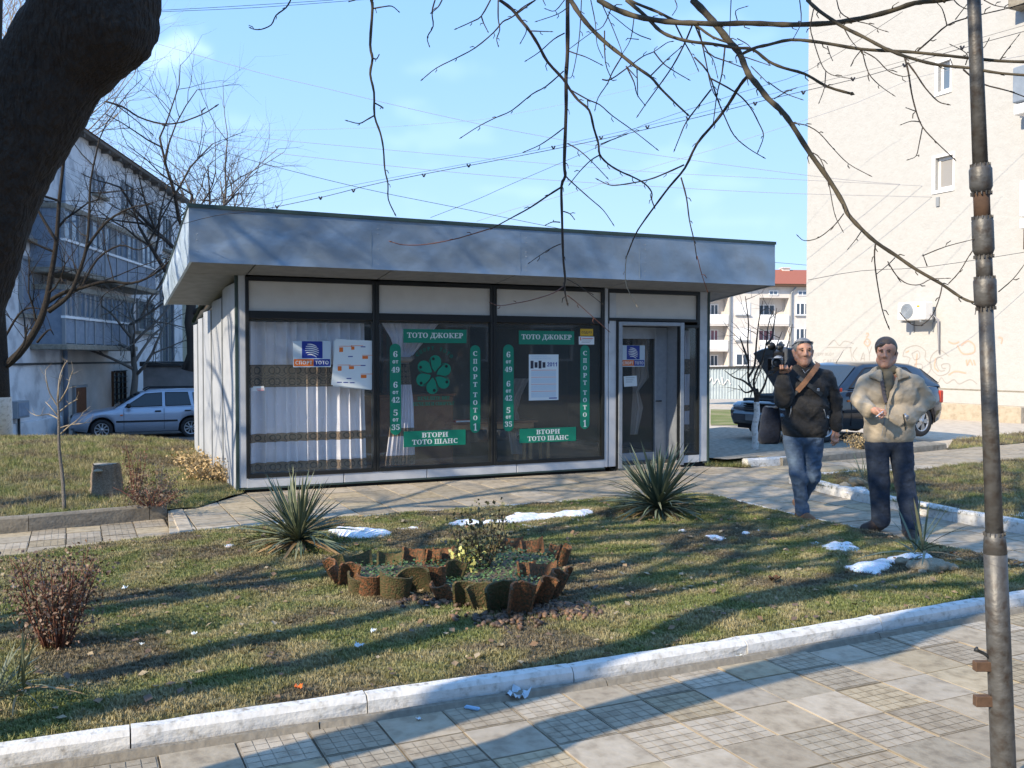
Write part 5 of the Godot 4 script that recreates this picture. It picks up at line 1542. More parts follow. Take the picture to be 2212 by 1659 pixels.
# ---------------------------------------------------------------- cars; x runs from the front to the rear, z to the near side
func line_at(l: Array, x: float) -> float:
	for i in l.size() - 1:
		if x <= l[i + 1][0]:
			return lerpf(l[i][1], l[i + 1][1], clampf((x - l[i][0]) / maxf(l[i + 1][0] - l[i][0], 1e-4), 0.0, 1.0))
	return l[-1][1]
func wheel(parent: Node3D, where: Vector3, r: float, side: float, spokes: int) -> void:
	var w := Node3D.new(); w.name = "wheel"; parent.add_child(w, true)
	w.transform = Transform3D(Basis(Vector3.RIGHT, PI / 2.0 * side), where)      # y of the lathe points outwards
	var mb := MB.new(true)
	mb.lathe([Vector2(r * 0.66, -0.16), Vector2(r * 0.93, -0.165), Vector2(r, -0.13), Vector2(r, -0.03), Vector2(r * 0.95, 0.0), Vector2(r * 0.68, 0.004), Vector2(r * 0.64, -0.02)], 36)
	obj("tyre", mb, mats["tyre"], w)
	mb = MB.new(true)
	mb.lathe([Vector2(r * 0.66, -0.005), Vector2(r * 0.60, -0.002), Vector2(r * 0.585, -0.03), Vector2(r * 0.57, -0.1)], 36)
	mb.lathe([Vector2(r * 0.2, -0.03), Vector2(r * 0.17, 0.0), Vector2(0.0, 0.004)], 20)
	mb.smooth(false)
	for i in spokes:
		var a := TAU * i / spokes
		var d := Vector3(cos(a), 0, sin(a))
		var s := Vector3(-sin(a), 0, cos(a))
		var wi := r * (0.13 if spokes < 7 else 0.055)
		var p := [d * r * 0.15 - s * wi * 0.8, d * r * 0.6 - s * wi * 1.25, d * r * 0.6 + s * wi * 1.25, d * r * 0.15 + s * wi * 0.8]
		mb.face([p[0] + Vector3.UP * -0.003, p[1] - Vector3.UP * 0.012, p[2] - Vector3.UP * 0.012, p[3] - Vector3.UP * 0.003], Vector3.UP)
		mb.face([p[0], p[1] - Vector3.UP * 0.012, p[1] - Vector3.UP * 0.06, p[0] - Vector3.UP * 0.06], -s)
		mb.face([p[3], p[2] - Vector3.UP * 0.012, p[2] - Vector3.UP * 0.06, p[3] - Vector3.UP * 0.06], s)
	obj("rim", mb, mats["alloy"], w)
	mb = MB.new(); mb.lathe([Vector2(r * 0.58, -0.09), Vector2(0.0, -0.09)], 24); obj("brake_disc", mb, mats["dark_iron"], w)

func car(root: Node3D, s: Dictionary) -> void:
	var L: float = s.len
	var hw: float = s.half
	var ra: float = s.arch
	var mb := MB.new(true)
	var lower := func(x: float) -> float:
		var y: float = line_at(s.sill, x)
		for wx in s.wheels:
			var d: float = absf(x - wx)
			if d < ra: y = maxf(y, s.r + sqrt(ra * ra - d * d))
		return y
	var plan := func(x: float) -> float:
		return hw * (1.0 - 0.16 * pow(clampf(1.0 - x / 0.7, 0, 1), 2.2) - 0.12 * pow(clampf((x - L + 0.6) / 0.6, 0, 1), 2.4))
	var n := 120
	var rings := []
	for i in n + 1:
		var x := L * i / n
		var yb: float = lower.call(x)
		var yt: float = line_at(s.top, x)
		yb = minf(yb, yt - 0.03)
		var w: float = plan.call(x)
		var ym := minf(maxf(yb + 0.02, 0.5), yt - 0.02)
		var half := [Vector2(w - 0.05, yb), Vector2(w - 0.015, yb + 0.01), Vector2(w, ym), Vector2(w - 0.012, lerpf(ym, yt, 0.55)), Vector2(w - 0.04, yt - 0.03), Vector2(w - 0.09, yt), Vector2(w * 0.5, yt + 0.022)]
		var ring := []
		for p in half: ring.append(Vector3(x, p.y, p.x))
		for k in range(half.size() - 1, -1, -1): ring.append(Vector3(x, half[k].y, -half[k].x))
		rings.append(ring)
	for i in n:
		for k in rings[0].size() - 1:
			mb.quad(rings[i][k], rings[i][k + 1], rings[i + 1][k + 1], rings[i + 1][k])
	mb.face(rings[0], Vector3.LEFT); mb.face(rings[n], Vector3.RIGHT)
	obj("body", mb, s.paint, root)
	mb = MB.new(); mb.span(Vector3(0.12, 0.2, -hw + 0.2), Vector3(L - 0.12, 0.62, hw - 0.2)); obj("underbody", mb, mats["tyre"], root)
	for wx in s.wheels:
		for e in [-1.0, 1.0]:
			mb = MB.new(true)
			for k in 14:
				var a := PI * k / 14.0
				var b := PI * (k + 1) / 14.0
				var q := []
				for v in [a, b]: q.append(Vector3(wx + cos(v) * (ra + 0.002), s.r + sin(v) * (ra + 0.002), 0))
				mb.face([q[0] + Vector3(0, 0, e * (hw - 0.03)), q[1] + Vector3(0, 0, e * (hw - 0.03)), q[1] + Vector3(0, 0, e * (hw - 0.3)), q[0] + Vector3(0, 0, e * (hw - 0.3))], Vector3(wx, s.r, 0) - q[0])
			obj("wheel_arch", mb, mats["tyre"], root)
			wheel(root, Vector3(wx, s.r, e * (hw - 0.02)), s.r, e, s.spokes)
	# cabin
	var g: Array = s.roof
	var x0: float = g[0][0]
	var x1: float = g[-1][0]
	rings = []
	n = 60
	for i in n + 1:
		var x := lerpf(x0, x1, i / float(n))
		var yr: float = line_at(g, x)
		var yb: float = line_at(s.top, x) - 0.012
		yr = maxf(yr, yb + 0.015)
		var k: float = (yr - yb) / (s.height - yb)
		var zb: float = hw - 0.085
		var zr: float = zb - 0.19 * k
		var half := [Vector2(zb, yb), Vector2(zr, yr - 0.045 * k), Vector2(zr - 0.05, yr), Vector2(zr * 0.5, yr + 0.02 * k)]
		var ring := []
		for p in half: ring.append(Vector3(x, p.y, p.x))
		for q in range(3, -1, -1): ring.append(Vector3(x, half[q].y, -half[q].x))
		rings.append(ring)
	mb = MB.new(true)
	for i in n:
		for k in 7:
			mb.quad(rings[i][k], rings[i][k + 1], rings[i + 1][k + 1], rings[i + 1][k])
	mb.face(rings[0], Vector3.LEFT); mb.face(rings[n], Vector3.RIGHT)
	obj("cabin", mb, s.paint, root)
	# side glass lies on the slanted cabin side
	for e in [-1.0, 1.0]:
		for p in s.glass:
			mb = MB.new(true)
			var q := []
			for v in p:
				var yb: float = line_at(s.top, v[0]) - 0.012
				q.append(Vector3(v[0], v[1], e * (hw - 0.079 - 0.19 * (v[1] - yb) / (s.height - yb) + 0.004)))
			mb.face(q, Vector3(0, 0, e)); obj("side_window", mb, mats["car_glass"], root)
			mb = MB.new(); q.append(q[0])
			mb.tube(q, ramp(q.size(), 0.012, 0.012), 4, false); obj("window_seal", mb, mats["tyre"], root)
	for scr in s.screens:
		mb = MB.new()
		var zz: float = hw - 0.12
		mb.face([Vector3(scr[0], scr[1], -zz), Vector3(scr[2], scr[3], -zz + 0.17), Vector3(scr[2], scr[3], zz - 0.17), Vector3(scr[0], scr[1], zz)], Vector3(scr[4], 1, 0)); obj("windscreen" if scr[4] < 0 else "rear_window", mb, mats["car_glass"], root)
	# doors' seams, handles, strip, mirrors
	for e in [-1.0, 1.0]:
		for x in s.seams:
			mb = MB.new(); mb.span(Vector3(x - 0.004, line_at(s.sill, x) + 0.06, e * (hw - 0.02)), Vector3(x + 0.004, line_at(s.top, x) - 0.03, e * (hw + 0.0015))); obj("door_seam", mb, mats["tyre"], root)
		for x in s.handles:
			mb = MB.new(); mb.span(Vector3(x - 0.09, s.belt - 0.12, e * (hw - 0.01)), Vector3(x + 0.09, s.belt - 0.08, e * (hw + 0.02)), 0.01); obj("door_handle", mb, mats["tyre"], root)
		mb = MB.new(); mb.span(Vector3(s.wheels[0] + ra + 0.03, 0.50, e * (hw - 0.02)), Vector3(s.wheels[1] - ra - 0.02, 0.555, e * (hw + 0.018)), 0.008); obj("rub_strip", mb, mats["tyre"], root)
		mb = MB.new(true); mb.ball(Vector3(s.mirror, s.belt + 0.07, e * (hw + 0.08)), Vector3(0.07, 0.075, 0.1), 7); obj("wing_mirror", mb, mats["tyre"], root)
		mb = MB.new(true); mb.ball(Vector3(0.14, s.lamp, e * (hw - 0.27)), Vector3(0.14, 0.085, 0.17), 8); obj("headlight", mb, mats["lamp_glass"], root)
		mb = MB.new(); mb.span(Vector3(L - 0.1, s.lamp + 0.02, e * (hw - 0.3)), Vector3(L + 0.012, s.lamp + 0.26, e * (hw - 0.07)), 0.02); obj("tail_light", mb, mats["sign_red"], root)
		mb = MB.new(); mb.span(Vector3(s.wheels[0] + 0.5, 0.7, e * (hw - 0.02)), Vector3(s.wheels[0] + 0.57, 0.735, e * (hw + 0.006)), 0.004); obj("side_indicator", mb, mats["sign_orange"], root)
	mb = MB.new(); mb.span(Vector3(-0.05, 0.3, -hw + 0.2), Vector3(0.12, 0.52, hw - 0.2), 0.05); obj("front_bumper", mb, s.bumper, root)
	mb = MB.new(); mb.span(Vector3(L - 0.12, 0.3, -hw + 0.15), Vector3(L + 0.06, 0.52, hw - 0.15), 0.05); obj("rear_bumper", mb, s.bumper, root)
	mb = MB.new()
	for i in 4: mb.span(Vector3(-0.012, s.lamp - 0.07 + i * 0.04, -0.36), Vector3(0.05, s.lamp - 0.05 + i * 0.04, 0.36))
	obj("grille", mb, mats["tyre"], root)
	mb = MB.new(); mb.span(Vector3(-0.062, 0.36, -0.26), Vector3(-0.052, 0.46, 0.26)); obj("number_plate", mb, mats["block_white"] if s.plate else mats["wall_grey"], root)

func build_cars() -> void:
	mat("tyre", lin(0.018, 0.018, 0.02), 0.8)
	mat("alloy", lin(0.42, 0.43, 0.45), 0.35, 0.6)
	mat("car_glass", lin(0.03, 0.04, 0.05), 0.04)
	mat("lamp_glass", lin(0.35, 0.40, 0.45), 0.1, 0.3)
	var silver := mat("silver_paint", lin(0.36, 0.41, 0.50), 0.35, 0.35)
	silver.clearcoat_enabled = true; silver.clearcoat = 0.7; silver.clearcoat_roughness = 0.08
	var navy := mat("navy_paint", lin(0.005, 0.007, 0.017), 0.3)
	navy.clearcoat_enabled = true; navy.clearcoat = 1.0; navy.clearcoat_roughness = 0.06
	# silver estate on the street at the left
	var a := at(220, 951, 27.3)
	var b := at(413, 945, 28.3)
	var d := (b - a); d.y = 0; d = d.normalized()
	var side := d.cross(Vector3.UP)
	var o := thing("estate_car", "silver estate car with roof rails parked behind the left end of the shop", "car")
	var wb := 2.47
	o.transform = Transform3D(Basis(d, Vector3.UP, side), Vector3(a.x, (a.y + b.y) / 2.0, a.z) - d * 0.82 - side * 0.83)
	car(o, {"len": 4.32, "half": 0.85, "arch": 0.36, "r": 0.30, "wheels": [0.82, 0.82 + wb], "spokes": 9, "height": 1.44, "belt": 0.92, "lamp": 0.62, "mirror": 1.55, "paint": silver, "bumper": silver, "plate": true,
		"sill": [[0.0, 0.42], [0.1, 0.28], [0.5, 0.22], [3.8, 0.22], [4.2, 0.3], [4.32, 0.42]],
		"top": [[0.0, 0.60], [0.06, 0.70], [0.5, 0.80], [1.1, 0.88], [1.3, 0.92], [4.2, 0.96], [4.32, 0.90]],
		"roof": [[1.15, 0.9], [1.9, 1.36], [2.1, 1.42], [2.9, 1.45], [3.8, 1.43], [4.05, 1.39], [4.27, 0.96]],
		"glass": [[[1.45, 0.95], [2.02, 1.33], [2.48, 1.36], [2.48, 0.97]], [[2.58, 0.97], [2.58, 1.365], [3.22, 1.36], [3.3, 0.98]], [[3.4, 0.985], [3.36, 1.35], [3.9, 1.32], [4.02, 1.0]]],
		"screens": [[1.19, 0.95, 1.87, 1.365, -1.0], [4.275, 1.0, 4.08, 1.37, 1.0]], "seams": [1.42, 2.53, 3.32], "handles": [2.36, 3.2]})
	for e in [-1.0, 1.0]:
		var mb := MB.new(true); mb.tube([Vector3(2.0, 1.42, e * 0.56), Vector3(2.15, 1.50, e * 0.56), Vector3(3.75, 1.50, e * 0.56), Vector3(3.95, 1.42, e * 0.56)], [0.02, 0.02, 0.02, 0.02], 6); obj("roof_rail", mb, mats["tyre"], o)
	# dark hatchback with its bonnet up, on the concrete slab
	a = at(1786, 957, 16.35)
	b = at(1995, 944, 17.6)
	d = (b - a); d.y = 0; d = d.normalized(); side = d.cross(Vector3.UP)
	o = thing("hatchback_car", "dark blue hatchback with its bonnet raised standing behind the two men", "car")
	o.transform = Transform3D(Basis(d, Vector3.UP, side), Vector3(a.x, 0.1, a.z) - d * 0.80 - side * 0.84)
	car(o, {"len": 4.0, "half": 0.85, "arch": 0.35, "r": 0.29, "wheels": [0.80, 3.33], "spokes": 5, "height": 1.40, "belt": 0.90, "lamp": 0.60, "mirror": 1.55, "paint": navy, "bumper": navy, "plate": false,
		"sill": [[0.0, 0.40], [0.1, 0.26], [0.5, 0.21], [3.6, 0.21], [3.9, 0.3], [4.0, 0.42]],
		"top": [[0.0, 0.56], [0.05, 0.64], [0.12, 0.68], [1.0, 0.72], [1.15, 0.86], [1.3, 0.90], [3.6, 0.95], [3.9, 0.95], [4.0, 0.85]],
		"roof": [[1.1, 0.88], [1.85, 1.33], [2.05, 1.38], [2.8, 1.40], [3.3, 1.36], [3.55, 1.28], [3.93, 0.96]],
		"glass": [[[1.45, 0.94], [1.98, 1.29], [2.5, 1.32], [2.5, 0.96]], [[2.6, 0.96], [2.6, 1.32], [3.1, 1.29], [3.4, 1.02], [3.35, 0.98]]],
		"screens": [[1.15, 0.92, 1.82, 1.335, -1.0], [3.93, 1.0, 3.6, 1.28, 1.0]], "seams": [1.4, 2.55], "handles": [2.4, 3.25]})
	# engine bay and the raised bonnet on its stay
	var mb := MB.new(); mb.span(Vector3(0.2, 0.66, -0.62), Vector3(1.05, 0.745, 0.62), 0.02); obj("engine_bay", mb, mats["tyre"], o)
	mb = MB.new(); mb.span(Vector3(0.35, 0.7, -0.4), Vector3(0.85, 0.83, 0.25), 0.03); mb.span(Vector3(0.3, 0.7, 0.3), Vector3(0.6, 0.85, 0.55), 0.02); obj("engine", mb, mats["dark_iron"], o)
	var hp := Vector3(1.12, 0.88, 0)
	var ang := 0.86
	var up := Vector3(-cos(ang), sin(ang), 0)
	var nn := Vector3(sin(ang), cos(ang), 0)
	mb = MB.new(true)
	var g := []
	for i in 13:
		var row := []
		for k in 13:
			var u := i / 12.0
			var v := k / 6.0 - 1.0
			var w := 0.70 - 0.10 * u * u
			var l := 1.05 * u - 0.12 * maxf(0.0, u - 0.6) * v * v * 2.0
			row.append(hp + up * l + nn * (0.05 * (1.0 - v * v) - 0.03 * u * u * 2.0 + 0.02) + Vector3(0, 0, v * w))
		g.append(row)
	for i in 12:
		for k in 12: mb.quad(g[i][k], g[i][k + 1], g[i + 1][k + 1], g[i + 1][k])
	mb.smooth(false)
	for i in 12:
		for k in 12: mb.face([g[i][k] - nn * 0.03, g[i][k + 1] - nn * 0.03, g[i + 1][k + 1] - nn * 0.03, g[i + 1][k] - nn * 0.03], -nn)
	for i in 12:
		for k in [0, 12]: mb.face([g[i][k], g[i + 1][k], g[i + 1][k] - nn * 0.03, g[i][k] - nn * 0.03], Vector3(0, 0, k - 6))
	for k in 12: mb.face([g[12][k], g[12][k + 1], g[12][k + 1] - nn * 0.03, g[12][k] - nn * 0.03], up)
	obj("bonnet", mb, navy, o)
	mb = MB.new(); mb.bar(Vector3(0.3, 0.7, -0.55), hp + up * 0.75 - nn * 0.03 + Vector3(0, 0, -0.5), 0.012, 0.012); obj("bonnet_stay", mb, mats["dark_iron"], o)
	mb = MB.new(true); mb.tube([Vector3(1.95, 1.38, 0.0), Vector3(2.15, 1.62, 0.0)], [0.006, 0.003], 5); obj("aerial", mb, mats["tyre"], o)

# ---------------------------------------------------------------- the two men
func fabric(called: String, a: Color, b: Color, freq := 0.06, cm := 1.5, rough := 0.9) -> StandardMaterial3D:
	var n := FastNoiseLite.new(); n.seed = called.length(); n.frequency = 0.012; n.fractal_octaves = 4
	var rel := noise_map(called.length() + 3, 0.012, [grey(0.15), grey(0.85)], [], 256)
	var m := textured(called, noise_map(called.length() * 7, freq, [a, b], [], 256), 2.0, rough, rel, cm, false)
	m.rim_enabled = true; m.rim = 0.15; m.rim_tint = 0.5
	return m
func band(mb: MB, pts: Array, w: float, out: Vector3, th := 0.006) -> void:
	for i in pts.size() - 1:
		var t: Vector3 = (pts[i + 1] - pts[i]).normalized()
		var s := t.cross(out).normalized() * w / 2.0
		var o := out * th
		mb.face([pts[i] - s + o, pts[i + 1] - s + o, pts[i + 1] + s + o, pts[i] + s + o], out)
		mb.face([pts[i] - s, pts[i + 1] - s, pts[i + 1] - s + o, pts[i] - s + o], -s)
		mb.face([pts[i] + s, pts[i + 1] + s, pts[i + 1] + s + o, pts[i] + s + o], s)
		mb.face([pts[i] - s, pts[i + 1] - s, pts[i + 1] + s, pts[i] + s], -out)

func build_people() -> void:
	var skin := mat("skin", lin(0.50, 0.27, 0.185), 0.5)
	skin.subsurf_scatter_enabled = true; skin.subsurf_scatter_strength = 0.15
	var lips := mat("lips", lin(0.38, 0.17, 0.13), 0.5)
	var eye_m := mat("eye_dark", lin(0.03, 0.022, 0.018), 0.2)
	var grey_hair := fabric("grey_hair", lin(0.10, 0.10, 0.10), lin(0.30, 0.30, 0.30), 0.2, 1.0, 0.6)
	var brown_hair := fabric("brown_hair_", lin(0.02, 0.014, 0.010), lin(0.075, 0.055, 0.04), 0.2, 1.0, 0.5)
	var fleece := fabric("black_fleece", lin(0.013, 0.013, 0.014), lin(0.034, 0.033, 0.033), 0.15, 2.0)
	var denim := fabric("faded_denim__", lin(0.045, 0.075, 0.13), lin(0.12, 0.175, 0.25), 0.02, 2.5)
	var dark_denim := fabric("dark_denim____", lin(0.010, 0.018, 0.036), lin(0.028, 0.042, 0.07), 0.03, 2.5)
	var beige := fabric("beige_cloth_____", lin(0.34, 0.285, 0.21), lin(0.43, 0.365, 0.275), 0.015, 1.2)
	var olive := fabric("olive_wool", lin(0.10, 0.088, 0.06), lin(0.15, 0.13, 0.09), 0.2, 1.0)
	var tan_leather := fabric("tan_leather_______", lin(0.20, 0.095, 0.045), lin(0.28, 0.14, 0.07), 0.1, 0.8, 0.7)
	var dark_leather := fabric("dark_leather______", lin(0.028, 0.017, 0.012), lin(0.055, 0.033, 0.023), 0.1, 0.8, 0.6)
	var black_plastic := mat("black_plastic", lin(0.014, 0.014, 0.015), 0.4)
	var bag_blue := fabric("bag_blue_________", lin(0.003, 0.006, 0.016), lin(0.008, 0.014, 0.03), 0.05, 2.0)

	# ================= the cameraman
	var base := gp(1736, 1122)
	base.y = 0
	var D := -base.z
	var o := thing("person", "man in black fleece and faded jeans carrying a video camera on his shoulder", "person", base)
	var J := func(x, y, z := 0.0) -> Vector3: return at(x, y, D) - base + Vector3(0, 0, -z)       # z: metres behind the standing plane
	var mb := MB.new(true)
	# the body: one figure under the clothes, then head and hands on finer grids of their own
	flesh(mb, [[J.call(1714, 820), J.call(1778, 820), 0.045, 0.045], [J.call(1725, 850), J.call(1757, 850), 0.10, 0.10, 0.75], [J.call(1722, 920), J.call(1754, 920), 0.095, 0.095, 0.8], [J.call(1738, 830), J.call(1738, 915), 0.11, 0.11, 0.7],
		[J.call(1786, 824), J.call(1805, 868), 0.042, 0.038], [J.call(1807, 868), J.call(1803, 930, -0.03), 0.042, 0.03], [J.call(1704, 824), J.call(1687, 866, -0.08), 0.042, 0.038], [J.call(1686, 866, -0.08), J.call(1683, 808, -0.15), 0.042, 0.03],
		[J.call(1713, 950), J.call(1722, 1028, -0.05), 0.07, 0.052], [J.call(1722, 1028, -0.05), J.call(1732, 1105, -0.02), 0.05, 0.036], [J.call(1757, 950), J.call(1754, 1028, -0.03), 0.07, 0.052], [J.call(1754, 1028, -0.03), J.call(1744, 1094, 0.24), 0.05, 0.036],
		[J.call(1735, 786, 0.01), J.call(1736, 812, 0.02), 0.056, 0.065]], 0.02, 0.012)
	flesh(mb, [[J.call(1735, 752, 0.02), J.call(1735, 750, 0.01), 0.086, 0.086], [J.call(1735, 752, -0.018), J.call(1735, 778, -0.034), 0.069, 0.050], [J.call(1724, 774, -0.005), J.call(1732, 785, -0.04), 0.036, 0.026], [J.call(1746, 774, -0.005), J.call(1738, 785, -0.04), 0.036, 0.026], [J.call(1732.5, 785, -0.058), J.call(1737, 785, -0.058), 0.021, 0.021],
		[J.call(1734, 756, -0.090), J.call(1733.5, 766, -0.101), 0.008, 0.011], [J.call(1731.5, 767, -0.092), J.call(1736.5, 767, -0.092), 0.008, 0.008], [J.call(1724, 752, -0.073), J.call(1745, 752, -0.073), 0.014, 0.014], [J.call(1724, 764, -0.055), J.call(1726, 768, -0.058), 0.02, 0.018], [J.call(1745, 764, -0.055), J.call(1743, 768, -0.058), 0.02, 0.018],
		[J.call(1714.5, 758, 0.01), J.call(1716, 768, 0.0), 0.016, 0.012], [J.call(1755.5, 758, 0.01), J.call(1754, 768, 0.0), 0.016, 0.012], [J.call(1735, 784, 0.01), J.call(1735, 800, 0.015), 0.055, 0.058]], 0.0055, 0.007)
	var hand_l := [[J.call(1803, 926, -0.03), J.call(1801, 940, -0.045), 0.032, 0.036, 0.65], [J.call(1797, 940, -0.05), J.call(1806, 940, -0.04), 0.022, 0.022]]
	for f in [[1806.5, 942, 1807, 950, 1804, 956.5, -0.04], [1803, 944, 1802.5, 953, 1798.5, 960, -0.052], [1799, 944, 1797.5, 953, 1794, 960, -0.062], [1795.5, 942, 1793, 950, 1790.5, 956, -0.07]]:
		hand_l.append([J.call(f[0], f[1], f[6] + 0.01), J.call(f[2], f[3], f[6] - 0.01), 0.0098, 0.009]); hand_l.append([J.call(f[2], f[3], f[6] - 0.01), J.call(f[4], f[5], f[6]), 0.009, 0.0075])
	hand_l.append([J.call(1797, 933, -0.06), J.call(1791.5, 941, -0.085), 0.013, 0.0105]); hand_l.append([J.call(1791.5, 941, -0.085), J.call(1789.5, 948, -0.09), 0.0105, 0.0085])
	flesh(mb, hand_l, 0.004, 0.004)
	var hand_r := [[J.call(1683, 809, -0.14), J.call(1681, 801, -0.17), 0.032, 0.036, 0.7]]
	for k in 4:
		var fx := 1688.0 - k * 4.6
		hand_r.append([J.call(fx, 801, -0.19), J.call(fx - 1.5, 795, -0.225), 0.0098, 0.009]); hand_r.append([J.call(fx - 1.5, 795, -0.225), J.call(fx - 2.0, 789, -0.215), 0.009, 0.0078])
	hand_r.append([J.call(1690, 804, -0.16), J.call(1695, 797, -0.19), 0.013, 0.011]); hand_r.append([J.call(1695, 797, -0.19), J.call(1697, 791, -0.20), 0.011, 0.009])
	flesh(mb, hand_r, 0.004, 0.004)
	obj("body", mb, skin, o)
	# face
	for x in [1727.5, 1742.0]:
		mb = MB.new(true); mb.ball(J.call(x, 757.3, -0.083), Vector3(0.012, 0.006, 0.009), 6); obj("eye", mb, eye_m, o)
		mb = MB.new(true); mb.tube([J.call(x - 5, 754, -0.08), J.call(x, 752.6, -0.091), J.call(x + 5, 754, -0.08)], [0.002, 0.004, 0.002], 5); obj("eyebrow", mb, brown_hair, o)
	mb = MB.new(true); mb.tube([J.call(1729.5, 775.6, -0.078), J.call(1734, 775.0, -0.084), J.call(1739, 775.6, -0.078)], [0.002, 0.0045, 0.002], 5); obj("mouth", mb, lips, o)
	mb = MB.new(true)
	flesh(mb, [[J.call(1735, 749.0, 0.012), J.call(1735, 749.0, 0.014), 0.0895, 0.0895], [J.call(1735, 756, 0.045), J.call(1735, 772, 0.05), 0.078, 0.055], [J.call(1717.5, 750, 0.0), J.call(1717, 757, -0.005), 0.012, 0.008], [J.call(1752.5, 750, 0.0), J.call(1753, 757, -0.005), 0.012, 0.008], [J.call(1726, 738.5, -0.03), J.call(1744, 738.5, -0.03), 0.012, 0.012], [J.call(1750, 768, 0.06), J.call(1757, 788, 0.05), 0.03, 0.02]], 0.009, 0.008)
	for i in 14:
		var u := i / 13.0
		mb.tube([J.call(lerpf(1720, 1750, u), 741.0 - 2.5 * sin(PI * u), -0.05), J.call(lerpf(1719, 1751, u), 744.0 - 3.5 * sin(PI * u) + rng.randf_range(-1, 1), -0.066 - 0.012 * sin(PI * u))], [0.008, 0.003], 5)
	obj("hair", mb, grey_hair, o)
	mb = MB.new(true)
	flesh(mb, [[J.call(1712, 816), J.call(1786, 815), 0.066, 0.064], [J.call(1722, 801, 0.02), J.call(1708, 812, 0.01), 0.05, 0.06], [J.call(1748, 800, 0.02), J.call(1786, 813, 0.01), 0.05, 0.058], [J.call(1723, 838, -0.01), J.call(1764, 838, -0.01), 0.122, 0.118, 0.85], [J.call(1725, 880, -0.02), J.call(1759, 880, -0.02), 0.134, 0.13, 0.88], [J.call(1720, 917), J.call(1757, 917), 0.138, 0.136, 0.85], [J.call(1716, 928), J.call(1760, 928), 0.115, 0.115, 1.0],
		[J.call(1788, 820), J.call(1805, 866), 0.066, 0.060], [J.call(1805, 866), J.call(1804, 922, -0.03), 0.060, 0.050], [J.call(1802, 906, -0.02), J.call(1804, 920, -0.03), 0.058, 0.052],
		[J.call(1704, 820), J.call(1687, 862, -0.08), 0.07, 0.07], [J.call(1685, 864, -0.09), J.call(1683, 815, -0.14), 0.08, 0.062], [J.call(1724, 800, 0.0), J.call(1748, 800, 0.0), 0.052, 0.052], [J.call(1690, 850, -0.1), J.call(1683, 835, -0.13), 0.082, 0.078]], 0.013, 0.012, null, 0.014)
	obj("fleece_jacket", mb, fleece, o)
	mb = MB.new(true)
	for q in [[1702, 876, 1698, 900], [1769, 875, 1777, 903]]: mb.tube([J.call(q[0], q[1], -0.13 + 0.02), J.call((q[0] + q[2]) / 2.0, (q[1] + q[3]) / 2.0, -0.125), J.call(q[2], q[3], -0.105)], [0.004, 0.004, 0.004], 5)
	obj("pocket_zip", mb, mats["alu"], o)
	mb = MB.new(true); mb.tube([J.call(1729, 797, -0.062), J.call(1733, 806, -0.09), J.call(1738, 801, -0.085), J.call(1744, 797, -0.065)], [0.003, 0.003, 0.003, 0.003], 5); obj("collar_cord", mb, mats["alu"], o)
	mb = MB.new(); mb.box(J.call(1813.5, 842, -0.04), Vector3(0.02, 0.035, 0.03), 0.004); obj("sleeve_badge", mb, mats["sign_red"], o)
	mb = MB.new(true)
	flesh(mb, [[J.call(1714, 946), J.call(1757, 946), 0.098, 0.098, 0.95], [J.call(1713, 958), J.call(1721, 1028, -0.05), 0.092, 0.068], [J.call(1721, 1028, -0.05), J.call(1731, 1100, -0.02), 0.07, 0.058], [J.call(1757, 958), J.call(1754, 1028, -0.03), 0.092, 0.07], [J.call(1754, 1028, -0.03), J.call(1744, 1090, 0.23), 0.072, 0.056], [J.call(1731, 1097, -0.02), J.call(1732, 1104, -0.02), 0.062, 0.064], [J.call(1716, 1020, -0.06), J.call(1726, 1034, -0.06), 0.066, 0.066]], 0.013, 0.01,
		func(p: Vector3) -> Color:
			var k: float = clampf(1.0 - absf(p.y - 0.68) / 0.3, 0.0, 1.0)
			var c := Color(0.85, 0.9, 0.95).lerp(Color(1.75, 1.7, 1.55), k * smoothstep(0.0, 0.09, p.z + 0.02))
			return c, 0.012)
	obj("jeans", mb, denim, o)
	mb = MB.new(true)
	flesh(mb, [[J.call(1730, 1114, 0.05), J.call(1741, 1118, -0.17), 0.045, 0.040, 1.0], [J.call(1732, 1104, 0.0), J.call(1733, 1113, -0.01), 0.052, 0.05], [J.call(1737, 1114, -0.08), J.call(1741, 1117, -0.16), 0.045, 0.042]], 0.009, 0.008)
	obj("boot", mb, tan_leather, o)
	mb = MB.new(true)
	flesh(mb, [[J.call(1743, 1096, 0.33), J.call(1744, 1106, 0.12), 0.045, 0.042], [J.call(1744, 1090, 0.25), J.call(1744, 1098, 0.25), 0.05, 0.05]], 0.01, 0.008)
	obj("boot", mb, tan_leather, o)
	mb = MB.new(); mb.box(J.call(1741, 937, -0.098), Vector3(0.05, 0.035, 0.012), 0.004); obj("belt_buckle", mb, tan_leather, o)
	# sunglasses pushed up on his head
	var g := thing("sunglasses", "dark sunglasses pushed up on the cameraman's grey hair", "sunglasses", base)
	for x in [1727.0, 1744.0]:
		mb = MB.new(true); mb.ball(J.call(x, 739.6, -0.066), Vector3(0.027, 0.011, 0.012), 7); obj("lens", mb, mats["dark_pane"], g)
	mb = MB.new(true); mb.tube(curve([J.call(1714.5, 748, 0.06), J.call(1716, 742, -0.01), J.call(1721, 738.5, -0.068), J.call(1735.5, 738, -0.082), J.call(1750, 738.5, -0.068), J.call(1755, 742, -0.01), J.call(1756, 748, 0.06)], 3), ramp(19, 0.004, 0.004), 5); obj("frame", mb, black_plastic, g)
	# shoulder camera
	var vc := thing("video_camera", "black shoulder video camera with a grey ringed lens on the cameraman's right shoulder", "camera", base)
	var back: Vector3 = J.call(1704, 769, 0.24)
	var front: Vector3 = J.call(1667, 785, -0.17)
	var fz := (front - back).normalized()
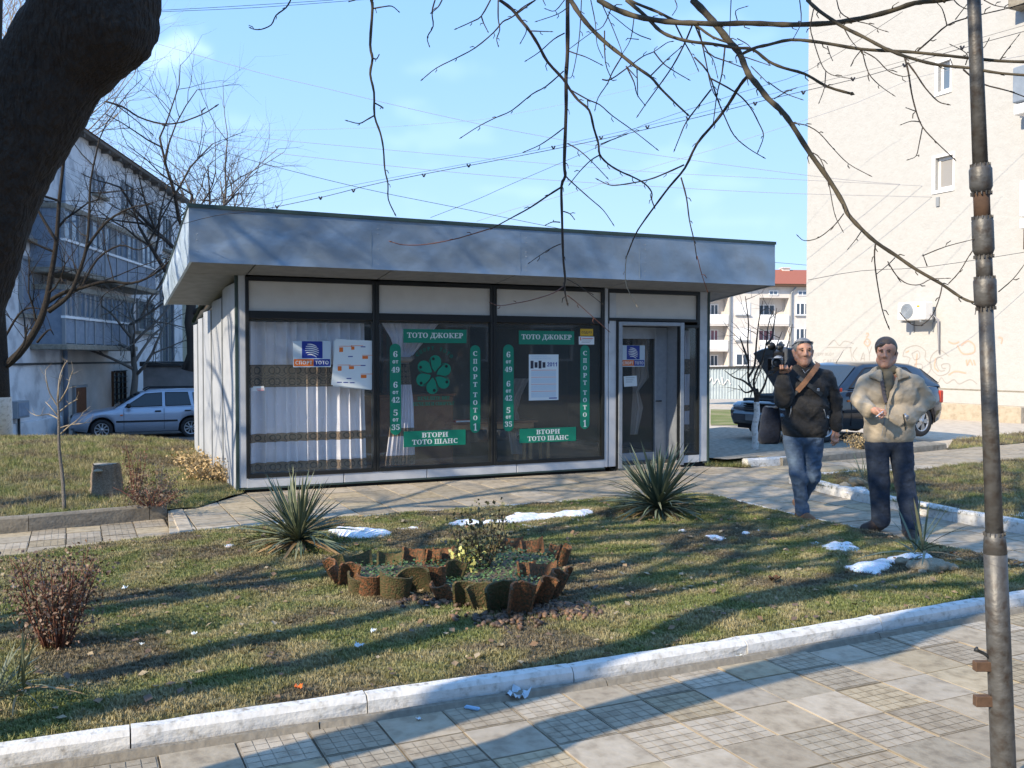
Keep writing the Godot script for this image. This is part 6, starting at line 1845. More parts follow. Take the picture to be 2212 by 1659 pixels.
	var fx := fz.cross(Vector3.UP).normalized()
	var ft := Transform3D(Basis(fx, fx.cross(fz), -fz), back)        # -z towards the lens
	var ln := back.distance_to(front)
	mb = MB.new(); mb.box(Vector3(0, 0.01, -ln * 0.27), Vector3(0.10, 0.15, ln * 0.54), 0.014, ft); obj("camera_body", mb, black_plastic, vc)
	mb = MB.new(); mb.box(Vector3(0, 0.0, 0.07), Vector3(0.095, 0.13, 0.12), 0.014, ft); obj("battery", mb, mats["dark_iron"], vc)
	mb = MB.new(true); var lt := ft * Transform3D(Basis(Vector3.RIGHT, -PI / 2.0), Vector3(0, 0.0, -ln * 0.54))
	mb.lathe([Vector2(0.055, 0.0), Vector2(0.055, 0.03), Vector2(0.048, 0.035), Vector2(0.048, 0.06)], 24, lt); obj("lens_barrel", mb, black_plastic, vc)
	for k in 4:
		mb = MB.new(); mb.lathe([Vector2(0.0, 0.061 + k * 0.022), Vector2(0.053, 0.061 + k * 0.022), Vector2(0.055, 0.066 + k * 0.022), Vector2(0.055, 0.074 + k * 0.022), Vector2(0.05, 0.079 + k * 0.022), Vector2(0.0, 0.08 + k * 0.022)], 24, lt); obj("lens_ring", mb, mats["alu"] if k != 1 else black_plastic, vc)
	mb = MB.new()
	var h0 := 0.15
	var h1 := 0.27
	var sq := [Vector2(-0.055, -0.045), Vector2(0.055, -0.045), Vector2(0.055, 0.045), Vector2(-0.055, 0.045)]
	for k in 4:
		var p: Vector2 = sq[k]
		var q: Vector2 = sq[(k + 1) % 4]
		var l := [Vector3(p.x, p.y, -ln * 0.54 - h0), Vector3(q.x, q.y, -ln * 0.54 - h0), Vector3(q.x * 1.35, q.y * 1.35, -ln * 0.54 - h1), Vector3(p.x * 1.35, p.y * 1.35, -ln * 0.54 - h1)].map(func(v): return ft * v)
		mb.face(l, ft.basis * Vector3(p.x + q.x, p.y + q.y, 0)); mb.face(l.map(func(v): return v.lerp(ft * Vector3(0, 0, -ln * 0.54 - h1), 0.05)), -(ft.basis * Vector3(p.x + q.x, p.y + q.y, 0)))
	obj("lens_hood", mb, black_plastic, vc)
	mb = MB.new(true); mb.ball(ft * Vector3(0, 0, -ln * 0.54 - h0 - 0.005), Vector3(0.042, 0.042, 0.012), 8); obj("front_lens", mb, mats["dark_pane"], vc)
	mb = MB.new(true); mb.tube([ft * Vector3(0, 0.085, 0.0), ft * Vector3(0, 0.14, -0.04), ft * Vector3(0, 0.145, -ln * 0.5), ft * Vector3(0, 0.10, -ln * 0.56)], [0.016, 0.017, 0.017, 0.016], 10); obj("handle", mb, black_plastic, vc)
	mb = MB.new(true); mb.tube([ft * Vector3(0.075, 0.10, -ln * 0.1), ft * Vector3(0.075, 0.125, -ln * 0.36), ft * Vector3(0.075, 0.13, -ln * 0.44)], [0.026, 0.028, 0.04], 14); obj("viewfinder", mb, black_plastic, vc)
	mb = MB.new(true); mb.tube([ft * Vector3(-0.03, 0.13, -ln * 0.3), ft * Vector3(-0.03, 0.14, -ln * 0.72)], [0.016, 0.018], 10); obj("microphone", mb, mats["dark_iron"], vc)
	# blue bag on its strap
	var bg := thing("shoulder_bag", "dark blue soft bag with a tan strap pad hanging at the cameraman's hip", "bag", base)
	mb = MB.new(true)
	var sides := []
	for e in [[878, 1657, 1685, 0.03, 0.12], [884, 1654, 1687, 0.015, 0.15], [910, 1650, 1690, 0.0, 0.17], [940, 1645, 1689, 0.0, 0.17], [955, 1644, 1687, 0.01, 0.16], [960, 1647, 1684, 0.03, 0.13]]:
		var ring := []
		for c in 16:
			var a := TAU * c / 16.0
			var sx := signf(cos(a)) * pow(absf(cos(a)), 0.45)
			var sz := signf(sin(a)) * pow(absf(sin(a)), 0.45)
			ring.append(J.call(lerpf(e[1], e[2], sx * 0.5 + 0.5), e[0], lerpf(e[3], e[4], sz * 0.5 + 0.5)))
		sides.append(ring)
	for i in 5:
		for c in 16: mb.quad(sides[i][c], sides[i][(c + 1) % 16], sides[i + 1][(c + 1) % 16], sides[i + 1][c])
	mb.face(sides[0], Vector3.UP); mb.face(sides[5], Vector3.DOWN)
	obj("pouch", mb, bag_blue, bg)
	mb = MB.new(); band(mb, [J.call(1655, 878, 0.02), J.call(1670, 879, 0.015), J.call(1686, 878, 0.02)], 0.014, Vector3.BACK); obj("zip", mb, mats["alu"], bg)
	mb = MB.new(); mb.box(J.call(1676, 880, 0.01), Vector3(0.04, 0.02, 0.02), 0.004); obj("clasp", mb, mats["alloy"], bg)
	mb = MB.new(); band(mb, [J.call(1768, 783, 0.045), J.call(1763, 787, -0.055), J.call(1755, 795, -0.102), J.call(1740, 812, -0.131), J.call(1727, 828, -0.137), J.call(1713, 844, -0.133)], 0.05, Vector3(0.0, 0.3, 0.95).normalized(), 0.01); obj("strap_pad", mb, tan_leather, bg)
	mb = MB.new(); band(mb, [J.call(1713, 844, -0.135), J.call(1698, 862, -0.125), J.call(1684, 880, 0.0)], 0.028, Vector3(-0.2, 0.2, 0.95).normalized()); band(mb, [J.call(1716, 812, -0.095), J.call(1726, 822, -0.124), J.call(1745, 836, -0.139), J.call(1765, 852, -0.142)], 0.04, Vector3(0.0, 0.1, 1.0).normalized()); obj("strap", mb, mats["dark_iron"], bg)
	mb = MB.new(); mb.box(J.call(1757, 841, -0.148), Vector3(0.025, 0.03, 0.012), 0.004); obj("strap_buckle", mb, mats["alloy"], bg)

	# ================= the man with the cigarette
	var base2 := gp(1928, 1151)
	base2.y = 0
	D = -base2.z
	var o2 := thing("person", "man in an open beige jacket and dark jeans holding a cigarette, hand in pocket", "person", base2)
	var d2 := D
	var K := func(x, y, z := 0.0) -> Vector3: return at(x, y, d2) - base2 + Vector3(0, 0, -z)
	mb = MB.new(true)
	flesh(mb, [[K.call(1878, 832), K.call(1966, 832), 0.045, 0.045], [K.call(1898, 850), K.call(1946, 850), 0.10, 0.10, 0.75], [K.call(1902, 920), K.call(1938, 920), 0.095, 0.095, 0.8], [K.call(1920, 830), K.call(1920, 915), 0.11, 0.11, 0.7],
		[K.call(1869, 834), K.call(1853, 862, -0.02), 0.042, 0.038], [K.call(1852, 862, -0.02), K.call(1863, 882, -0.24), 0.04, 0.028], [K.call(1974, 834), K.call(2002, 866, 0.02), 0.042, 0.038], [K.call(2002, 868, 0.02), K.call(1945, 908, -0.11), 0.042, 0.03],
		[K.call(1894, 955), K.call(1900, 1040), 0.075, 0.055], [K.call(1900, 1040), K.call(1906, 1125, 0.02), 0.052, 0.038], [K.call(1945, 955), K.call(1952, 1040, -0.02), 0.075, 0.055], [K.call(1952, 1040, -0.02), K.call(1955, 1140, -0.14), 0.052, 0.038], [K.call(1914, 788, 0.01), K.call(1917, 808, 0.02), 0.05, 0.05]], 0.02, 0.012)
	flesh(mb, [[K.call(1915, 754, 0.02), K.call(1914, 752, 0.0), 0.089, 0.087], [K.call(1909, 754, -0.016), K.call(1906.5, 781, -0.034), 0.070, 0.052], [K.call(1899, 778, -0.01), K.call(1903, 789, -0.045), 0.030, 0.025], [K.call(1926, 778, 0.005), K.call(1909, 789, -0.04), 0.042, 0.028], [K.call(1902.5, 789, -0.06), K.call(1907, 789, -0.058), 0.022, 0.022],
		[K.call(1903, 759, -0.087), K.call(1901.5, 769, -0.101), 0.009, 0.012], [K.call(1899, 770, -0.091), K.call(1904.5, 770.5, -0.091), 0.009, 0.009], [K.call(1894, 755, -0.07), K.call(1916, 754, -0.066), 0.014, 0.014], [K.call(1896, 767, -0.055), K.call(1898, 771, -0.056), 0.021, 0.019], [K.call(1914, 767, -0.05), K.call(1913, 771, -0.052), 0.022, 0.02],
		[K.call(1936, 763, 0.0), K.call(1934, 773, 0.0), 0.018, 0.013], [K.call(1913, 786, 0.01), K.call(1915, 803, 0.01), 0.056, 0.06]], 0.0055, 0.007)
	var hand := [[K.call(1863, 881, -0.24), K.call(1869, 885, -0.275), 0.030, 0.035, 0.75]]
	for f in [[1873, 880, 1881, 882, 1884, 887], [1873, 884, 1882, 887, 1883, 892], [1872, 888, 1879, 893, 1876, 897], [1869, 891, 1874, 897, 1870, 899]]:
		hand.append([K.call(f[0], f[1], -0.285), K.call(f[2], f[3], -0.31), 0.0095, 0.009]); hand.append([K.call(f[2], f[3], -0.31), K.call(f[4], f[5], -0.32), 0.009, 0.0075])
	hand.append([K.call(1866, 880, -0.28), K.call(1870, 888, -0.325), 0.013, 0.0105]); hand.append([K.call(1870, 888, -0.325), K.call(1875, 889, -0.335), 0.0105, 0.0085])
	flesh(mb, hand, 0.004, 0.004)
	obj("body", mb, skin, o2)
	for x in [1897.5, 1911.5]:
		var zo := -0.011 if x > 1900.0 else 0.0
		mb = MB.new(true); mb.ball(K.call(x, 760.0, -0.080 + zo), Vector3(0.012, 0.006, 0.009), 6); obj("eye", mb, eye_m, o2)
		mb = MB.new(true); mb.tube([K.call(x - 5, 757.5, -0.076 + zo * 1.4), K.call(x, 755.6, -0.088 + zo), K.call(x + 5.5, 757, -0.074 + zo)], [0.002, 0.0045, 0.002], 5); obj("eyebrow", mb, brown_hair, o2)
	mb = MB.new(true); mb.tube([K.call(1897.5, 780, -0.078), K.call(1902, 779.5, -0.087), K.call(1908, 780, -0.079)], [0.002, 0.0045, 0.002], 5); obj("mouth", mb, lips, o2)
	mb = MB.new(true)
	flesh(mb, [[K.call(1914.5, 748.8, 0.014), K.call(1915.5, 748.8, 0.016), 0.0935, 0.0935], [K.call(1918, 758, 0.045), K.call(1920, 776, 0.045), 0.078, 0.055], [K.call(1896, 746.5, -0.05), K.call(1912, 744.5, -0.062), 0.013, 0.016], [K.call(1893, 750, -0.02), K.call(1892, 760, -0.01), 0.014, 0.009], [K.call(1931, 752, -0.005), K.call(1932.5, 768, 0.0), 0.022, 0.014], [K.call(1922, 745, -0.045), K.call(1929, 752, -0.02), 0.016, 0.016]], 0.009, 0.008)
	for i in 16:
		var u := i / 15.0
		var rt := K.call(lerpf(1899, 1926, u), 741.5 + rng.randf_range(-1, 1), -0.045) as Vector3
		mb.tube(curve([rt, K.call(lerpf(1894, 1922, u), 743.5, -0.07), K.call(lerpf(1892, 1919, u) + rng.randf_range(-2, 2), 748.0 + rng.randf_range(-1.5, 2.0), -0.078 + 0.018 * u)], 3), [0.008, 0.009, 0.009, 0.008, 0.006, 0.005, 0.003], 6)
	obj("hair", mb, brown_hair, o2)
	mb = MB.new(true)
	flesh(mb, [[K.call(1874, 828), K.call(1973, 828), 0.066, 0.068], [K.call(1898, 806, 0.02), K.call(1872, 823, 0.01), 0.052, 0.06], [K.call(1934, 805, 0.02), K.call(1974, 826, 0.01), 0.053, 0.06], [K.call(1894, 853, -0.01), K.call(1951, 853, -0.01), 0.124, 0.124, 0.85], [K.call(1897, 900, -0.02), K.call(1941, 900, -0.02), 0.132, 0.132, 0.93], [K.call(1898, 930), K.call(1942, 930), 0.132, 0.132, 0.92], [K.call(1893, 943), K.call(1946, 943), 0.102, 0.102, 1.1],
		[K.call(1867, 832), K.call(1853, 862, -0.02), 0.07, 0.064], [K.call(1853, 862, -0.02), K.call(1861, 880, -0.21), 0.062, 0.05], [K.call(1978, 832), K.call(2002, 866, 0.02), 0.072, 0.066], [K.call(2002, 866, 0.02), K.call(1955, 903, -0.12), 0.064, 0.054], [K.call(1994, 852, 0.02), K.call(2005, 869, 0.02), 0.07, 0.064],
		[K.call(1900, 806, 0.03), K.call(1932, 805, 0.03), 0.055, 0.055], [K.call(1852, 868, -0.06), K.call(1860, 890, -0.16), 0.055, 0.05]], 0.013, 0.012, null, 0.014)
	obj("jacket", mb, beige, o2)
	# collar flaps, sweater and plaid lining in the open front, zip and pocket
	for q in [[1893, 803, 1874, 812, 1893, 822, -0.06], [1934, 800, 1953, 812, 1932, 818, -0.055]]:
		mb = MB.new(true)
		flesh(mb, [[K.call(q[0], q[1], q[6]), K.call(q[2], q[3], q[6] - 0.02), 0.02, 0.012], [K.call(q[0], q[1], q[6] - 0.02), K.call(q[4], q[5], q[6] - 0.045), 0.018, 0.01], [K.call(q[2], q[3], q[6] - 0.02), K.call(q[4], q[5], q[6] - 0.045), 0.012, 0.01], [K.call((q[0] + q[2]) / 2.0, (q[1] + q[3]) / 2.0 + 3.0, q[6] - 0.02), K.call((q[0] + q[4]) / 2.0, (q[1] + q[5]) / 2.0, q[6] - 0.03), 0.018, 0.016]], 0.007, 0.008)
		obj("collar", mb, beige, o2)
	mb = MB.new(true)
	flesh(mb, [[K.call(1903, 799, -0.01), K.call(1926, 799, -0.005), 0.05, 0.05], [K.call(1911, 815, -0.05), K.call(1909, 832, -0.075), 0.058, 0.05], [K.call(1909, 832, -0.078), K.call(1903, 858, -0.11), 0.046, 0.022], [K.call(1903, 858, -0.11), K.call(1900, 872, -0.128), 0.02, 0.008]], 0.009, 0.008)
	obj("sweater", mb, olive, o2)
	var plaid := mat("plaid", lin(0.10, 0.09, 0.10), 0.9)
	mb = MB.new(); band(mb, [K.call(1895, 812, -0.085), K.call(1893.5, 826, -0.118), K.call(1895, 845, -0.133), K.call(1899, 868, -0.146)], 0.03, Vector3(0.25, 0.2, 0.95).normalized(), 0.008)
	for k in 5: mb.col = Color(4, 3.6, 3.2); mb.box(K.call(1894.5 + k * 0.7, 822 + k * 9, -0.135 - k * 0.003), Vector3(0.016, 0.012, 0.008))
	obj("plaid_lining", mb, plaid, o2)
	mb = MB.new(); band(mb, [K.call(1929, 815, -0.09), K.call(1922, 830, -0.128), K.call(1911, 852, -0.140), K.call(1904, 872, -0.146), K.call(1901, 900, -0.155), K.call(1896.5, 935, -0.130), K.call(1896, 947, -0.118)], 0.022, Vector3(0.1, 0.15, 0.98).normalized(), 0.006); obj("zip_facing", mb, beige, o2)
	mb = MB.new(true); mb.tube([K.call(1899, 873, -0.146), K.call(1897.5, 900, -0.156), K.call(1893, 935, -0.13), K.call(1892.5, 947, -0.118)], [0.004, 0.004, 0.004, 0.004], 5); obj("zip", mb, mats["grey_pipe"], o2)
	mb = MB.new(true); mb.tube([K.call(1936, 893, -0.15), K.call(1939, 908, -0.152), K.call(1942, 926, -0.135)], [0.005, 0.006, 0.004], 5); obj("pocket_edge", mb, mats["dark_iron"], o2)
	mb = MB.new(true)
	flesh(mb, [[K.call(1898, 953), K.call(1943, 953), 0.105, 0.105, 1.0], [K.call(1894, 962), K.call(1899, 1040), 0.104, 0.09], [K.call(1899, 1040), K.call(1905, 1122, 0.02), 0.09, 0.08], [K.call(1945, 962), K.call(1952, 1040, -0.02), 0.104, 0.088], [K.call(1952, 1040, -0.02), K.call(1955, 1136, -0.13), 0.088, 0.08], [K.call(1905, 1116, 0.02), K.call(1905, 1125, 0.02), 0.07, 0.071], [K.call(1955, 1130, -0.13), K.call(1955, 1139, -0.13), 0.072, 0.073]], 0.013, 0.01, null, 0.010)
	obj("jeans", mb, dark_denim, o2)
	mb = MB.new(true); flesh(mb, [[K.call(1910, 1138, 0.1), K.call(1872, 1141, 0.02), 0.052, 0.042, 1.0], [K.call(1905, 1130, 0.05), K.call(1892, 1136, 0.04), 0.055, 0.052], [K.call(1880, 1141, 0.03), K.call(1868, 1143, 0.01), 0.045, 0.038]], 0.009, 0.008); obj("shoe", mb, dark_leather, o2)
	mb = MB.new(true); flesh(mb, [[K.call(1953, 1146, -0.1), K.call(1943, 1151, -0.30), 0.05, 0.048], [K.call(1954, 1140, -0.12), K.call(1949, 1147, -0.2), 0.056, 0.052]], 0.009, 0.008); obj("shoe", mb, dark_leather, o2)
	var cig := thing("cigarette", "white cigarette held between the fingers of the man in beige", "cigarette", base2)
	mb = MB.new(true); mb.tube([K.call(1877, 884, -0.325), K.call(1868, 890, -0.34), K.call(1860, 895, -0.35)], [0.005, 0.005, 0.005], 8); obj("paper_tube", mb, mats["frame_white"], cig)
	mb = MB.new(true); mb.tube([K.call(1860, 895, -0.35), K.call(1858.6, 896, -0.352)], [0.0052, 0.004], 8); obj("ash_tip", mb, mats["wall_grey"], cig)
	var wt := thing("wristwatch", "silver wristwatch at the pocket hand of the man in beige", "watch", base2)
	mb = MB.new(true); mb.ball(K.call(1942, 898, -0.165), Vector3(0.018, 0.02, 0.01), 7); obj("case", mb, mats["alloy"], wt)
	mb = MB.new(); band(mb, [K.call(1939, 891, -0.15), K.call(1942, 898, -0.163), K.call(1945, 907, -0.155)], 0.018, Vector3(0.1, 0.1, 1.0).normalized(), 0.004); obj("strap", mb, mats["alu"], wt)

# ---------------------------------------------------------------- trees
func grow(mb: MB, p: Vector3, d: Vector3, length: float, r: float, lvl: int, kids: int, up: float, rg: RandomNumberGenerator, tw: float, flat := 1.0) -> void:
	var n := 4 if lvl > 0 else 3
	var pts := [p]
	var dirs := [d]
	var q := p
	for i in n:
		d = (d + Vector3(rg.randf_range(-1, 1), rg.randf_range(-0.8, 0.8) + up, rg.randf_range(-1, 1)) * tw).normalized()
		q += d * length / n
		pts.append(q); dirs.append(d)
	mb.tube(pts, ramp(n + 1, r, r * (0.45 if lvl > 0 else 0.3)), 6 if lvl > 2 else (4 if lvl > 1 else 3), lvl > 2)
	if lvl == 0: return
	for i in kids:
		var t := rg.randf_range(0.25, 1.0) if i > 0 else 1.0
		var k := mini(int(t * n), n - 1)
		var f := t * n - k
		var b: Vector3 = pts[k].lerp(pts[k + 1], f)
		var side: Vector3 = dirs[k].cross(Vector3(rg.randf_range(-1, 1), rg.randf_range(-1, 1), rg.randf_range(-1, 1))).normalized()
		side.y *= flat
		var nd: Vector3 = (dirs[k + 1] * rg.randf_range(0.5, 1.0) + side * rg.randf_range(0.5, 0.95)).normalized()
		grow(mb, b, nd, length * rg.randf_range(0.45, 0.75), maxf(r * lerpf(0.62, 0.35, t), 0.0025), lvl - 1, kids, up, rg, tw, flat)
func bare_tree(called: String, label: String, base: Vector3, height: float, lean: Vector3, r0: float, limbs: int, sd: int, m: Material, levels := 3, kids := 4, fork := 0.35, up := 0.12, wide := 0.8, group := "") -> Node3D:
	var rg := RandomNumberGenerator.new(); rg.seed = sd
	var o := thing(called, label, "tree", base, 0.0, group)
	var pts := []
	var n := 9
	for i in n:
		var t := i / float(n - 1)
		pts.append(Vector3(0, t * height * (fork + 0.3), 0) + lean * t * height * 0.6 + Vector3(rg.randf_range(-1, 1), 0, rg.randf_range(-1, 1)) * r0 * 0.7 * (1.0 if i > 0 else 0.0))
	var mb := MB.new(true)
	var rad := ramp(n, r0, r0 * 0.5); rad[0] = r0 * 1.35; rad[1] = r0 * 1.02
	mb.tube(pts, rad, 14)
	obj("trunk", mb, m, o)
	for i in limbs:
		var t := lerpf(fork / (fork + 0.3), 1.0, i / float(maxi(limbs - 1, 1)))
		var k := mini(int(t * (n - 1)), n - 2)
		var b: Vector3 = pts[k].lerp(pts[k + 1], t * (n - 1) - k)
		var a := i * 2.4 + rg.randf_range(-0.4, 0.4)
		var d := (Vector3(cos(a) * wide, rg.randf_range(0.5, 1.0), sin(a) * wide) + lean).normalized()
		mb = MB.new(true)
		grow(mb, b, d, height * rg.randf_range(0.32, 0.46), r0 * lerpf(0.55, 0.38, t), levels, kids, up, rg, 0.22)
		obj("branch", mb, m, o)
	return o

# a twig drawn through measured points at a distance; r in thousandths of the distance
func limb(o: Node3D, m: Material, d0: float, d1: float, r0: float, r1: float, px: Array, buds := true) -> void:
	var pts := []
	var n := px.size() / 2
	for i in n: pts.append(at(px[i * 2], px[i * 2 + 1], lerpf(d0, d1, i / float(maxi(n - 1, 1)))) - o.position)
	pts = curve(pts, 3)
	var rad := ramp(pts.size(), 0.86 * r0 * d0 / LENS, 0.9 * r1 * d1 / LENS)
	for i in range(2, rad.size(), 3): rad[i] *= 1.14
	var mb := MB.new(true)
	mb.tube(pts, rad, 8 if r0 > 3.0 else 5)
	if buds:
		for i in range(3, pts.size() - 1, 3):
			if rng.randf() < 0.75:
				var t: Vector3 = (pts[i + 1] - pts[i - 1]).normalized()
				var s: Vector3 = t.cross(Vector3(rng.randf_range(-1, 1), rng.randf_range(-1, 1), rng.randf_range(-1, 1))).normalized()
				var l: float = rng.randf_range(0.008, 0.02) + rad[i]
				mb.tube([pts[i], pts[i] + (s + t * 0.5) * l * 0.7, pts[i] + (s * 0.9 + t * 1.1) * l * 1.1], [rad[i] * 0.45, 0.0022, 0.0015], 4)
		var e: Vector3 = (pts[-1] - pts[-2]).normalized()
		mb.tube([pts[-1], pts[-1] + e * 0.008, pts[-1] + e * 0.02], [rad[-1], rad[-1] * 1.7, 0.0008], 5)
	obj("branch" if r0 > 2.6 else "twig", mb, m, o)
func c3(a: Array) -> Array:
	var o := []
	for i in range(0, a.size(), 2): o.append(1106.0 + a[i] / 3.0); o.append(a[i + 1] / 3.0)
	return o
func c4(a: Array) -> Array:
	var o := []
	for i in range(0, a.size(), 2): o.append(1659.0 + a[i] / 3.0); o.append(a[i + 1] / 3.0)
	return o
func c2(a: Array) -> Array:
	var o := []
	for i in range(0, a.size(), 2): o.append(553.0 + a[i] / 3.0); o.append(a[i + 1] / 3.0)
	return o
func c7(a: Array) -> Array:
	var o := []
	for i in range(0, a.size(), 2): o.append(949.0 + a[i] / 3.0); o.append(553.0 + a[i + 1] / 3.0)
	return o

func build_trees() -> void:
	# --- the leaning trunk at the left edge
	var o := thing("leaning_tree", "thick dark leaning tree trunk cutting across the upper left corner", "tree", Vector3(-2.3, 0, -2.45))
	var ax := [[-170, 1180, 112], [-150, 900, 108], [-95, 640, 104], [-30, 450, 102], [45, 290, 103], [118, 150, 112], [190, 40, 130], [225, -60, 122], [250, -200, 95], [275, -420, 84], [310, -700, 74], [350, -1000, 66]]
	var pts := [Vector3(0.0, -0.1, 0)]
	var rad := [0.20]
	for q in ax:
		pts.append(at(q[0], q[1], 2.45) - o.position); rad.append(q[2] * 2.45 / LENS)
	pts = curve(pts, 5)
	var rr := []
	for i in pts.size():
		var f := i / 5.0
		var k := mini(int(f), rad.size() - 2)
		rr.append(lerpf(rad[k], rad[k + 1], f - k))
	var nz := FastNoiseLite.new(); nz.seed = 5; nz.frequency = 3.0
	var mb := MB.new(true)
	var sides := 40
	var fine := []
	for i in pts.size() - 1:
		for e in 3: fine.append([pts[i].lerp(pts[i + 1], e / 3.0), lerpf(rr[i], rr[i + 1], e / 3.0)])
	var rings := []
	var burl := at(312, 90, 2.4) - o.position
	for i in fine.size():
		var t: Vector3 = (fine[mini(i + 1, fine.size() - 1)][0] - fine[maxi(i - 1, 0)][0]).normalized()
		var u := t.cross(Vector3.BACK).normalized()
		var v := t.cross(u)
		var ring := []
		for k in sides:
			var a := TAU * k / sides
			var d := u * cos(a) + v * sin(a)
			var c: Vector3 = fine[i][0]
			var r: float = fine[i][1] * 0.93
			var p := c + d * r
			var w := nz.get_noise_3d(p.x * 3.0, p.y * 0.8, p.z * 3.0) * 0.016 + nz.get_noise_3d(p.x * 9.0, p.y * 4.0, p.z * 9.0) * 0.007
			w += 0.045 * exp(-pow(p.distance_to(burl) / 0.11, 2.0))
			ring.append(p + d * w)
		rings.append(ring)
	for i in rings.size() - 1:
		for k in sides:
			var l := (k + 1) % sides
			mb.quad(rings[i][k], rings[i + 1][k], rings[i + 1][l], rings[i][l])
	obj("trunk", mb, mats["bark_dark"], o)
	# its twin stem, nearer to the sun, keeps the trunk in shade
	var off := Vector3(-0.749 * 0.853, 0.5225, 0.663 * 0.853) * 0.75
	mb = MB.new(true)
	var tw := []
	var twr := []
	for i in range(0, fine.size(), 3):
		tw.append(fine[i][0] + off + Vector3(0, -0.03, 0.0)); twr.append(fine[i][1] * 1.05)
	tw.push_front(Vector3(-0.5, -0.1, 0.3)); twr.push_front(0.2)
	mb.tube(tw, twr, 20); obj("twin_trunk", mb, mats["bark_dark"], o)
	var bd: Material = mats["bark"]
	limb(o, bd, 2.35, 2.5, 2.6, 1.3, [228, 219, 267, 232, 300, 253, 347, 267, 387, 265, 437, 247, 462, 232])
	limb(o, bd, 2.4, 2.5, 1.4, 0.9, [253, 228, 290, 257, 322, 284])
	# upper limbs above the frame
	var rg := RandomNumberGenerator.new(); rg.seed = 12
	for q in [[Vector3(0.5, 1.0, 0.4), 1.9, 0.06], [Vector3(-0.6, 0.9, 0.5), 2.2, 0.05], [Vector3(0.2, 1.0, -0.6), 2.0, 0.05]]:
		mb = MB.new(true); grow(mb, pts[pts.size() - 4], q[0].normalized(), q[1], q[2], 3, 3, 0.1, rg, 0.2); obj("branch", mb, bd, o)
	# --- branches hanging into the picture from a tree right of the camera
	var h := thing("overhanging_tree", "bare tree whose long drooping branches hang across the sky and the shop roof", "tree", Vector3(3.9, 0, -1.6))
	mb = MB.new(true)
	mb.tube(curve([Vector3(0, -0.1, 0), Vector3(0.05, 1.5, 0), Vector3(-0.1, 3.2, -0.1), Vector3(-0.3, 4.6, -0.5), Vector3(-0.4, 6.5, -0.6)], 5), ramp(21, 0.19, 0.10), 16); obj("trunk", mb, mats["bark_dark"], h)
	var gb: Material = mats["bark_green"]
	var A := func(px, py, d) -> Vector3: return at(px, py, d) - h.position
	for q in [[Vector3(-0.3, 4.6, -0.5), [[1700, -420, 3.6], [1480, -260, 4.2], [1290, -90, 4.5], [1228, 0, 4.5]], 0.05, 0.011], [Vector3(-0.2, 3.9, -0.3), [[1900, -330, 3.5], [1640, -190, 4.0], [1496, 0, 4.2]], 0.05, 0.018], [Vector3(-0.3, 4.9, -0.5), [[1720, -560, 3.6], [1300, -420, 4.3], [1000, -180, 4.6], [801, 0, 4.6]], 0.035, 0.009],
			[Vector3(-0.2, 3.5, -0.2), [[2120, -220, 3.3], [1900, -110, 3.7], [1744, 0, 3.9]], 0.035, 0.010], [Vector3(-0.25, 4.3, -0.4), [[1560, -260, 4.1], [1352, -60, 4.3], [1292, 0, 4.3]], 0.04, 0.013], [Vector3(-0.2, 3.3, -0.2), [[2300, -120, 3.4], [2130, -30, 3.8], [2036, 0, 3.9]], 0.03, 0.010]]:
		var l := [q[0]]
		for e in q[1]: l.append(A.call(e[0], e[1], e[2]))
		l = curve(l, 5)
		mb = MB.new(true); mb.tube(l, ramp(l.size(), q[2], q[3]), 10); obj("branch", mb, gb, h)
	var dk: Material = mats["bark"]
	limb(h, dk, 4.5, 4.5, 5.0, 1.6, [1226, 0, 1226, 110, 1222.7, 166, 1223, 233, 1219, 350, 1221, 380, 1213, 402, 1214, 467, 1216.5, 553, 1220.7, 600, 1219, 616, 1222, 640, 1225, 653])
	limb(h, dk, 4.5, 4.4, 2.6, 1.2, [1213, 404, 1186, 421, 1146, 448, 1106, 470, 1066, 491.7])
	limb(h, mats["twig_red"], 4.4, 4.3, 1.5, 1.0, [1066, 491.7, 1019, 506, 980, 517, 920, 528, 873, 529, 848, 523])
	limb(h, dk, 4.5, 4.4, 1.4, 0.8, [1211, 527, 1189, 537, 1166, 552, 1146, 566])
	limb(h, mats["twig_red"], 4.5, 4.3, 1.5, 0.9, c7([805, 195, 740, 240, 600, 285, 500, 305, 395, 322, 340, 307]))
	limb(h, dk, 4.5, 4.6, 1.2, 0.8, c7([828, 150, 900, 190, 960, 235, 1050, 305]))
	limb(h, mats["twig_red"], 4.5, 4.6, 1.3, 0.8, c7([830, 255, 900, 310, 1000, 400, 1090, 480]))
	for q in [[335, 830, 270, 880, 180, 940, 90, 980], [335, 460, 220, 560, 130, 610, 0, 715, -100, 760, -210, 815, -320, 885], [340, 215, 270, 255, 180, 335, 100, 388], [365, 330, 420, 350, 480, 370, 570, 415], [360, 930, 430, 970, 510, 1040, 610, 1145], [345, 1140, 420, 1210, 510, 1290, 590, 1360, 650, 1445], [335, 1370, 375, 1385, 400, 1415], [310, 1440, 265, 1438, 225, 1455]]:
		limb(h, dk, 4.5, 4.4, 1.7, 0.9, c3(q))
	# the long slanting one and its forks
	limb(h, dk, 4.3, 4.3, 4.2, 1.3, c3([-80, 0, 0, 60, 60, 135, 110, 195, 170, 290, 230, 400, 330, 510, 375, 580, 430, 650, 500, 715, 530, 830, 560, 930, 568, 1000, 620, 1060, 700, 1110, 780, 1145, 860, 1190, 905, 1245, 905, 1290, 918, 1330]))
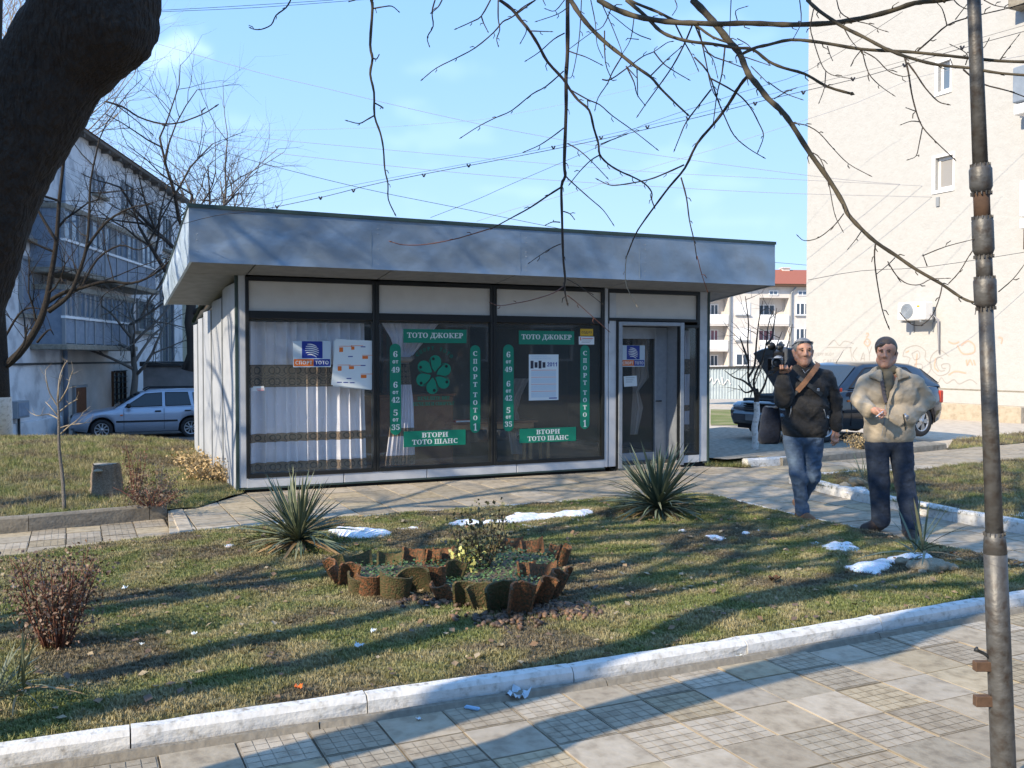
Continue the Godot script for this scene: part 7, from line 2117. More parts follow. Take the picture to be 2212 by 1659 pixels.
	for q in [[375, 580, 490, 645, 570, 680, 650, 750, 790, 850, 930, 960], [575, 935, 650, 905, 730, 875], [568, 1005, 510, 1040, 440, 1110, 380, 1185], [490, 650, 493, 700], [60, 140, 95, 195, 60, 270], [110, 200, 180, 203, 248, 205], [25, 85, 80, 40, 150, 0]]:
		limb(h, dk, 4.3, 4.2, 1.8, 0.9, c3(q))
	limb(h, mats["bark_green"], 4.4, 4.2, 6.0, 1.8, c3([380, 0, 430, 80, 500, 170, 600, 270, 700, 350, 800, 430, 900, 500, 960, 570, 1050, 660, 1130, 735]))
	for q in [[740, 430, 790, 530, 810, 610, 853, 670], [710, 370, 650, 470, 620, 540, 560, 630, 540, 700], [585, 515, 640, 515, 760, 430, 850, 365, 920, 335, 1000, 280, 1030, 270], [920, 335, 980, 410, 1050, 460, 1135, 510], [900, 490, 1000, 390, 1080, 320], [810, 440, 815, 610], [740, 430, 800, 495], [600, 200, 605, 400, 640, 500]]:
		limb(h, dk, 4.35, 4.25, 1.9, 0.9, c3(q))
	limb(h, gb, 4.3, 3.6, 6.4, 5.5, c3([560, 0, 650, 50, 780, 100, 900, 125, 1050, 145, 1200, 150, 1350, 155, 1500, 150, 1659, 155, 1809, 160, 2059, 150, 2259, 120, 2459, 70, 2609, 20, 2789, 0]))
	limb(h, gb, 4.2, 3.9, 4.4, 3.0, c3([740, 0, 850, 90, 900, 140, 960, 200, 1040, 240, 1160, 270, 1300, 285, 1450, 310, 1560, 320, 1659, 395, 1760, 440, 1900, 480, 2040, 560, 2190, 605]))
	limb(h, gb, 4.25, 4.1, 3.6, 2.6, c3([700, -30, 800, 20, 950, 80, 1050, 130, 1180, 160, 1300, 240, 1420, 280]))
	limb(h, gb, 4.2, 3.5, 8.4, 2.6, [1496, 0, 1522.7, 26.7, 1549, 56.7, 1572.7, 86.7, 1596, 113, 1609, 143, 1619, 163, 1639, 187, 1659, 213, 1685.7, 237, 1709, 266.7, 1749, 330, 1792, 390, 1822, 440, 1832, 463, 1859, 493, 1892, 523, 1937, 553, 1979, 582, 2033, 613, 2072, 640, 2095, 651, 2111, 653])
	limb(h, dk, 4.1, 4.5, 4.2, 1.3, c3([1530, 490, 1480, 550, 1400, 680, 1310, 800, 1200, 930, 1120, 1090, 1020, 1210, 930, 1330, 850, 1440, 800, 1520, 745, 1655]))
	limb(h, mats["twig_pale"], 4.5, 4.5, 1.2, 0.8, c7([1214, -4, 1205, 100, 1215, 200, 1275, 315]))
	limb(h, mats["twig_red"], 4.4, 4.5, 1.0, 0.8, c8([35, 0, 60, 100, 90, 190]))
	for q in [[1115, 1068, 1000, 1120, 880, 1165, 700, 1198, 630, 1198, 565, 1168], [1095, 1150, 1130, 1280, 1150, 1430, 1180, 1560, 1195, 1659], [1060, 160, 1110, 260, 1160, 350, 1200, 440], [1170, 160, 1110, 300, 1040, 430, 950, 560, 870, 670, 822, 740], [1180, 370, 1270, 470, 1330, 640, 1380, 760, 1440, 880, 1530, 960, 1620, 1015], [1200, 150, 1240, 320, 1290, 560, 1330, 640], [1290, 510, 1450, 600, 1540, 690, 1600, 800, 1630, 880, 1600, 970], [1290, 580, 1220, 670, 1130, 790, 1090, 880, 1058, 960], [1380, 300, 1360, 480, 1330, 600, 1305, 790], [1180, 150, 1270, 340, 1400, 400, 1500, 440]]:
		limb(h, dk, 4.2, 4.2, 2.2, 1.0, c3(q))
	for q in [[510, 0, 540, 150, 550, 280, 582, 360], [580, 20, 640, 150, 700, 300, 710, 340], [790, 120, 770, 250, 720, 340], [450, 0, 440, 200, 420, 350, 390, 490, 365, 505], [1420, 0, 1410, 230], [1460, 130, 1450, 70, 1510, 45], [820, 255, 770, 250], [900, 255, 790, 210, 640, 90], [1460, 250, 1530, 290, 1560, 330], [1250, 330, 1300, 380, 1330, 490], [640, 60, 590, 170, 510, 215, 375, 315], [1510, 370, 1600, 400, 1659, 420], [1550, 430, 1620, 500, 1660, 540], [340, 0, 280, 70, 225, 60], [370, 40, 300, 90, 170, 135], [200, 0, 215, 30], [1055, 0, 1070, 45, 1045, 90]]:
		limb(h, dk, 4.3, 4.2, 1.4, 0.8, c3(q))
	# right side
	limb(h, gb, 3.9, 3.4, 4.0, 3.4, [1606, 115, 1632, 103, 1659, 97, 1709, 86, 1775, 92, 1859, 106, 1925, 110, 1975, 113, 2059, 121.7, 2159, 131.7, 2240, 134])
	limb(h, gb, 3.8, 3.3, 4.6, 2.8, [1744, 0, 1769, 23, 1819, 56.7, 1865.7, 80, 1909, 103, 1959, 123, 2025.7, 140, 2092, 146.7, 2159, 158, 2240, 164])
	for q in [[885, 370, 910, 470, 930, 600, 960, 720, 1000, 820, 1080, 910, 1195, 1020], [905, 405, 960, 480, 1020, 570, 1100, 655, 1155, 675], [1265, 450, 1380, 540, 1560, 590, 1720, 650], [970, 330, 1050, 260, 1160, 165, 1280, 120, 1400, 90, 1530, 60, 1640, 30]]:
		limb(h, dk, 3.7, 3.6, 2.3, 1.1, c4(q))
	for q in [[1000, 830, 980, 930, 960, 1010, 915, 1033], [990, 790, 930, 785, 870, 805], [955, 720, 900, 700], [1160, 165, 1130, 60, 1085, 10], [1215, 125, 1280, 40], [1280, 420, 1290, 350, 1195, 295], [1290, 340, 1385, 320, 1425, 265], [1505, 385, 1560, 310, 1615, 240], [620, 335, 700, 380, 780, 460, 870, 495, 905, 492], [610, 330, 650, 470, 720, 550, 800, 608], [295, 60, 275, 180, 300, 280, 340, 400, 375, 460, 430, 490, 530, 508], [375, 460, 365, 570, 335, 655], [445, 0, 470, 80, 550, 130, 650, 155, 710, 185, 755, 200], [150, 800, 240, 810, 330, 860, 420, 960, 520, 1060, 645, 1130], [490, 1385, 430, 1460, 330, 1540, 240, 1560, 200, 1535], [290, 990, 340, 1030, 390, 1170, 430, 1380, 475, 1480], [610, 1490, 570, 1550, 525, 1605], [600, 330, 560, 380, 540, 420], [205, 0, 215, 140, 170, 240], [40, 640, 110, 600, 170, 575], [0, 530, 100, 600, 205, 640], [1205, 0, 1240, 35, 1300, 60, 1360, 40], [1400, 0, 1470, 35, 1560, 50], [480, 160, 530, 250, 570, 300], [385, 300, 400, 350, 415, 385], [1180, 380, 1195, 420]]:
		limb(h, dk, 3.7, 3.6, 1.5, 0.8, c4(q))
	limb(h, dk, 3.5, 3.5, 2.0, 1.2, [1892, 525, 1889, 553, 1894, 603, 1906, 669, 1917.5, 702])
	for q in [[1140, 10, 1100, 50, 1045, 95], [1405, 160, 1390, 230, 1350, 330, 1290, 385, 1230, 380, 1180, 330], [1440, 155, 1500, 90, 1555, 0, 1600, -70, 1640, -145], [1100, 30, 1150, 110, 1210, 155, 1280, 160, 1340, 130, 1420, 125], [1293, 0, 1423, -52, 1560, -88], [1720, 200, 1800, 130, 1862, 50], [1600, 270, 1590, 320], [1320, 55, 1300, 0]]:
		limb(h, dk, 3.5, 3.4, 1.5, 0.8, c8(q))
	# left of the middle
	limb(h, mats["bark_green"], 4.6, 4.6, 3.6, 1.2, c2([745, 0, 755, 50, 740, 290, 755, 380, 740, 480, 765, 600, 768, 750, 805, 860, 825, 960, 835, 1100, 855, 1190, 857, 1290, 897, 1380]))
	for q in [[765, 55, 820, 45, 880, 40, 920, 70], [765, 750, 720, 775, 670, 800, 600, 785], [755, 375, 780, 383, 795, 360], [775, 670, 820, 695, 822, 702], [225, 0, 195, 50, 130, 100, 100, 160, 35, 190, -10, 190, -30, 183], [1160, 0, 1140, 80, 1148, 170, 1110, 240, 1120, 290], [1520, 0, 1460, 105, 1400, 140, 1305, 183], [1460, 105, 1475, 150, 1500, 200], [1810, 0, 1659, 110, 1600, 140, 1540, 210, 1420, 310, 1300, 375, 1170, 440, 1085, 508], [1570, 0, 1570, 120, 1580, 190, 1560, 250, 1568, 290], [1205, 0, 1180, 45, 1140, 80], [640, 0, 605, 10]]:
		limb(h, dk, 4.6, 4.5, 2.0, 1.0, c2(q))
	# --- background trees at the left
	var t := thing("whitewashed_tree", "dark forked tree with a whitewashed trunk base at the left edge", "tree", gp(-6, 953, 0.15))
	var T := func(px, py, d) -> Vector3: return at(px, py, d) - t.position
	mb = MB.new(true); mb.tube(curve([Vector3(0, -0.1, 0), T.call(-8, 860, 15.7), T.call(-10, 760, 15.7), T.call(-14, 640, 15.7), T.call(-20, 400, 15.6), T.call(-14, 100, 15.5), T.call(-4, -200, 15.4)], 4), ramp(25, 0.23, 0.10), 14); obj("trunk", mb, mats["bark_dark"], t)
	mb = MB.new(true); mb.tube([Vector3(0, -0.05, 0), T.call(-7, 900, 15.7), T.call(-8, 858, 15.7)], [0.245, 0.235, 0.23], 14, false); obj("whitewash_band", mb, mats["whitewash"], t)
	var lims := [[[-4, 800], [40, 765], [80, 707], [99, 656], [111, 591], [122, 520], [128, 434], [140, 330]], [[99, 656], [136, 633], [176, 622], [227, 608], [284, 612], [330, 594], [372, 560]], [[105, 673], [148, 639], [170, 591], [187, 534], [193, 463], [196, 390], [215, 300]], [[80, 740], [95, 722], [108, 712], [116, 724]], [[20, 786], [50, 745], [57, 715], [60, 700]], [[10, 730], [40, 680], [65, 665], [90, 668]], [[187, 534], [230, 480], [280, 450], [330, 440]], [[176, 622], [210, 560], [260, 530], [300, 540], [340, 520]], [[122, 520], [80, 450], [60, 400], [55, 330]]]
	var rg2 := RandomNumberGenerator.new(); rg2.seed = 31
	for i in lims.size():
		var l := []
		for e in lims[i]: l.append(T.call(e[0], e[1], 15.7 + 0.25 * i * (1 if i % 2 else -1)))
		l = curve(l, 3)
		mb = MB.new(true)
		var r: float = 0.075 if i == 0 else (0.04 if i < 3 else 0.024)
		mb.tube(l, ramp(l.size(), r, r * 0.3), 8)
		for k in range(4, l.size(), 2 if i < 3 else 3):
			var dd := (Vector3(rg2.randf_range(-1, 1), rg2.randf_range(0.0, 1.0), rg2.randf_range(-1, 1))).normalized()
			grow(mb, l[k], dd, rg2.randf_range(0.7, 1.5), r * 0.28, 2, 4, 0.06, rg2, 0.25)
		obj("branch", mb, mats["bark_dark"], t)
	bare_tree("bare_tree", "bare tree with pale twigs rising in front of the old building's eaves", gp(285, 905, -0.4) + Vector3(-2.6, 0, -6.0), 8.2, Vector3(0.05, 0, 0), 0.13, 9, 5, mats["bark_grey"], 3, 4, 0.35, 0.16, 0.7, "bare trees before the old building")
	bare_tree("bare_tree", "low spreading bare tree beside the barred window of the old building", at(288, 915, 31.0), 5.6, Vector3(0, 0, 0), 0.13, 9, 8, mats["bark_grey"], 3, 4, 0.28, 0.05, 1.1, "bare trees before the old building")
	bare_tree("bare_tree", "bare tree with a forked trunk behind the shop's left roof corner", at(411, 800, 30.0), 7.8, Vector3(0.0, 0, 0), 0.20, 7, 9, mats["bark"], 3, 4, 0.22, 0.2, 0.7, "bare trees before the old building")
	bare_tree("bare_tree", "thin upright bare tree showing above the shop's left roof corner", at(475, 830, 38.0), 9.8, Vector3(0.0, 0, 0), 0.14, 9, 22, mats["bark_grey"], 3, 4, 0.3, 0.35, 0.45, "bare trees before the old building")
	for i in 3:
		bare_tree("poplar_tree", ["pale upright bare poplar, left of three, behind the leaning trunk", "pale upright bare poplar, middle of three, behind the leaning trunk", "pale upright bare poplar, right of three, behind the leaning trunk"][i], at(-35 + i * 50, 830, 38.0 + i * 2.0), 17.0, Vector3.ZERO, 0.2, 16, 40 + i, mats["twig_pale"], 3, 3, 0.2, 0.5, 0.28, "bare poplars in the far left corner")
	# --- the small whitewashed tree beside the cameraman
	var y := thing("young_tree", "small bare tree with a twisted whitewashed trunk beside the dark car", "tree", gp(1628, 977, 0.05))
	var Y := func(px, py, d) -> Vector3: return at(px, py, d) - y.position
	mb = MB.new(true); mb.tube(curve([Vector3(0, -0.1, 0), Y.call(1632, 950, 15.2), Y.call(1630, 925, 15.2), Y.call(1635, 895, 15.2), Y.call(1634, 868, 15.2)], 5), ramp(21, 0.058, 0.044), 12); obj("trunk", mb, mats["whitewash"], y)
	mb = MB.new(true); mb.tube(curve([Y.call(1634, 869, 15.2), Y.call(1635, 858, 15.2), Y.call(1632, 840, 15.2)], 4), ramp(9, 0.043, 0.046), 12); obj("upper_trunk", mb, mats["bark"], y)
	var rg3 := RandomNumberGenerator.new(); rg3.seed = 77
	for q in [[[1632, 848], [1622, 835], [1616, 815], [1617, 780], [1615, 745], [1617, 700], [1612, 655], [1610, 640]], [[1634, 850], [1628, 830], [1633, 805], [1645, 780], [1655, 745], [1660, 700], [1672, 668]], [[1638, 855], [1650, 835], [1658, 810], [1668, 775], [1680, 740], [1690, 715]], [[1622, 835], [1605, 822], [1585, 815], [1565, 800]], [[1628, 842], [1610, 848], [1595, 832]], [[1655, 745], [1668, 728], [1672, 700], [1678, 665]], [[1617, 780], [1604, 745], [1598, 725]], [[1658, 810], [1672, 805], [1690, 780], [1702, 745], [1712, 700]], [[1616, 815], [1630, 790], [1634, 740], [1640, 690], [1648, 650]]]:
		var l := []
		for e in q: l.append(Y.call(e[0], e[1], 15.2 + rg3.randf_range(-0.15, 0.15)))
		l = curve(l, 3)
		mb = MB.new(true); mb.tube(l, ramp(l.size(), 0.022, 0.005), 6)
		for k in range(4, l.size(), 3): grow(mb, l[k], Vector3(rg3.randf_range(-1, 1), rg3.randf_range(0.2, 1), rg3.randf_range(-0.6, 0.6)).normalized(), rg3.randf_range(0.25, 0.5), 0.007, 1, 3, 0.1, rg3, 0.2)
		obj("branch", mb, bd, y)
	# --- sapling on the left bank
	var s := thing("sapling", "thin pale twigged sapling standing on the left grass bank", "tree", gp(139, 1092, 0.1))
	var S := func(px, py, d) -> Vector3: return at(px, py, d) - s.position
	mb = MB.new(true); mb.tube(curve([Vector3(0, -0.05, 0), S.call(135, 1030, 9.5), S.call(128, 970, 9.5), S.call(127, 900, 9.5), S.call(125, 850, 9.5), S.call(134, 810, 9.5)], 4), ramp(21, 0.02, 0.007), 8); obj("trunk", mb, mats["bark_grey"], s)
	var rg4 := RandomNumberGenerator.new(); rg4.seed = 5
	for q in [[[127, 905], [105, 895], [82, 898], [68, 893]], [[128, 925], [150, 918], [175, 915], [196, 912]], [[126, 880], [108, 850], [100, 820], [98, 800]], [[127, 870], [145, 840], [152, 815], [158, 800]], [[126, 860], [128, 820], [138, 790], [146, 780]], [[128, 890], [150, 872], [168, 862]], [[128, 940], [150, 920], [170, 905], [180, 890]], [[127, 900], [110, 880], [98, 868]]]:
		var l := []
		for e in q: l.append(S.call(e[0], e[1], 9.5 + rg4.randf_range(-0.12, 0.12)))
		l = curve(l, 3)
		mb = MB.new(true); mb.tube(l, ramp(l.size(), 0.008, 0.003), 5)
		for k in range(3, l.size(), 2): grow(mb, l[k], Vector3(rg4.randf_range(-1, 1), rg4.randf_range(0.2, 1), rg4.randf_range(-0.6, 0.6)).normalized(), rg4.randf_range(0.06, 0.14), 0.003, 0, 3, 0.1, rg4, 0.2)
		obj("branch", mb, mats["twig_pale"], s)
	# --- trees behind the camera whose trunks throw the long shadow bands over the lawn
	for q in [[Vector3(-3.25, 0, -1.75), 9.0, 0.17, 3, Vector3(0.06, 0, 0), "nearest to him"], [Vector3(-5.0, 0, -1.25), 9.5, 0.14, 14, Vector3.ZERO, "second from him"], [Vector3(-4.4, 0, -2.45), 9.0, 0.11, 15, Vector3(0.03, 0, 0), "slender"], [Vector3(-5.6, 0, -2.9), 9.5, 0.15, 16, Vector3(-0.03, 0, 0), "in the middle"], [Vector3(-6.4, 0, -2.7), 8.0, 0.10, 17, Vector3(0.02, 0, 0), "shortest"], [Vector3(-6.9, 0, -5.2), 8.5, 0.11, 18, Vector3(0.05, 0, 0), "by the bank"], [Vector3(-8.6, 0, -6.6), 9.0, 0.12, 19, Vector3.ZERO, "farthest left"]]:
		bare_tree("park_tree", "bare park tree left of the viewer, %s, shading the lawn" % q[5], q[0], q[1], q[4], q[2], 8, q[3], mats["bark"], 2, 4, 0.4, 0.15, 0.7, "bare park trees behind the viewer")

# ---------------------------------------------------------------- plants
func blade(l: float, w: float, droop: float, c: Color) -> ArrayMesh:
	# a stiff sword leaf along +z that rises and bends; folded along its middle
	var mb := MB.new(true)
	var n := 5
	var rows := []
	for i in n + 1:
		var t := i / float(n)
		var hw := w * (0.55 + 0.9 * t * (1.0 - t) * 2.0) * (1.0 if t < 0.99 else 0.02) * (1.0 - pow(t, 4.0) * 0.6)
		var p := Vector3(0, -droop * t * t * l, t * l)
		rows.append([p + Vector3(-hw, hw * 0.45, 0), p, p + Vector3(hw, hw * 0.45, 0)])
	for i in n:
		var t := i / float(n)
		mb.col = c.lerp(c * 1.25, t) if i < n - 1 else c * 1.3
		for k in 2: mb.quad(rows[i][k], rows[i][k + 1], rows[i + 1][k + 1], rows[i + 1][k])
	return mb.done()
func yucca(label: String, where: Vector3, n: int, size: float, sd: int, spread := 1.0, low := 0.1) -> Node3D:
	var r := RandomNumberGenerator.new(); r.seed = sd
	var o := thing("yucca", label, "plant", where)
	var kinds := []
	for c in [Color(0.075, 0.10, 0.062), Color(0.10, 0.128, 0.08), Color(0.125, 0.15, 0.10), Color(0.17, 0.18, 0.11)]:
		for d in [0.03, 0.22, 0.5]: kinds.append(blade(1.0, 0.021, d, c))
	var dry := blade(1.0, 0.024, 0.7, Color(0.26, 0.17, 0.08))
	for i in n:
		var t := i / float(n)
		var el := lerpf(1.4, low, pow(t, 0.8)) + r.randf_range(-0.24, 0.2)
		var az := i * 2.39996 + r.randf_range(-0.3, 0.3)
		var l := size * r.randf_range(0.62, 1.06) * (1.0 - 0.12 * t)
		var k: int = (r.randi() % 4) * 3 + (0 if t < 0.4 else (1 if r.randf() < 0.6 else 2))
		var b := Basis(Vector3.UP, az) * Basis(Vector3.RIGHT, -el) * Basis(Vector3.BACK, r.randf_range(-0.5, 0.5))
		var m: Mesh = dry if t > 0.86 and r.randf() < 0.45 else kinds[k]
		var f := obj("leaf", m, mats["leaf"], o)
		f.transform = Transform3D(b.scaled(Vector3(l, l, l)) if false else b * Basis().scaled(Vector3(minf(l * 1.4, 1.0) * 0.75, l, l)), Vector3(cos(az) * 0.03 * spread, 0.06 + 0.05 * (1.0 - t), -sin(az) * 0.03 * spread))
	return o
func leaf_bit(s: float) -> ArrayMesh:
	var mb := MB.new()
	mb.tri(Vector3(0, 0, 0), Vector3(-s * 0.4, s * 0.1, s * 0.5), Vector3(0, s * 0.06, s)); mb.tri(Vector3(0, 0, 0), Vector3(0, s * 0.06, s), Vector3(s * 0.4, s * 0.1, s * 0.5))
	return mb.done()
func weed(called: String, label: String, cat: String, where: Vector3, h: float, w: float, stems: int, sd: int, stem_m: Material, leaf_c: Color, leaves: int, ls: float, dense := 0.0) -> Node3D:
	var r := RandomNumberGenerator.new(); r.seed = sd
	var o := thing(called, label, cat, where)
	var xf := []
	var tint := []
	for i in stems:
		var mb := MB.new(true)
		var a := r.randf() * TAU
		var rad := sqrt(r.randf()) * w
		var hh := h * r.randf_range(0.55, 1.0)
		var p0 := Vector3(cos(a) * rad * 0.3, 0, sin(a) * rad * 0.3)
		var p1 := Vector3(cos(a) * rad * 0.7 + r.randf_range(-0.03, 0.03), hh * 0.55, sin(a) * rad * 0.7)
		var p2 := Vector3(cos(a) * rad + r.randf_range(-0.05, 0.05), hh, sin(a) * rad)
		mb.tube(curve([p0, p1, p2], 3), ramp(7, 0.006, 0.002), 4)
		for k in 3:
			var b := p0.lerp(p1, r.randf()).lerp(p2, r.randf())
			mb.tube([b, b + Vector3(r.randf_range(-1, 1), r.randf_range(0.3, 1.0), r.randf_range(-1, 1)).normalized() * hh * 0.22], [0.0025, 0.001], 3)
		obj("stem", mb, stem_m, o)
		for k in leaves:
			var t := r.randf_range(0.15, 1.0)
			var b := p0.lerp(p1, minf(1.0, t * 2.0)) if t < 0.5 else p1.lerp(p2, t * 2.0 - 1.0)
			b += Vector3(r.randf_range(-1, 1), r.randf_range(-1, 1), r.randf_range(-1, 1)) * (0.05 + dense)
			b.y = maxf(b.y, 0.01)
			xf.append(Transform3D(Basis.from_euler(Vector3(r.randf_range(-1.5, 1.0), r.randf() * TAU, r.randf() * 3.0)).scaled(Vector3.ONE * r.randf_range(0.6, 1.3)), b))
			var c := leaf_c * r.randf_range(0.55, 1.5); c.a = 1
			tint.append(c)
	scatter("leaves", leaf_bit(ls), mats["leaf"], xf, tint, o)
	return o

func clay_tile(mb: MB, r0: float, r1: float, h: float, bend: float) -> void:
	# a half-round roof tile standing on end, with broken-off edge
	var n := 12
	var m := 5
	var rg := RandomNumberGenerator.new(); rg.seed = int(r0 * 9999.0) + int(h * 777.0)
	var outer := []
	var inner := []
	for j in m + 1:
		var t := j / float(m)
		var a := []
		var b := []
		for i in n + 1:
			var g := PI * i / n
			var r := lerpf(r0, r1, t)
			var y := h * t + (rg.randf_range(-0.006, 0.006) if j == m else 0.0) - 0.06
			a.append(Vector3(cos(g) * r, y, sin(g) * r * bend)); b.append(Vector3(cos(g) * (r - 0.014), y, sin(g) * (r * bend - 0.014)))
		outer.append(a); inner.append(b)
	for j in m:
		for i in n:
			mb.quad(outer[j][i], outer[j + 1][i], outer[j + 1][i + 1], outer[j][i + 1]); mb.quad(inner[j][i], inner[j][i + 1], inner[j + 1][i + 1], inner[j + 1][i])
	mb.smooth(false)
	for i in n: mb.face([outer[m][i], outer[m][i + 1], inner[m][i + 1], inner[m][i]], Vector3.UP)
	for e in [0, n]:
		for j in m: mb.face([outer[j][e], outer[j + 1][e], inner[j + 1][e], inner[j][e]], Vector3(0, 0, -1))

func on_lawn(px: float, py: float, lift := 0.0) -> Vector3:
	var p := gp(px, py, 0.05)
	p.y = lawn_h(Vector2(p.x, p.z)) + lift
	return p
func snow(label: String, px: Array, h := 0.03, lawn_ := true) -> void:
	var c := Vector3.ZERO
	var poly := PackedVector2Array()
	for i in range(0, px.size(), 2):
		var p := gp(px[i], px[i + 1], 0.06)
		poly.append(Vector2(p.x, p.z)); c += p
	c /= px.size() / 2.0
	var o := thing("snow_patch", label, "snow", Vector3(c.x, 0, c.z), 0.0, "melting snow patches on the grass")
	var lp := PackedVector2Array()
	for p in poly: lp.append(p - Vector2(c.x, c.z))
	# round the outline, then raise a soft cushion
	var out := PackedVector2Array()
	for i in lp.size():
		var a := lp[i]
		var b := lp[(i + 1) % lp.size()]
		for e in 5: out.append(a.lerp(b, 0.1 + e * 0.18) + (b - a).orthogonal() * rng.randf_range(-0.1, 0.1) * (1.0 if e % 4 else 0.4))
	var closed := Array(out); closed.append(out[0])
	var hf := func(p: Vector2) -> float:
		var d := near_to(p, closed)
		var g: float = lawn_h(p + Vector2(c.x, c.z)) if lawn_ else 0.07
		return g + (h * 0.75 * (1.0 - exp(-d / 0.09)) + 0.006 + patch_noise.get_noise_2d(p.x * 6.0 + c.x * 7.0, p.y * 6.0) * 0.022 * minf(1.0, d / 0.05) if d > 0.004 else -0.004)
	obj("crust", sheet(out, 0.022, hf), mats["snow"], o)

func build_plants() -> void:
	yucca("broad yucca with pale stiff leaves in front of the left shop window", on_lawn(640, 1180), 200, 0.60, 1)
	yucca("largest yucca, in front of the shop door with dry leaves at its foot", on_lawn(1418, 1108), 240, 0.70, 2)
	yucca("small sparse yucca of few thin leaves near the lamp pole", on_lawn(1985, 1222), 20, 0.5, 3, 1.0, 0.1)
	yucca("tiny yucca among stones behind the man in beige", gp(1868, 1052, 0.1), 24, 0.34, 4, 1.0, 0.2)
	yucca("dark narrow leaved clump at the left edge of the lawn", on_lawn(18, 1545), 60, 0.26, 6, 2.0, 0.5)
	# --- flower bed ringed by old roof tiles
	var c := on_lawn(985, 1250)
	var bed := thing("flower_bed", "double ringed flower bed edged with mossy upright clay roof tiles", "flower bed", Vector3(c.x, 0, c.z))
	var spots := [[750, 1262, 0.06, 0.16, 0, 0.3], [780, 1275, 0.075, 0.15, 1, -0.2], [800, 1280, 0.07, 0.15, 0, 0.1], [852, 1283, 0.085, 0.165, 1, 0.0], [905, 1279, 0.085, 0.165, 1, 0.1], [940, 1270, 0.07, 0.17, 0, -0.3], [975, 1258, 0.065, 0.16, 1, 0.5],
		[968, 1293, 0.07, 0.13, 0, -0.6], [1010, 1312, 0.085, 0.16, 1, -0.4], [1052, 1322, 0.08, 0.16, 1, -0.15], [1090, 1330, 0.09, 0.18, 1, 0.2], [1122, 1338, 0.075, 0.19, 0, 0.5], [1160, 1318, 0.065, 0.2, 0, 0.5], [1190, 1300, 0.065, 0.18, 0, 0.9], [1207, 1282, 0.06, 0.18, 0, 1.2],
		[1205, 1212, 0.08, 0.14, 0, 1.5], [1188, 1205, 0.06, 0.13, 0, 2.0], [1152, 1192, 0.085, 0.13, 0, 3.0], [1100, 1188, 0.085, 0.13, 0, 3.2], [960, 1222, 0.07, 0.17, 0, 3.0], [932, 1222, 0.065, 0.14, 0, 3.2], [890, 1222, 0.085, 0.15, 0, 3.1], [840, 1224, 0.085, 0.13, 1, 3.1], [778, 1225, 0.085, 0.12, 1, 3.4], [738, 1240, 0.08, 0.13, 1, 4.3], [722, 1255, 0.075, 0.15, 0, 5.2], [1140, 1252, 0.055, 0.14, 0, 3.4], [1175, 1262, 0.08, 0.17, 0, 3.0], [1010, 1205, 0.07, 0.12, 1, 3.1], [1050, 1200, 0.07, 0.11, 1, 3.2]]
	var rg := RandomNumberGenerator.new(); rg.seed = 8
	for s in spots:
		var mb := MB.new(true)
		var flip: bool = s[1] > 1240 and rg.randf() < 0.45
		clay_tile(mb, s[2] * 1.05, s[2] * rg.randf_range(1.1, 1.35), s[3] * 1.0 + 0.07, rg.randf_range(0.6, 0.95))
		var t := obj("roof_tile", mb, mats["clay"] if s[4] == 0 else mats["clay_moss"], bed)
		var p := on_lawn(s[0], s[1])
		t.transform = Transform3D(Basis(Vector3.UP, s[5] + rg.randf_range(-0.2, 0.2)) * Basis(Vector3.UP, PI if flip else 0.0) * Basis(Vector3.RIGHT, (-1.0 if flip else 1.0) * (0.36 + rg.randf_range(-0.16, 0.16))) * Basis(Vector3.BACK, rg.randf_range(-0.22, 0.22)), p - bed.position)
	var ring := PackedVector2Array()
	for q in [[735, 1250], [790, 1270], [940, 1262], [1000, 1300], [1110, 1325], [1180, 1300], [1200, 1260], [1198, 1205], [1100, 1192], [960, 1215], [780, 1228]]: ring.append(gp2(q[0], q[1], 0.05))
	var rel := PackedVector2Array()
	for q in ring: rel.append(q - Vector2(c.x, c.z))
	obj("soil", sheet(rel, 0.08, func(p): return lawn_h(p + Vector2(c.x, c.z)) + 0.03), mats["soil"], bed)
	var xf := []
	var tint := []
	for i in 9000:
		var p := Vector2(rg.randf_range(-1.2, 1.2), rg.randf_range(-1.2, 1.2)) + Vector2(c.x, c.z)
		if not Geometry2D.is_point_in_polygon(p, ring): continue
		xf.append(Transform3D(Basis.from_euler(Vector3(rg.randf_range(-0.9, 0.4), rg.randf() * TAU, 0)), Vector3(p.x, lawn_h(p) + rg.randf_range(0.03, 0.075), p.y)))
		var k := Color(0.07, 0.15, 0.035).lerp(Color(0.12, 0.17, 0.07), rg.randf()) * rg.randf_range(0.6, 1.35); k.a = 1
		tint.append(k)
	var gc := scatter("ground_cover", leaf_bit(0.026), mats["leaf"], xf, tint)
	tag(gc, "low green ground cover filling the tile edged flower bed", "plant")
	var bush := weed("rose_bush", "half green half withered rose bush rising from the flower bed", "shrub", on_lawn(1040, 1228, 0.03), 0.43, 0.23, 14, 3, mats["bark"], Color(0.10, 0.10, 0.05), 44, 0.03, 0.05)
	var yel := weed("variegated_shrub", "small yellow green leaved shrub at the left of the rose bush", "shrub", on_lawn(1008, 1236, 0.03), 0.2, 0.12, 8, 5, mats["bark"], Color(0.36, 0.36, 0.11), 24, 0.032, 0.02)
	# --- withered weeds
	weed("withered_shrub", "brown withered shrub of curled dry leaves on the lawn at left", "shrub", on_lawn(122, 1395), 0.50, 0.23, 36, 11, mats["twig_red"], Color(0.16, 0.105, 0.075), 62, 0.021, 0.035)
	weed("withered_weed", "tall brown withered weed beside the tree stump", "weed", gp(292, 1085, 0.1), 0.62, 0.08, 9, 12, mats["twig_red"], Color(0.17, 0.10, 0.06), 22, 0.03, 0.02)
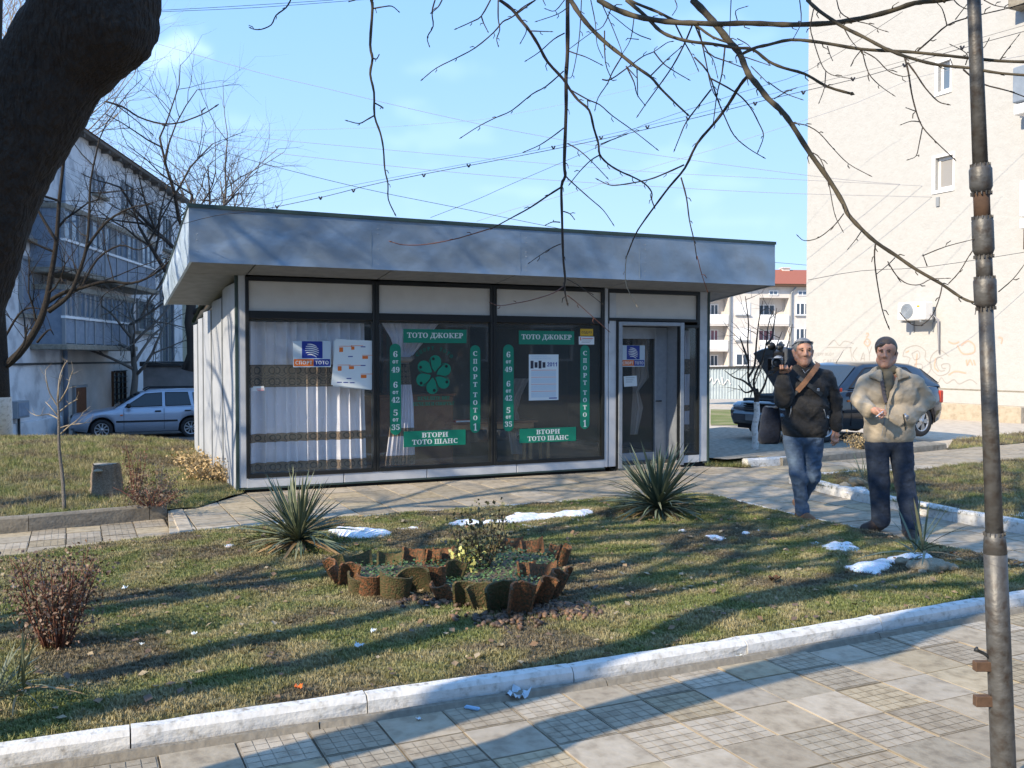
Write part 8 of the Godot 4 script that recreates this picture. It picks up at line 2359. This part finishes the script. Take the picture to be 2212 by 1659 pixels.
	weed("withered_weed", "loose grey brown dry weed between the stump and the shop", "weed", gp(345, 1075, 0.1), 0.42, 0.26, 16, 13, mats["twig_pale"], Color(0.18, 0.12, 0.075), 14, 0.03, 0.02)
	weed("withered_weed", "low dark dead weed at the kerb corner before the shop", "weed", gp(330, 1092, 0.1), 0.2, 0.4, 26, 15, mats["twig_red"], Color(0.11, 0.075, 0.05), 24, 0.025, 0.03)
	weed("straw_tuft", "bleached straw tuft along the shop's left side wall", "weed", gp(470, 1035, 0.05), 0.22, 0.5, 40, 16, mats["twig_pale"], Color(0.42, 0.30, 0.15), 26, 0.04, 0.03)
	weed("straw_tuft", "bleached straw tuft farther back beside the shop's side wall", "weed", gp(425, 1008, 0.05), 0.2, 0.5, 40, 17, mats["twig_pale"], Color(0.42, 0.31, 0.16), 26, 0.04, 0.03)
	weed("straw_tuft", "dry straw tuft hanging over the concrete slab by the dark car", "weed", gp(1870, 968, 0.12), 0.24, 0.45, 34, 18, mats["twig_pale"], Color(0.34, 0.26, 0.14), 20, 0.04, 0.03)
	# --- tree stump
	var st := thing("tree_stump", "grey weathered tree stump standing on the left grass bank", "tree stump", gp(229, 1066, 0.08))
	var mb := MB.new(true)
	var rings := []
	var nz := FastNoiseLite.new(); nz.seed = 3; nz.frequency = 4.0
	for j in 8:
		var t := j / 7.0
		var ring2 := []
		for k in 28:
			var a := TAU * k / 28.0
			var r := lerpf(0.215, 0.150, pow(t, 0.5)) + nz.get_noise_2d(cos(a) * 2.0, sin(a) * 2.0) * 0.03 - absf(nz.get_noise_3d(cos(a) * 3.0, t * 0.4, sin(a) * 3.0)) * 0.07
			ring2.append(Vector3(cos(a) * r, t * 0.36 - 0.03 + (0.006 * cos(a * 2.0) if j == 7 else 0.0), sin(a) * r))
		rings.append(ring2)
	for j in 7:
		for k in 28: mb.quad(rings[j][k], rings[j + 1][k], rings[j + 1][(k + 1) % 28], rings[j][(k + 1) % 28])
	obj("bark", mb, mats["stump_wood"], st)
	mb = MB.new(); mb.face(rings[7].map(func(p): return p * Vector3(0.93, 1, 0.93) + Vector3(0, 0.003, 0)), Vector3.UP); obj("cut_face", mb, mats["old_concrete"], st)
	mb = MB.new(true); mb.ball(Vector3(-0.02, 0.27, 0.14), Vector3(0.05, 0.018, 0.06), 8); obj("bracket_fungus", mb, mats["stone"], st)
	# --- snow
	snow("snow patch beside the left yucca's lower leaves", [703, 1140, 730, 1133, 790, 1135, 850, 1140, 835, 1152, 780, 1157, 730, 1152], 0.05)
	snow("long snow strip along the path edge before the middle window", [962, 1124, 1005, 1112, 1040, 1120, 1090, 1116, 1110, 1103, 1160, 1106, 1210, 1100, 1280, 1093, 1275, 1108, 1200, 1112, 1140, 1120, 1060, 1126, 990, 1130], 0.05)
	snow("thin snow sliver below the long strip", [1122, 1126, 1150, 1128, 1182, 1132, 1160, 1134, 1130, 1131], 0.02)
	snow("small snow fleck left of the long strip", [848, 1132, 890, 1130, 915, 1133, 880, 1136], 0.02)
	snow("small snow fleck left of the first yucca", [478, 1172, 505, 1168, 512, 1173, 490, 1177], 0.02)
	snow("flat snow patch on the lawn below the cameraman", [1766, 1172, 1800, 1164, 1840, 1168, 1862, 1184, 1835, 1190, 1790, 1184], 0.03)
	snow("little snow patch left of the flat one", [1742, 1166, 1762, 1162, 1778, 1166, 1760, 1170], 0.02)
	snow("bright pointed snow patch beside the sparse yucca", [1815, 1226, 1850, 1216, 1900, 1210, 1930, 1198, 1960, 1196, 2010, 1200, 2020, 1208, 1970, 1205, 1935, 1212, 1915, 1230, 1900, 1240, 1850, 1234], 0.06)
	snow("snow crumbs on the lawn below the door", [1518, 1150, 1550, 1148, 1578, 1155, 1545, 1160], 0.02)
	snow("snow fleck on the lawn before the kerb corner", [1600, 1143, 1618, 1140, 1622, 1146, 1606, 1149], 0.02)
	snow("snow fleck nearest to the cameraman's boot", [1632, 1136, 1650, 1131, 1644, 1141], 0.02)
	snow("snow fleck farthest left of the crumbs below the door", [1463, 1138, 1480, 1135, 1484, 1141, 1468, 1143], 0.02)
	snow("snow lying on the white kerb behind the man in beige", [1816, 1060, 1850, 1056, 1885, 1060, 1880, 1068, 1835, 1068], 0.05, false)
	snow("snow patch on the right lawn beside the lamp pole", [2172, 1118, 2200, 1112, 2235, 1116, 2235, 1128, 2195, 1127], 0.05, false)

# ---------------------------------------------------------------- lamp pole, wires, stones, litter
func build_small_things() -> void:
	# the pole leans a little; its sections are crimped into each other
	var d := 3.4
	var o := thing("lamp_pole", "leaning rusty grey steel pole of crimped tube sections at the right edge", "pole")
	var foot := at(2168, 1664, d)
	var top := at(2103, -20, d)
	var ax := (top - foot).normalized()
	var low := foot - ax * (foot.y / ax.y)
	o.position = Vector3(low.x, 0, low.z)
	var yb := (Basis(ax.cross(Vector3.BACK).normalized(), ax, Vector3.BACK)).orthonormalized()
	var tr := Transform3D(yb, Vector3.ZERO)
	var H := func(py: float) -> float:      # height along the pole
		var x := lerpf(2103, 2168, (py + 20.0) / 1684.0)
		return (at(x, py, d) - o.position).dot(ax)
	var q := d / LENS / 2.0
	var secs := [["base_tube", [[1800, 52], [1659, 50.5], [1400, 49], [1195, 47]], 0], ["base_shoulder", [[1195, 48], [1165, 44], [1150, 38]], 1], ["middle_tube", [[1152, 36], [900, 33], [664, 30]], 0], ["collar", [[664, 34], [655, 45], [606, 46], [598, 36]], 1], ["short_tube", [[600, 33], [552, 33]], 0], ["collar", [[552, 34], [540, 43.5], [478, 43.5], [468, 36]], 1], ["rusty_tube", [[470, 33], [414, 33]], 2], ["collar", [[416, 36], [404, 46], [366, 46], [355, 34]], 1], ["upper_tube", [[356, 31], [100, 28], [-60, 26], [-900, 22]], 0]]
	for s in secs:
		var prof := []
		for e in s[1]: prof.append(Vector2(e[1] * q, H.call(e[0])))
		prof.push_front(Vector2(0, prof[0].y)); prof.append(Vector2(0, prof[-1].y))
		var mb := MB.new(true)
		mb.lathe(prof, 28, tr)
		obj(s[0], mb, mats["rust"] if s[2] == 2 else mats["pole"], o)
		if s[0] == "collar" or s[0] == "base_shoulder":
			mb = MB.new()
			for e in ([s[1][0], s[1][-1]] if s[0] == "collar" else [s[1][-1]]):
				for k in 14:
					var a := TAU * k / 14.0
					var r: float = (e[1] + 4.0) * q
					mb.box(Vector3(0, 0, 0), Vector3(0.004, 0.012, 0.006), 0.0, tr * Transform3D(Basis(Vector3.UP, a), Vector3(sin(a) * r, H.call(e[0]) - 0.004, cos(a) * r)))
			var cr := obj("crimps", mb, mats["pole"], o); cr.set_meta("kind", "stuff")
	for e in [[2104, 2140, 1428, 1449], [2105, 2140, 1502, 1525]]:
		var a := at(e[0], (e[2] + e[3]) / 2.0, d) - o.position
		var b := at(e[1] + 4.0, (e[2] + e[3]) / 2.0, d) - o.position
		var mb := MB.new(); mb.box((a + b) / 2.0, Vector3(a.distance_to(b), (e[3] - e[2]) * 2.0 * q, 0.03), 0.002); obj("bracket", mb, mats["rust"], o)
	var bb := MB.new(true); bb.tube([at(2140, 1424, d) - o.position, at(2128, 1413, d) - o.position, at(2112, 1405, d) - o.position, at(2108, 1402, d) - o.position], [0.006, 0.006, 0.006, 0.011], 7); obj("bolt", bb, mats["dark_iron"], o)
	# --- overhead wires
	var wires := [[[330, 23, 500, 14, 720, 0], 14.0, 16.0, 0.9, "upper", 0], [[330, 26, 560, 16, 800, -2], 14.0, 16.0, 0.9, "lower", 0],
		[[335, 93, 553, 155, 700, 190, 900, 238, 1106, 282, 1350, 325, 1659, 368, 1900, 395, 2212, 413], 30.0, 26.0, 0.9, "a", 1], [[350, 271, 553, 281, 800, 276, 1000, 262, 1106, 247, 1400, 185, 1659, 110, 1800, 60], 32.0, 24.0, 0.5, "b", 1], [[320, 265, 553, 297, 830, 323, 1106, 347, 1400, 371, 1659, 385, 2000, 402, 2212, 412], 30.0, 25.0, 0.8, "c", 1],
		[[370, 296, 553, 325, 830, 357, 1106, 383, 1400, 402, 1659, 416, 1900, 423, 2212, 430], 30.0, 25.0, 0.9, "d", 1], [[360, 290, 430, 310, 553, 349, 784, 407, 980, 447, 1106, 473, 1210, 494], 24.0, 22.0, 1.0, "e", 0], [[930, 470, 1030, 431, 1106, 397, 1290, 318, 1390, 270, 1600, 200, 1750, 150, 1950, 25], 26.0, 20.0, 0.9, "f", 0], [[1030, 478, 1106, 453, 1270, 406, 1400, 363, 1540, 323, 1659, 285, 1850, 222, 1990, 165, 2212, 120], 26.0, 21.0, 0.8, "g", 1], [[1745, 605, 1860, 585, 2000, 577, 2212, 545], 23.5, 22.0, 1.0, "h", 0], [[1650, 565, 1700, 569, 1746, 573], 70.0, 70.0, 0.8, "i", 0]]
	var says := ["upper of two cables leaving the leaning trunk at the top", "lower of two cables leaving the leaning trunk at the top", "thin wire sloping from beside the small cloud to the right", "faint wire rising to the right across the middle sky", "thin wire crossing the sky just above two others at left", "lowest of the long faint wires crossing the sky", "dark wire dropping behind the middle of the shop roof", "wire rising steeply from the shop roof to the upper right", "pale wire with clips rising from the roof's right half", "thin wire stretched across the lower blank wall", "far wire above the red roofed block"]
	for i in wires.size():
		var w: Array = wires[i]
		var pts := []
		var n: int = w[0].size() / 2
		for k in n: pts.append(at(w[0][k * 2], w[0][k * 2 + 1], lerpf(w[1], w[2], k / float(n - 1))))
		pts = curve(pts, 3)
		var mb := MB.new(true)
		mb.tube(pts, ramp(pts.size(), w[3] * w[1] / LENS * 0.55, w[3] * w[2] / LENS * 0.55), 4)
		var x := obj("wire", mb, mats["wire"] if w[5] == 0 else mats["wire_pale"])
		tag(x, says[i], "wire", "overhead wires")
	# the double cable held by clips
	var cab := thing("double_cable", "pair of cables joined by small clips rising from the roof corner to the right", "cable")
	for e in [[[380, 488, 465, 466, 553, 455, 700, 425, 830, 393, 1106, 340, 1290, 303, 1500, 255, 1659, 215, 1842, 172, 1952, 141, 2076, 105, 2230, 63], 1.5], [[465, 466, 553, 446, 700, 413, 830, 387, 1106, 335, 1290, 296, 1500, 247, 1659, 205, 1842, 160, 1952, 132, 2076, 94, 2230, 50], 0.8]]:
		var pts := []
		var n: int = e[0].size() / 2
		for k in n: pts.append(at(e[0][k * 2], e[0][k * 2 + 1], lerpf(9.9, 8.0, k / float(n - 1))))
		pts = curve(pts, 3)
		var mb := MB.new(true); mb.tube(pts, ramp(pts.size(), e[1] * 0.0023, e[1] * 0.002), 5); obj("cable", mb, mats["wire"], cab)
	for e in [[598, 446], [692, 427], [763, 411], [915, 378], [1012, 357], [1195, 318], [1298, 297], [1398, 274], [1486, 255], [1631, 223], [1735, 199], [1842, 170], [1954, 140], [2078, 102]]:
		var dd := lerpf(9.7, 8.1, (e[0] - 465.0) / 1750.0)
		var p := at(e[0], e[1], dd)
		var mb := MB.new()
		mb.bar(p + Vector3(-0.015, 0.012, 0), p + Vector3(0.002, -0.02, 0), 0.012, 0.012); mb.bar(p + Vector3(0.018, 0.012, 0), p + Vector3(0.002, -0.02, 0), 0.012, 0.012)
		obj("clip", mb, mats["wire"], cab)
	# --- stones round the sparse yuccas
	var r := RandomNumberGenerator.new(); r.seed = 4
	var stones := [[1950, 1222, 0.05, "pale stone left of the sparse yucca's foot"], [1976, 1232, 0.07, "mossy rounded stone in front of the sparse yucca"], [2012, 1238, 0.10, "largest ochre stone right of the sparse yucca"], [1993, 1243, 0.035, "small white stone before the ochre one"], [2050, 1236, 0.06, "brown flat stone farthest right of the sparse yucca"], [615, 1182, 0.07, "white stone under the left yucca's leaves"], [650, 1186, 0.05, "second pale stone under the left yucca's leaves"], [1852, 1048, 0.10, "grey stone beside the tiny yucca behind the men"], [1825, 1054, 0.07, "low stone left of the grey one behind the men"]]
	for s in stones:
		var mb := MB.new(true)
		var nz := FastNoiseLite.new(); nz.seed = r.randi() % 99; nz.frequency = 1.2
		var k := 10
		var sz := Vector3(s[2] * 1.1, s[2] * 0.62, s[2] * 0.8)
		var f := func(i, j) -> Vector3:
			var p: float = PI * i / k - PI / 2.0
			var a: float = TAU * (j % (k * 2)) / (k * 2.0)
			var v := Vector3(cos(p) * cos(a), sin(p), cos(p) * sin(a))
			return v * (1.0 + nz.get_noise_3dv(v) * 0.4) * sz
		for i in k:
			for j in k * 2: mb.quad(f.call(i, j), f.call(i + 1, j), f.call(i + 1, j + 1), f.call(i, j + 1))
		var x := obj("stone", mb, mats["stone"])
		x.position = (on_lawn(s[0], s[1]) if s[1] > 1100 else gp(s[0], s[1], 0.09)) + Vector3.UP * s[2] * 0.3
		x.rotation.y = r.randf() * TAU
		tag(x, s[3], "stone", "stones set round the yuccas")
	# --- fallen leaves and soil crumbs
	var xf := []
	var tint := []
	for i in 2600:
		var p := Vector2(r.randf_range(-4.5, 4.5), r.randf_range(-10.5, -3.4))
		if not Geometry2D.is_point_in_polygon(p, lawn): continue
		xf.append(Transform3D(Basis.from_euler(Vector3(r.randf_range(-0.5, 0.5), r.randf() * TAU, r.randf_range(-0.5, 0.5))).scaled(Vector3.ONE * r.randf_range(0.4, 1.2)), Vector3(p.x, lawn_h(p) + 0.02, p.y)))
		var c: Color = [Color(0.20, 0.12, 0.06), Color(0.28, 0.19, 0.10), Color(0.13, 0.085, 0.055), Color(0.34, 0.27, 0.17)][r.randi() % 4]
		tint.append(c)
	var lf := scatter("fallen_leaves", leaf_bit(0.045), mats["leaf"], xf, tint)
	tag(lf, "scattered small brown fallen leaves lying on the front lawn", "leaves")
	xf = []; tint = []
	for i in 420:
		var e: Vector3 = [on_lawn(970, 1300), on_lawn(1090, 1345), on_lawn(1180, 1330), on_lawn(1215, 1320)][i % 4]
		var p := e + Vector3(r.randfn(0, 0.12), 0, r.randfn(0, 0.07))
		p.y = lawn_h(Vector2(p.x, p.z)) + 0.015
		xf.append(Transform3D(Basis.from_euler(Vector3(r.randf() * 3, r.randf() * 3, r.randf() * 3)).scaled(Vector3.ONE * r.randf_range(0.5, 1.7)), p))
		tint.append([Color(0.07, 0.045, 0.03), Color(0.045, 0.03, 0.022), Color(0.20, 0.115, 0.065), Color(0.11, 0.07, 0.045)][r.randi() % 4])
	var clod := MB.new(true); clod.ball(Vector3.ZERO, Vector3(0.017, 0.010, 0.013), 4)
	var cl := scatter("soil_crumbs", clod.done(), mats["leaf"], xf, tint)
	tag(cl, "dark soil crumbs and shards spilled before the flower bed tiles", "soil")
	# --- litter
	var lit := [[1118, 1508, 0.045, "crumpled clear plastic cup lying against the front kerb", "sign_pale", 0.0], [1020, 1533, 0.03, "light blue lighter lying on the front pavement slabs", "sky_pane", 0.0], [645, 1508, 0.02, "orange red scrap of wrapper on the lawn by the kerb", "sign_orange", 1.0], [776, 1410, 0.022, "small white paper scrap on the lawn left of the bed", "paper", 1.0], [807, 1376, 0.02, "flat white scrap nearer to the flower bed tiles", "paper", 1.0], [420, 1378, 0.015, "bluish white scrap on the lawn right of the withered shrub", "paper", 1.0], [306, 1400, 0.015, "white scrap on the lawn below the withered shrub", "paper", 1.0], [1600, 1424, 0.025, "pale crumpled paper on the pavement beside the kerb", "paper", 0.0], [1390, 1435, 0.03, "twisted dry leaf stalk by the kerb foot", "brown_wood", 0.0], [905, 1555, 0.012, "white cigarette end on the pavement near the kerb", "paper", 0.0], [270, 1270, 0.02, "white scrap far left on the lawn above the shrub", "paper", 1.0], [1672, 1262, 0.035, "broken brown clay shard on the lawn right of the bed", "clay", 1.0]]
	for s in lit:
		var p := on_lawn(s[0], s[1], 0.02) if s[5] > 0.5 else gp(s[0], s[1], 0.0)
		var mb := MB.new(true)
		if s[4] == "sky_pane":
			mb = MB.new(); mb.box(Vector3(0, 0.008, 0), Vector3(0.025, 0.014, 0.075), 0.005)
			mats["blue_plastic"] = mat("blue_plastic", lin(0.25, 0.42, 0.60), 0.3)
			s[4] = "blue_plastic"
		else:
			var k := 7
			var nz := FastNoiseLite.new(); nz.seed = r.randi() % 999; nz.frequency = 1.5
			var g := []
			for i in k:
				var row := []
				for j in k:
					var u := Vector2(i / (k - 1.0) - 0.5, j / (k - 1.0) - 0.5) * 2.0
					row.append(Vector3(u.x, 0.3 + nz.get_noise_2d(u.x * 2.0, u.y * 2.0) * 1.1 + 0.25 * u.length(), u.y * 0.8) * s[2] * (1.0 + nz.get_noise_2d(u.y * 3.0 + 9.0, u.x) * 0.5))
				g.append(row)
			for i in k - 1:
				for j in k - 1: mb.quad(g[i][j], g[i][j + 1], g[i + 1][j + 1], g[i + 1][j])
		var x := obj("litter", mb, mats[s[4]])
		x.position = p; x.rotation.y = r.randf() * TAU
		tag(x, s[3], "litter")
	# puddles of snow melt on the street
	for s in [["snow_bank", [[235, 958], [300, 953], [425, 950], [425, 956], [330, 962], [250, 964]]], ["snow_bank", [[240, 972], [330, 966], [425, 962], [425, 972], [330, 975]]]]:
		var poly := PackedVector2Array()
		for q2 in s[1]:
			var p := gp(q2[0], q2[1], -0.55)
			poly.append(Vector2(p.x, p.z))
		var x := obj("snow_strip", sheet(poly, 0.4, func(p): return terrain(p) + 0.03), mats["snow"])
		tag(x, ["thin wet snow strip under the silver car", "nearer wet snow strip on the street before the silver car"][0 if s[1][0][1] == 958 else 1], "snow", "wet snow on the street")
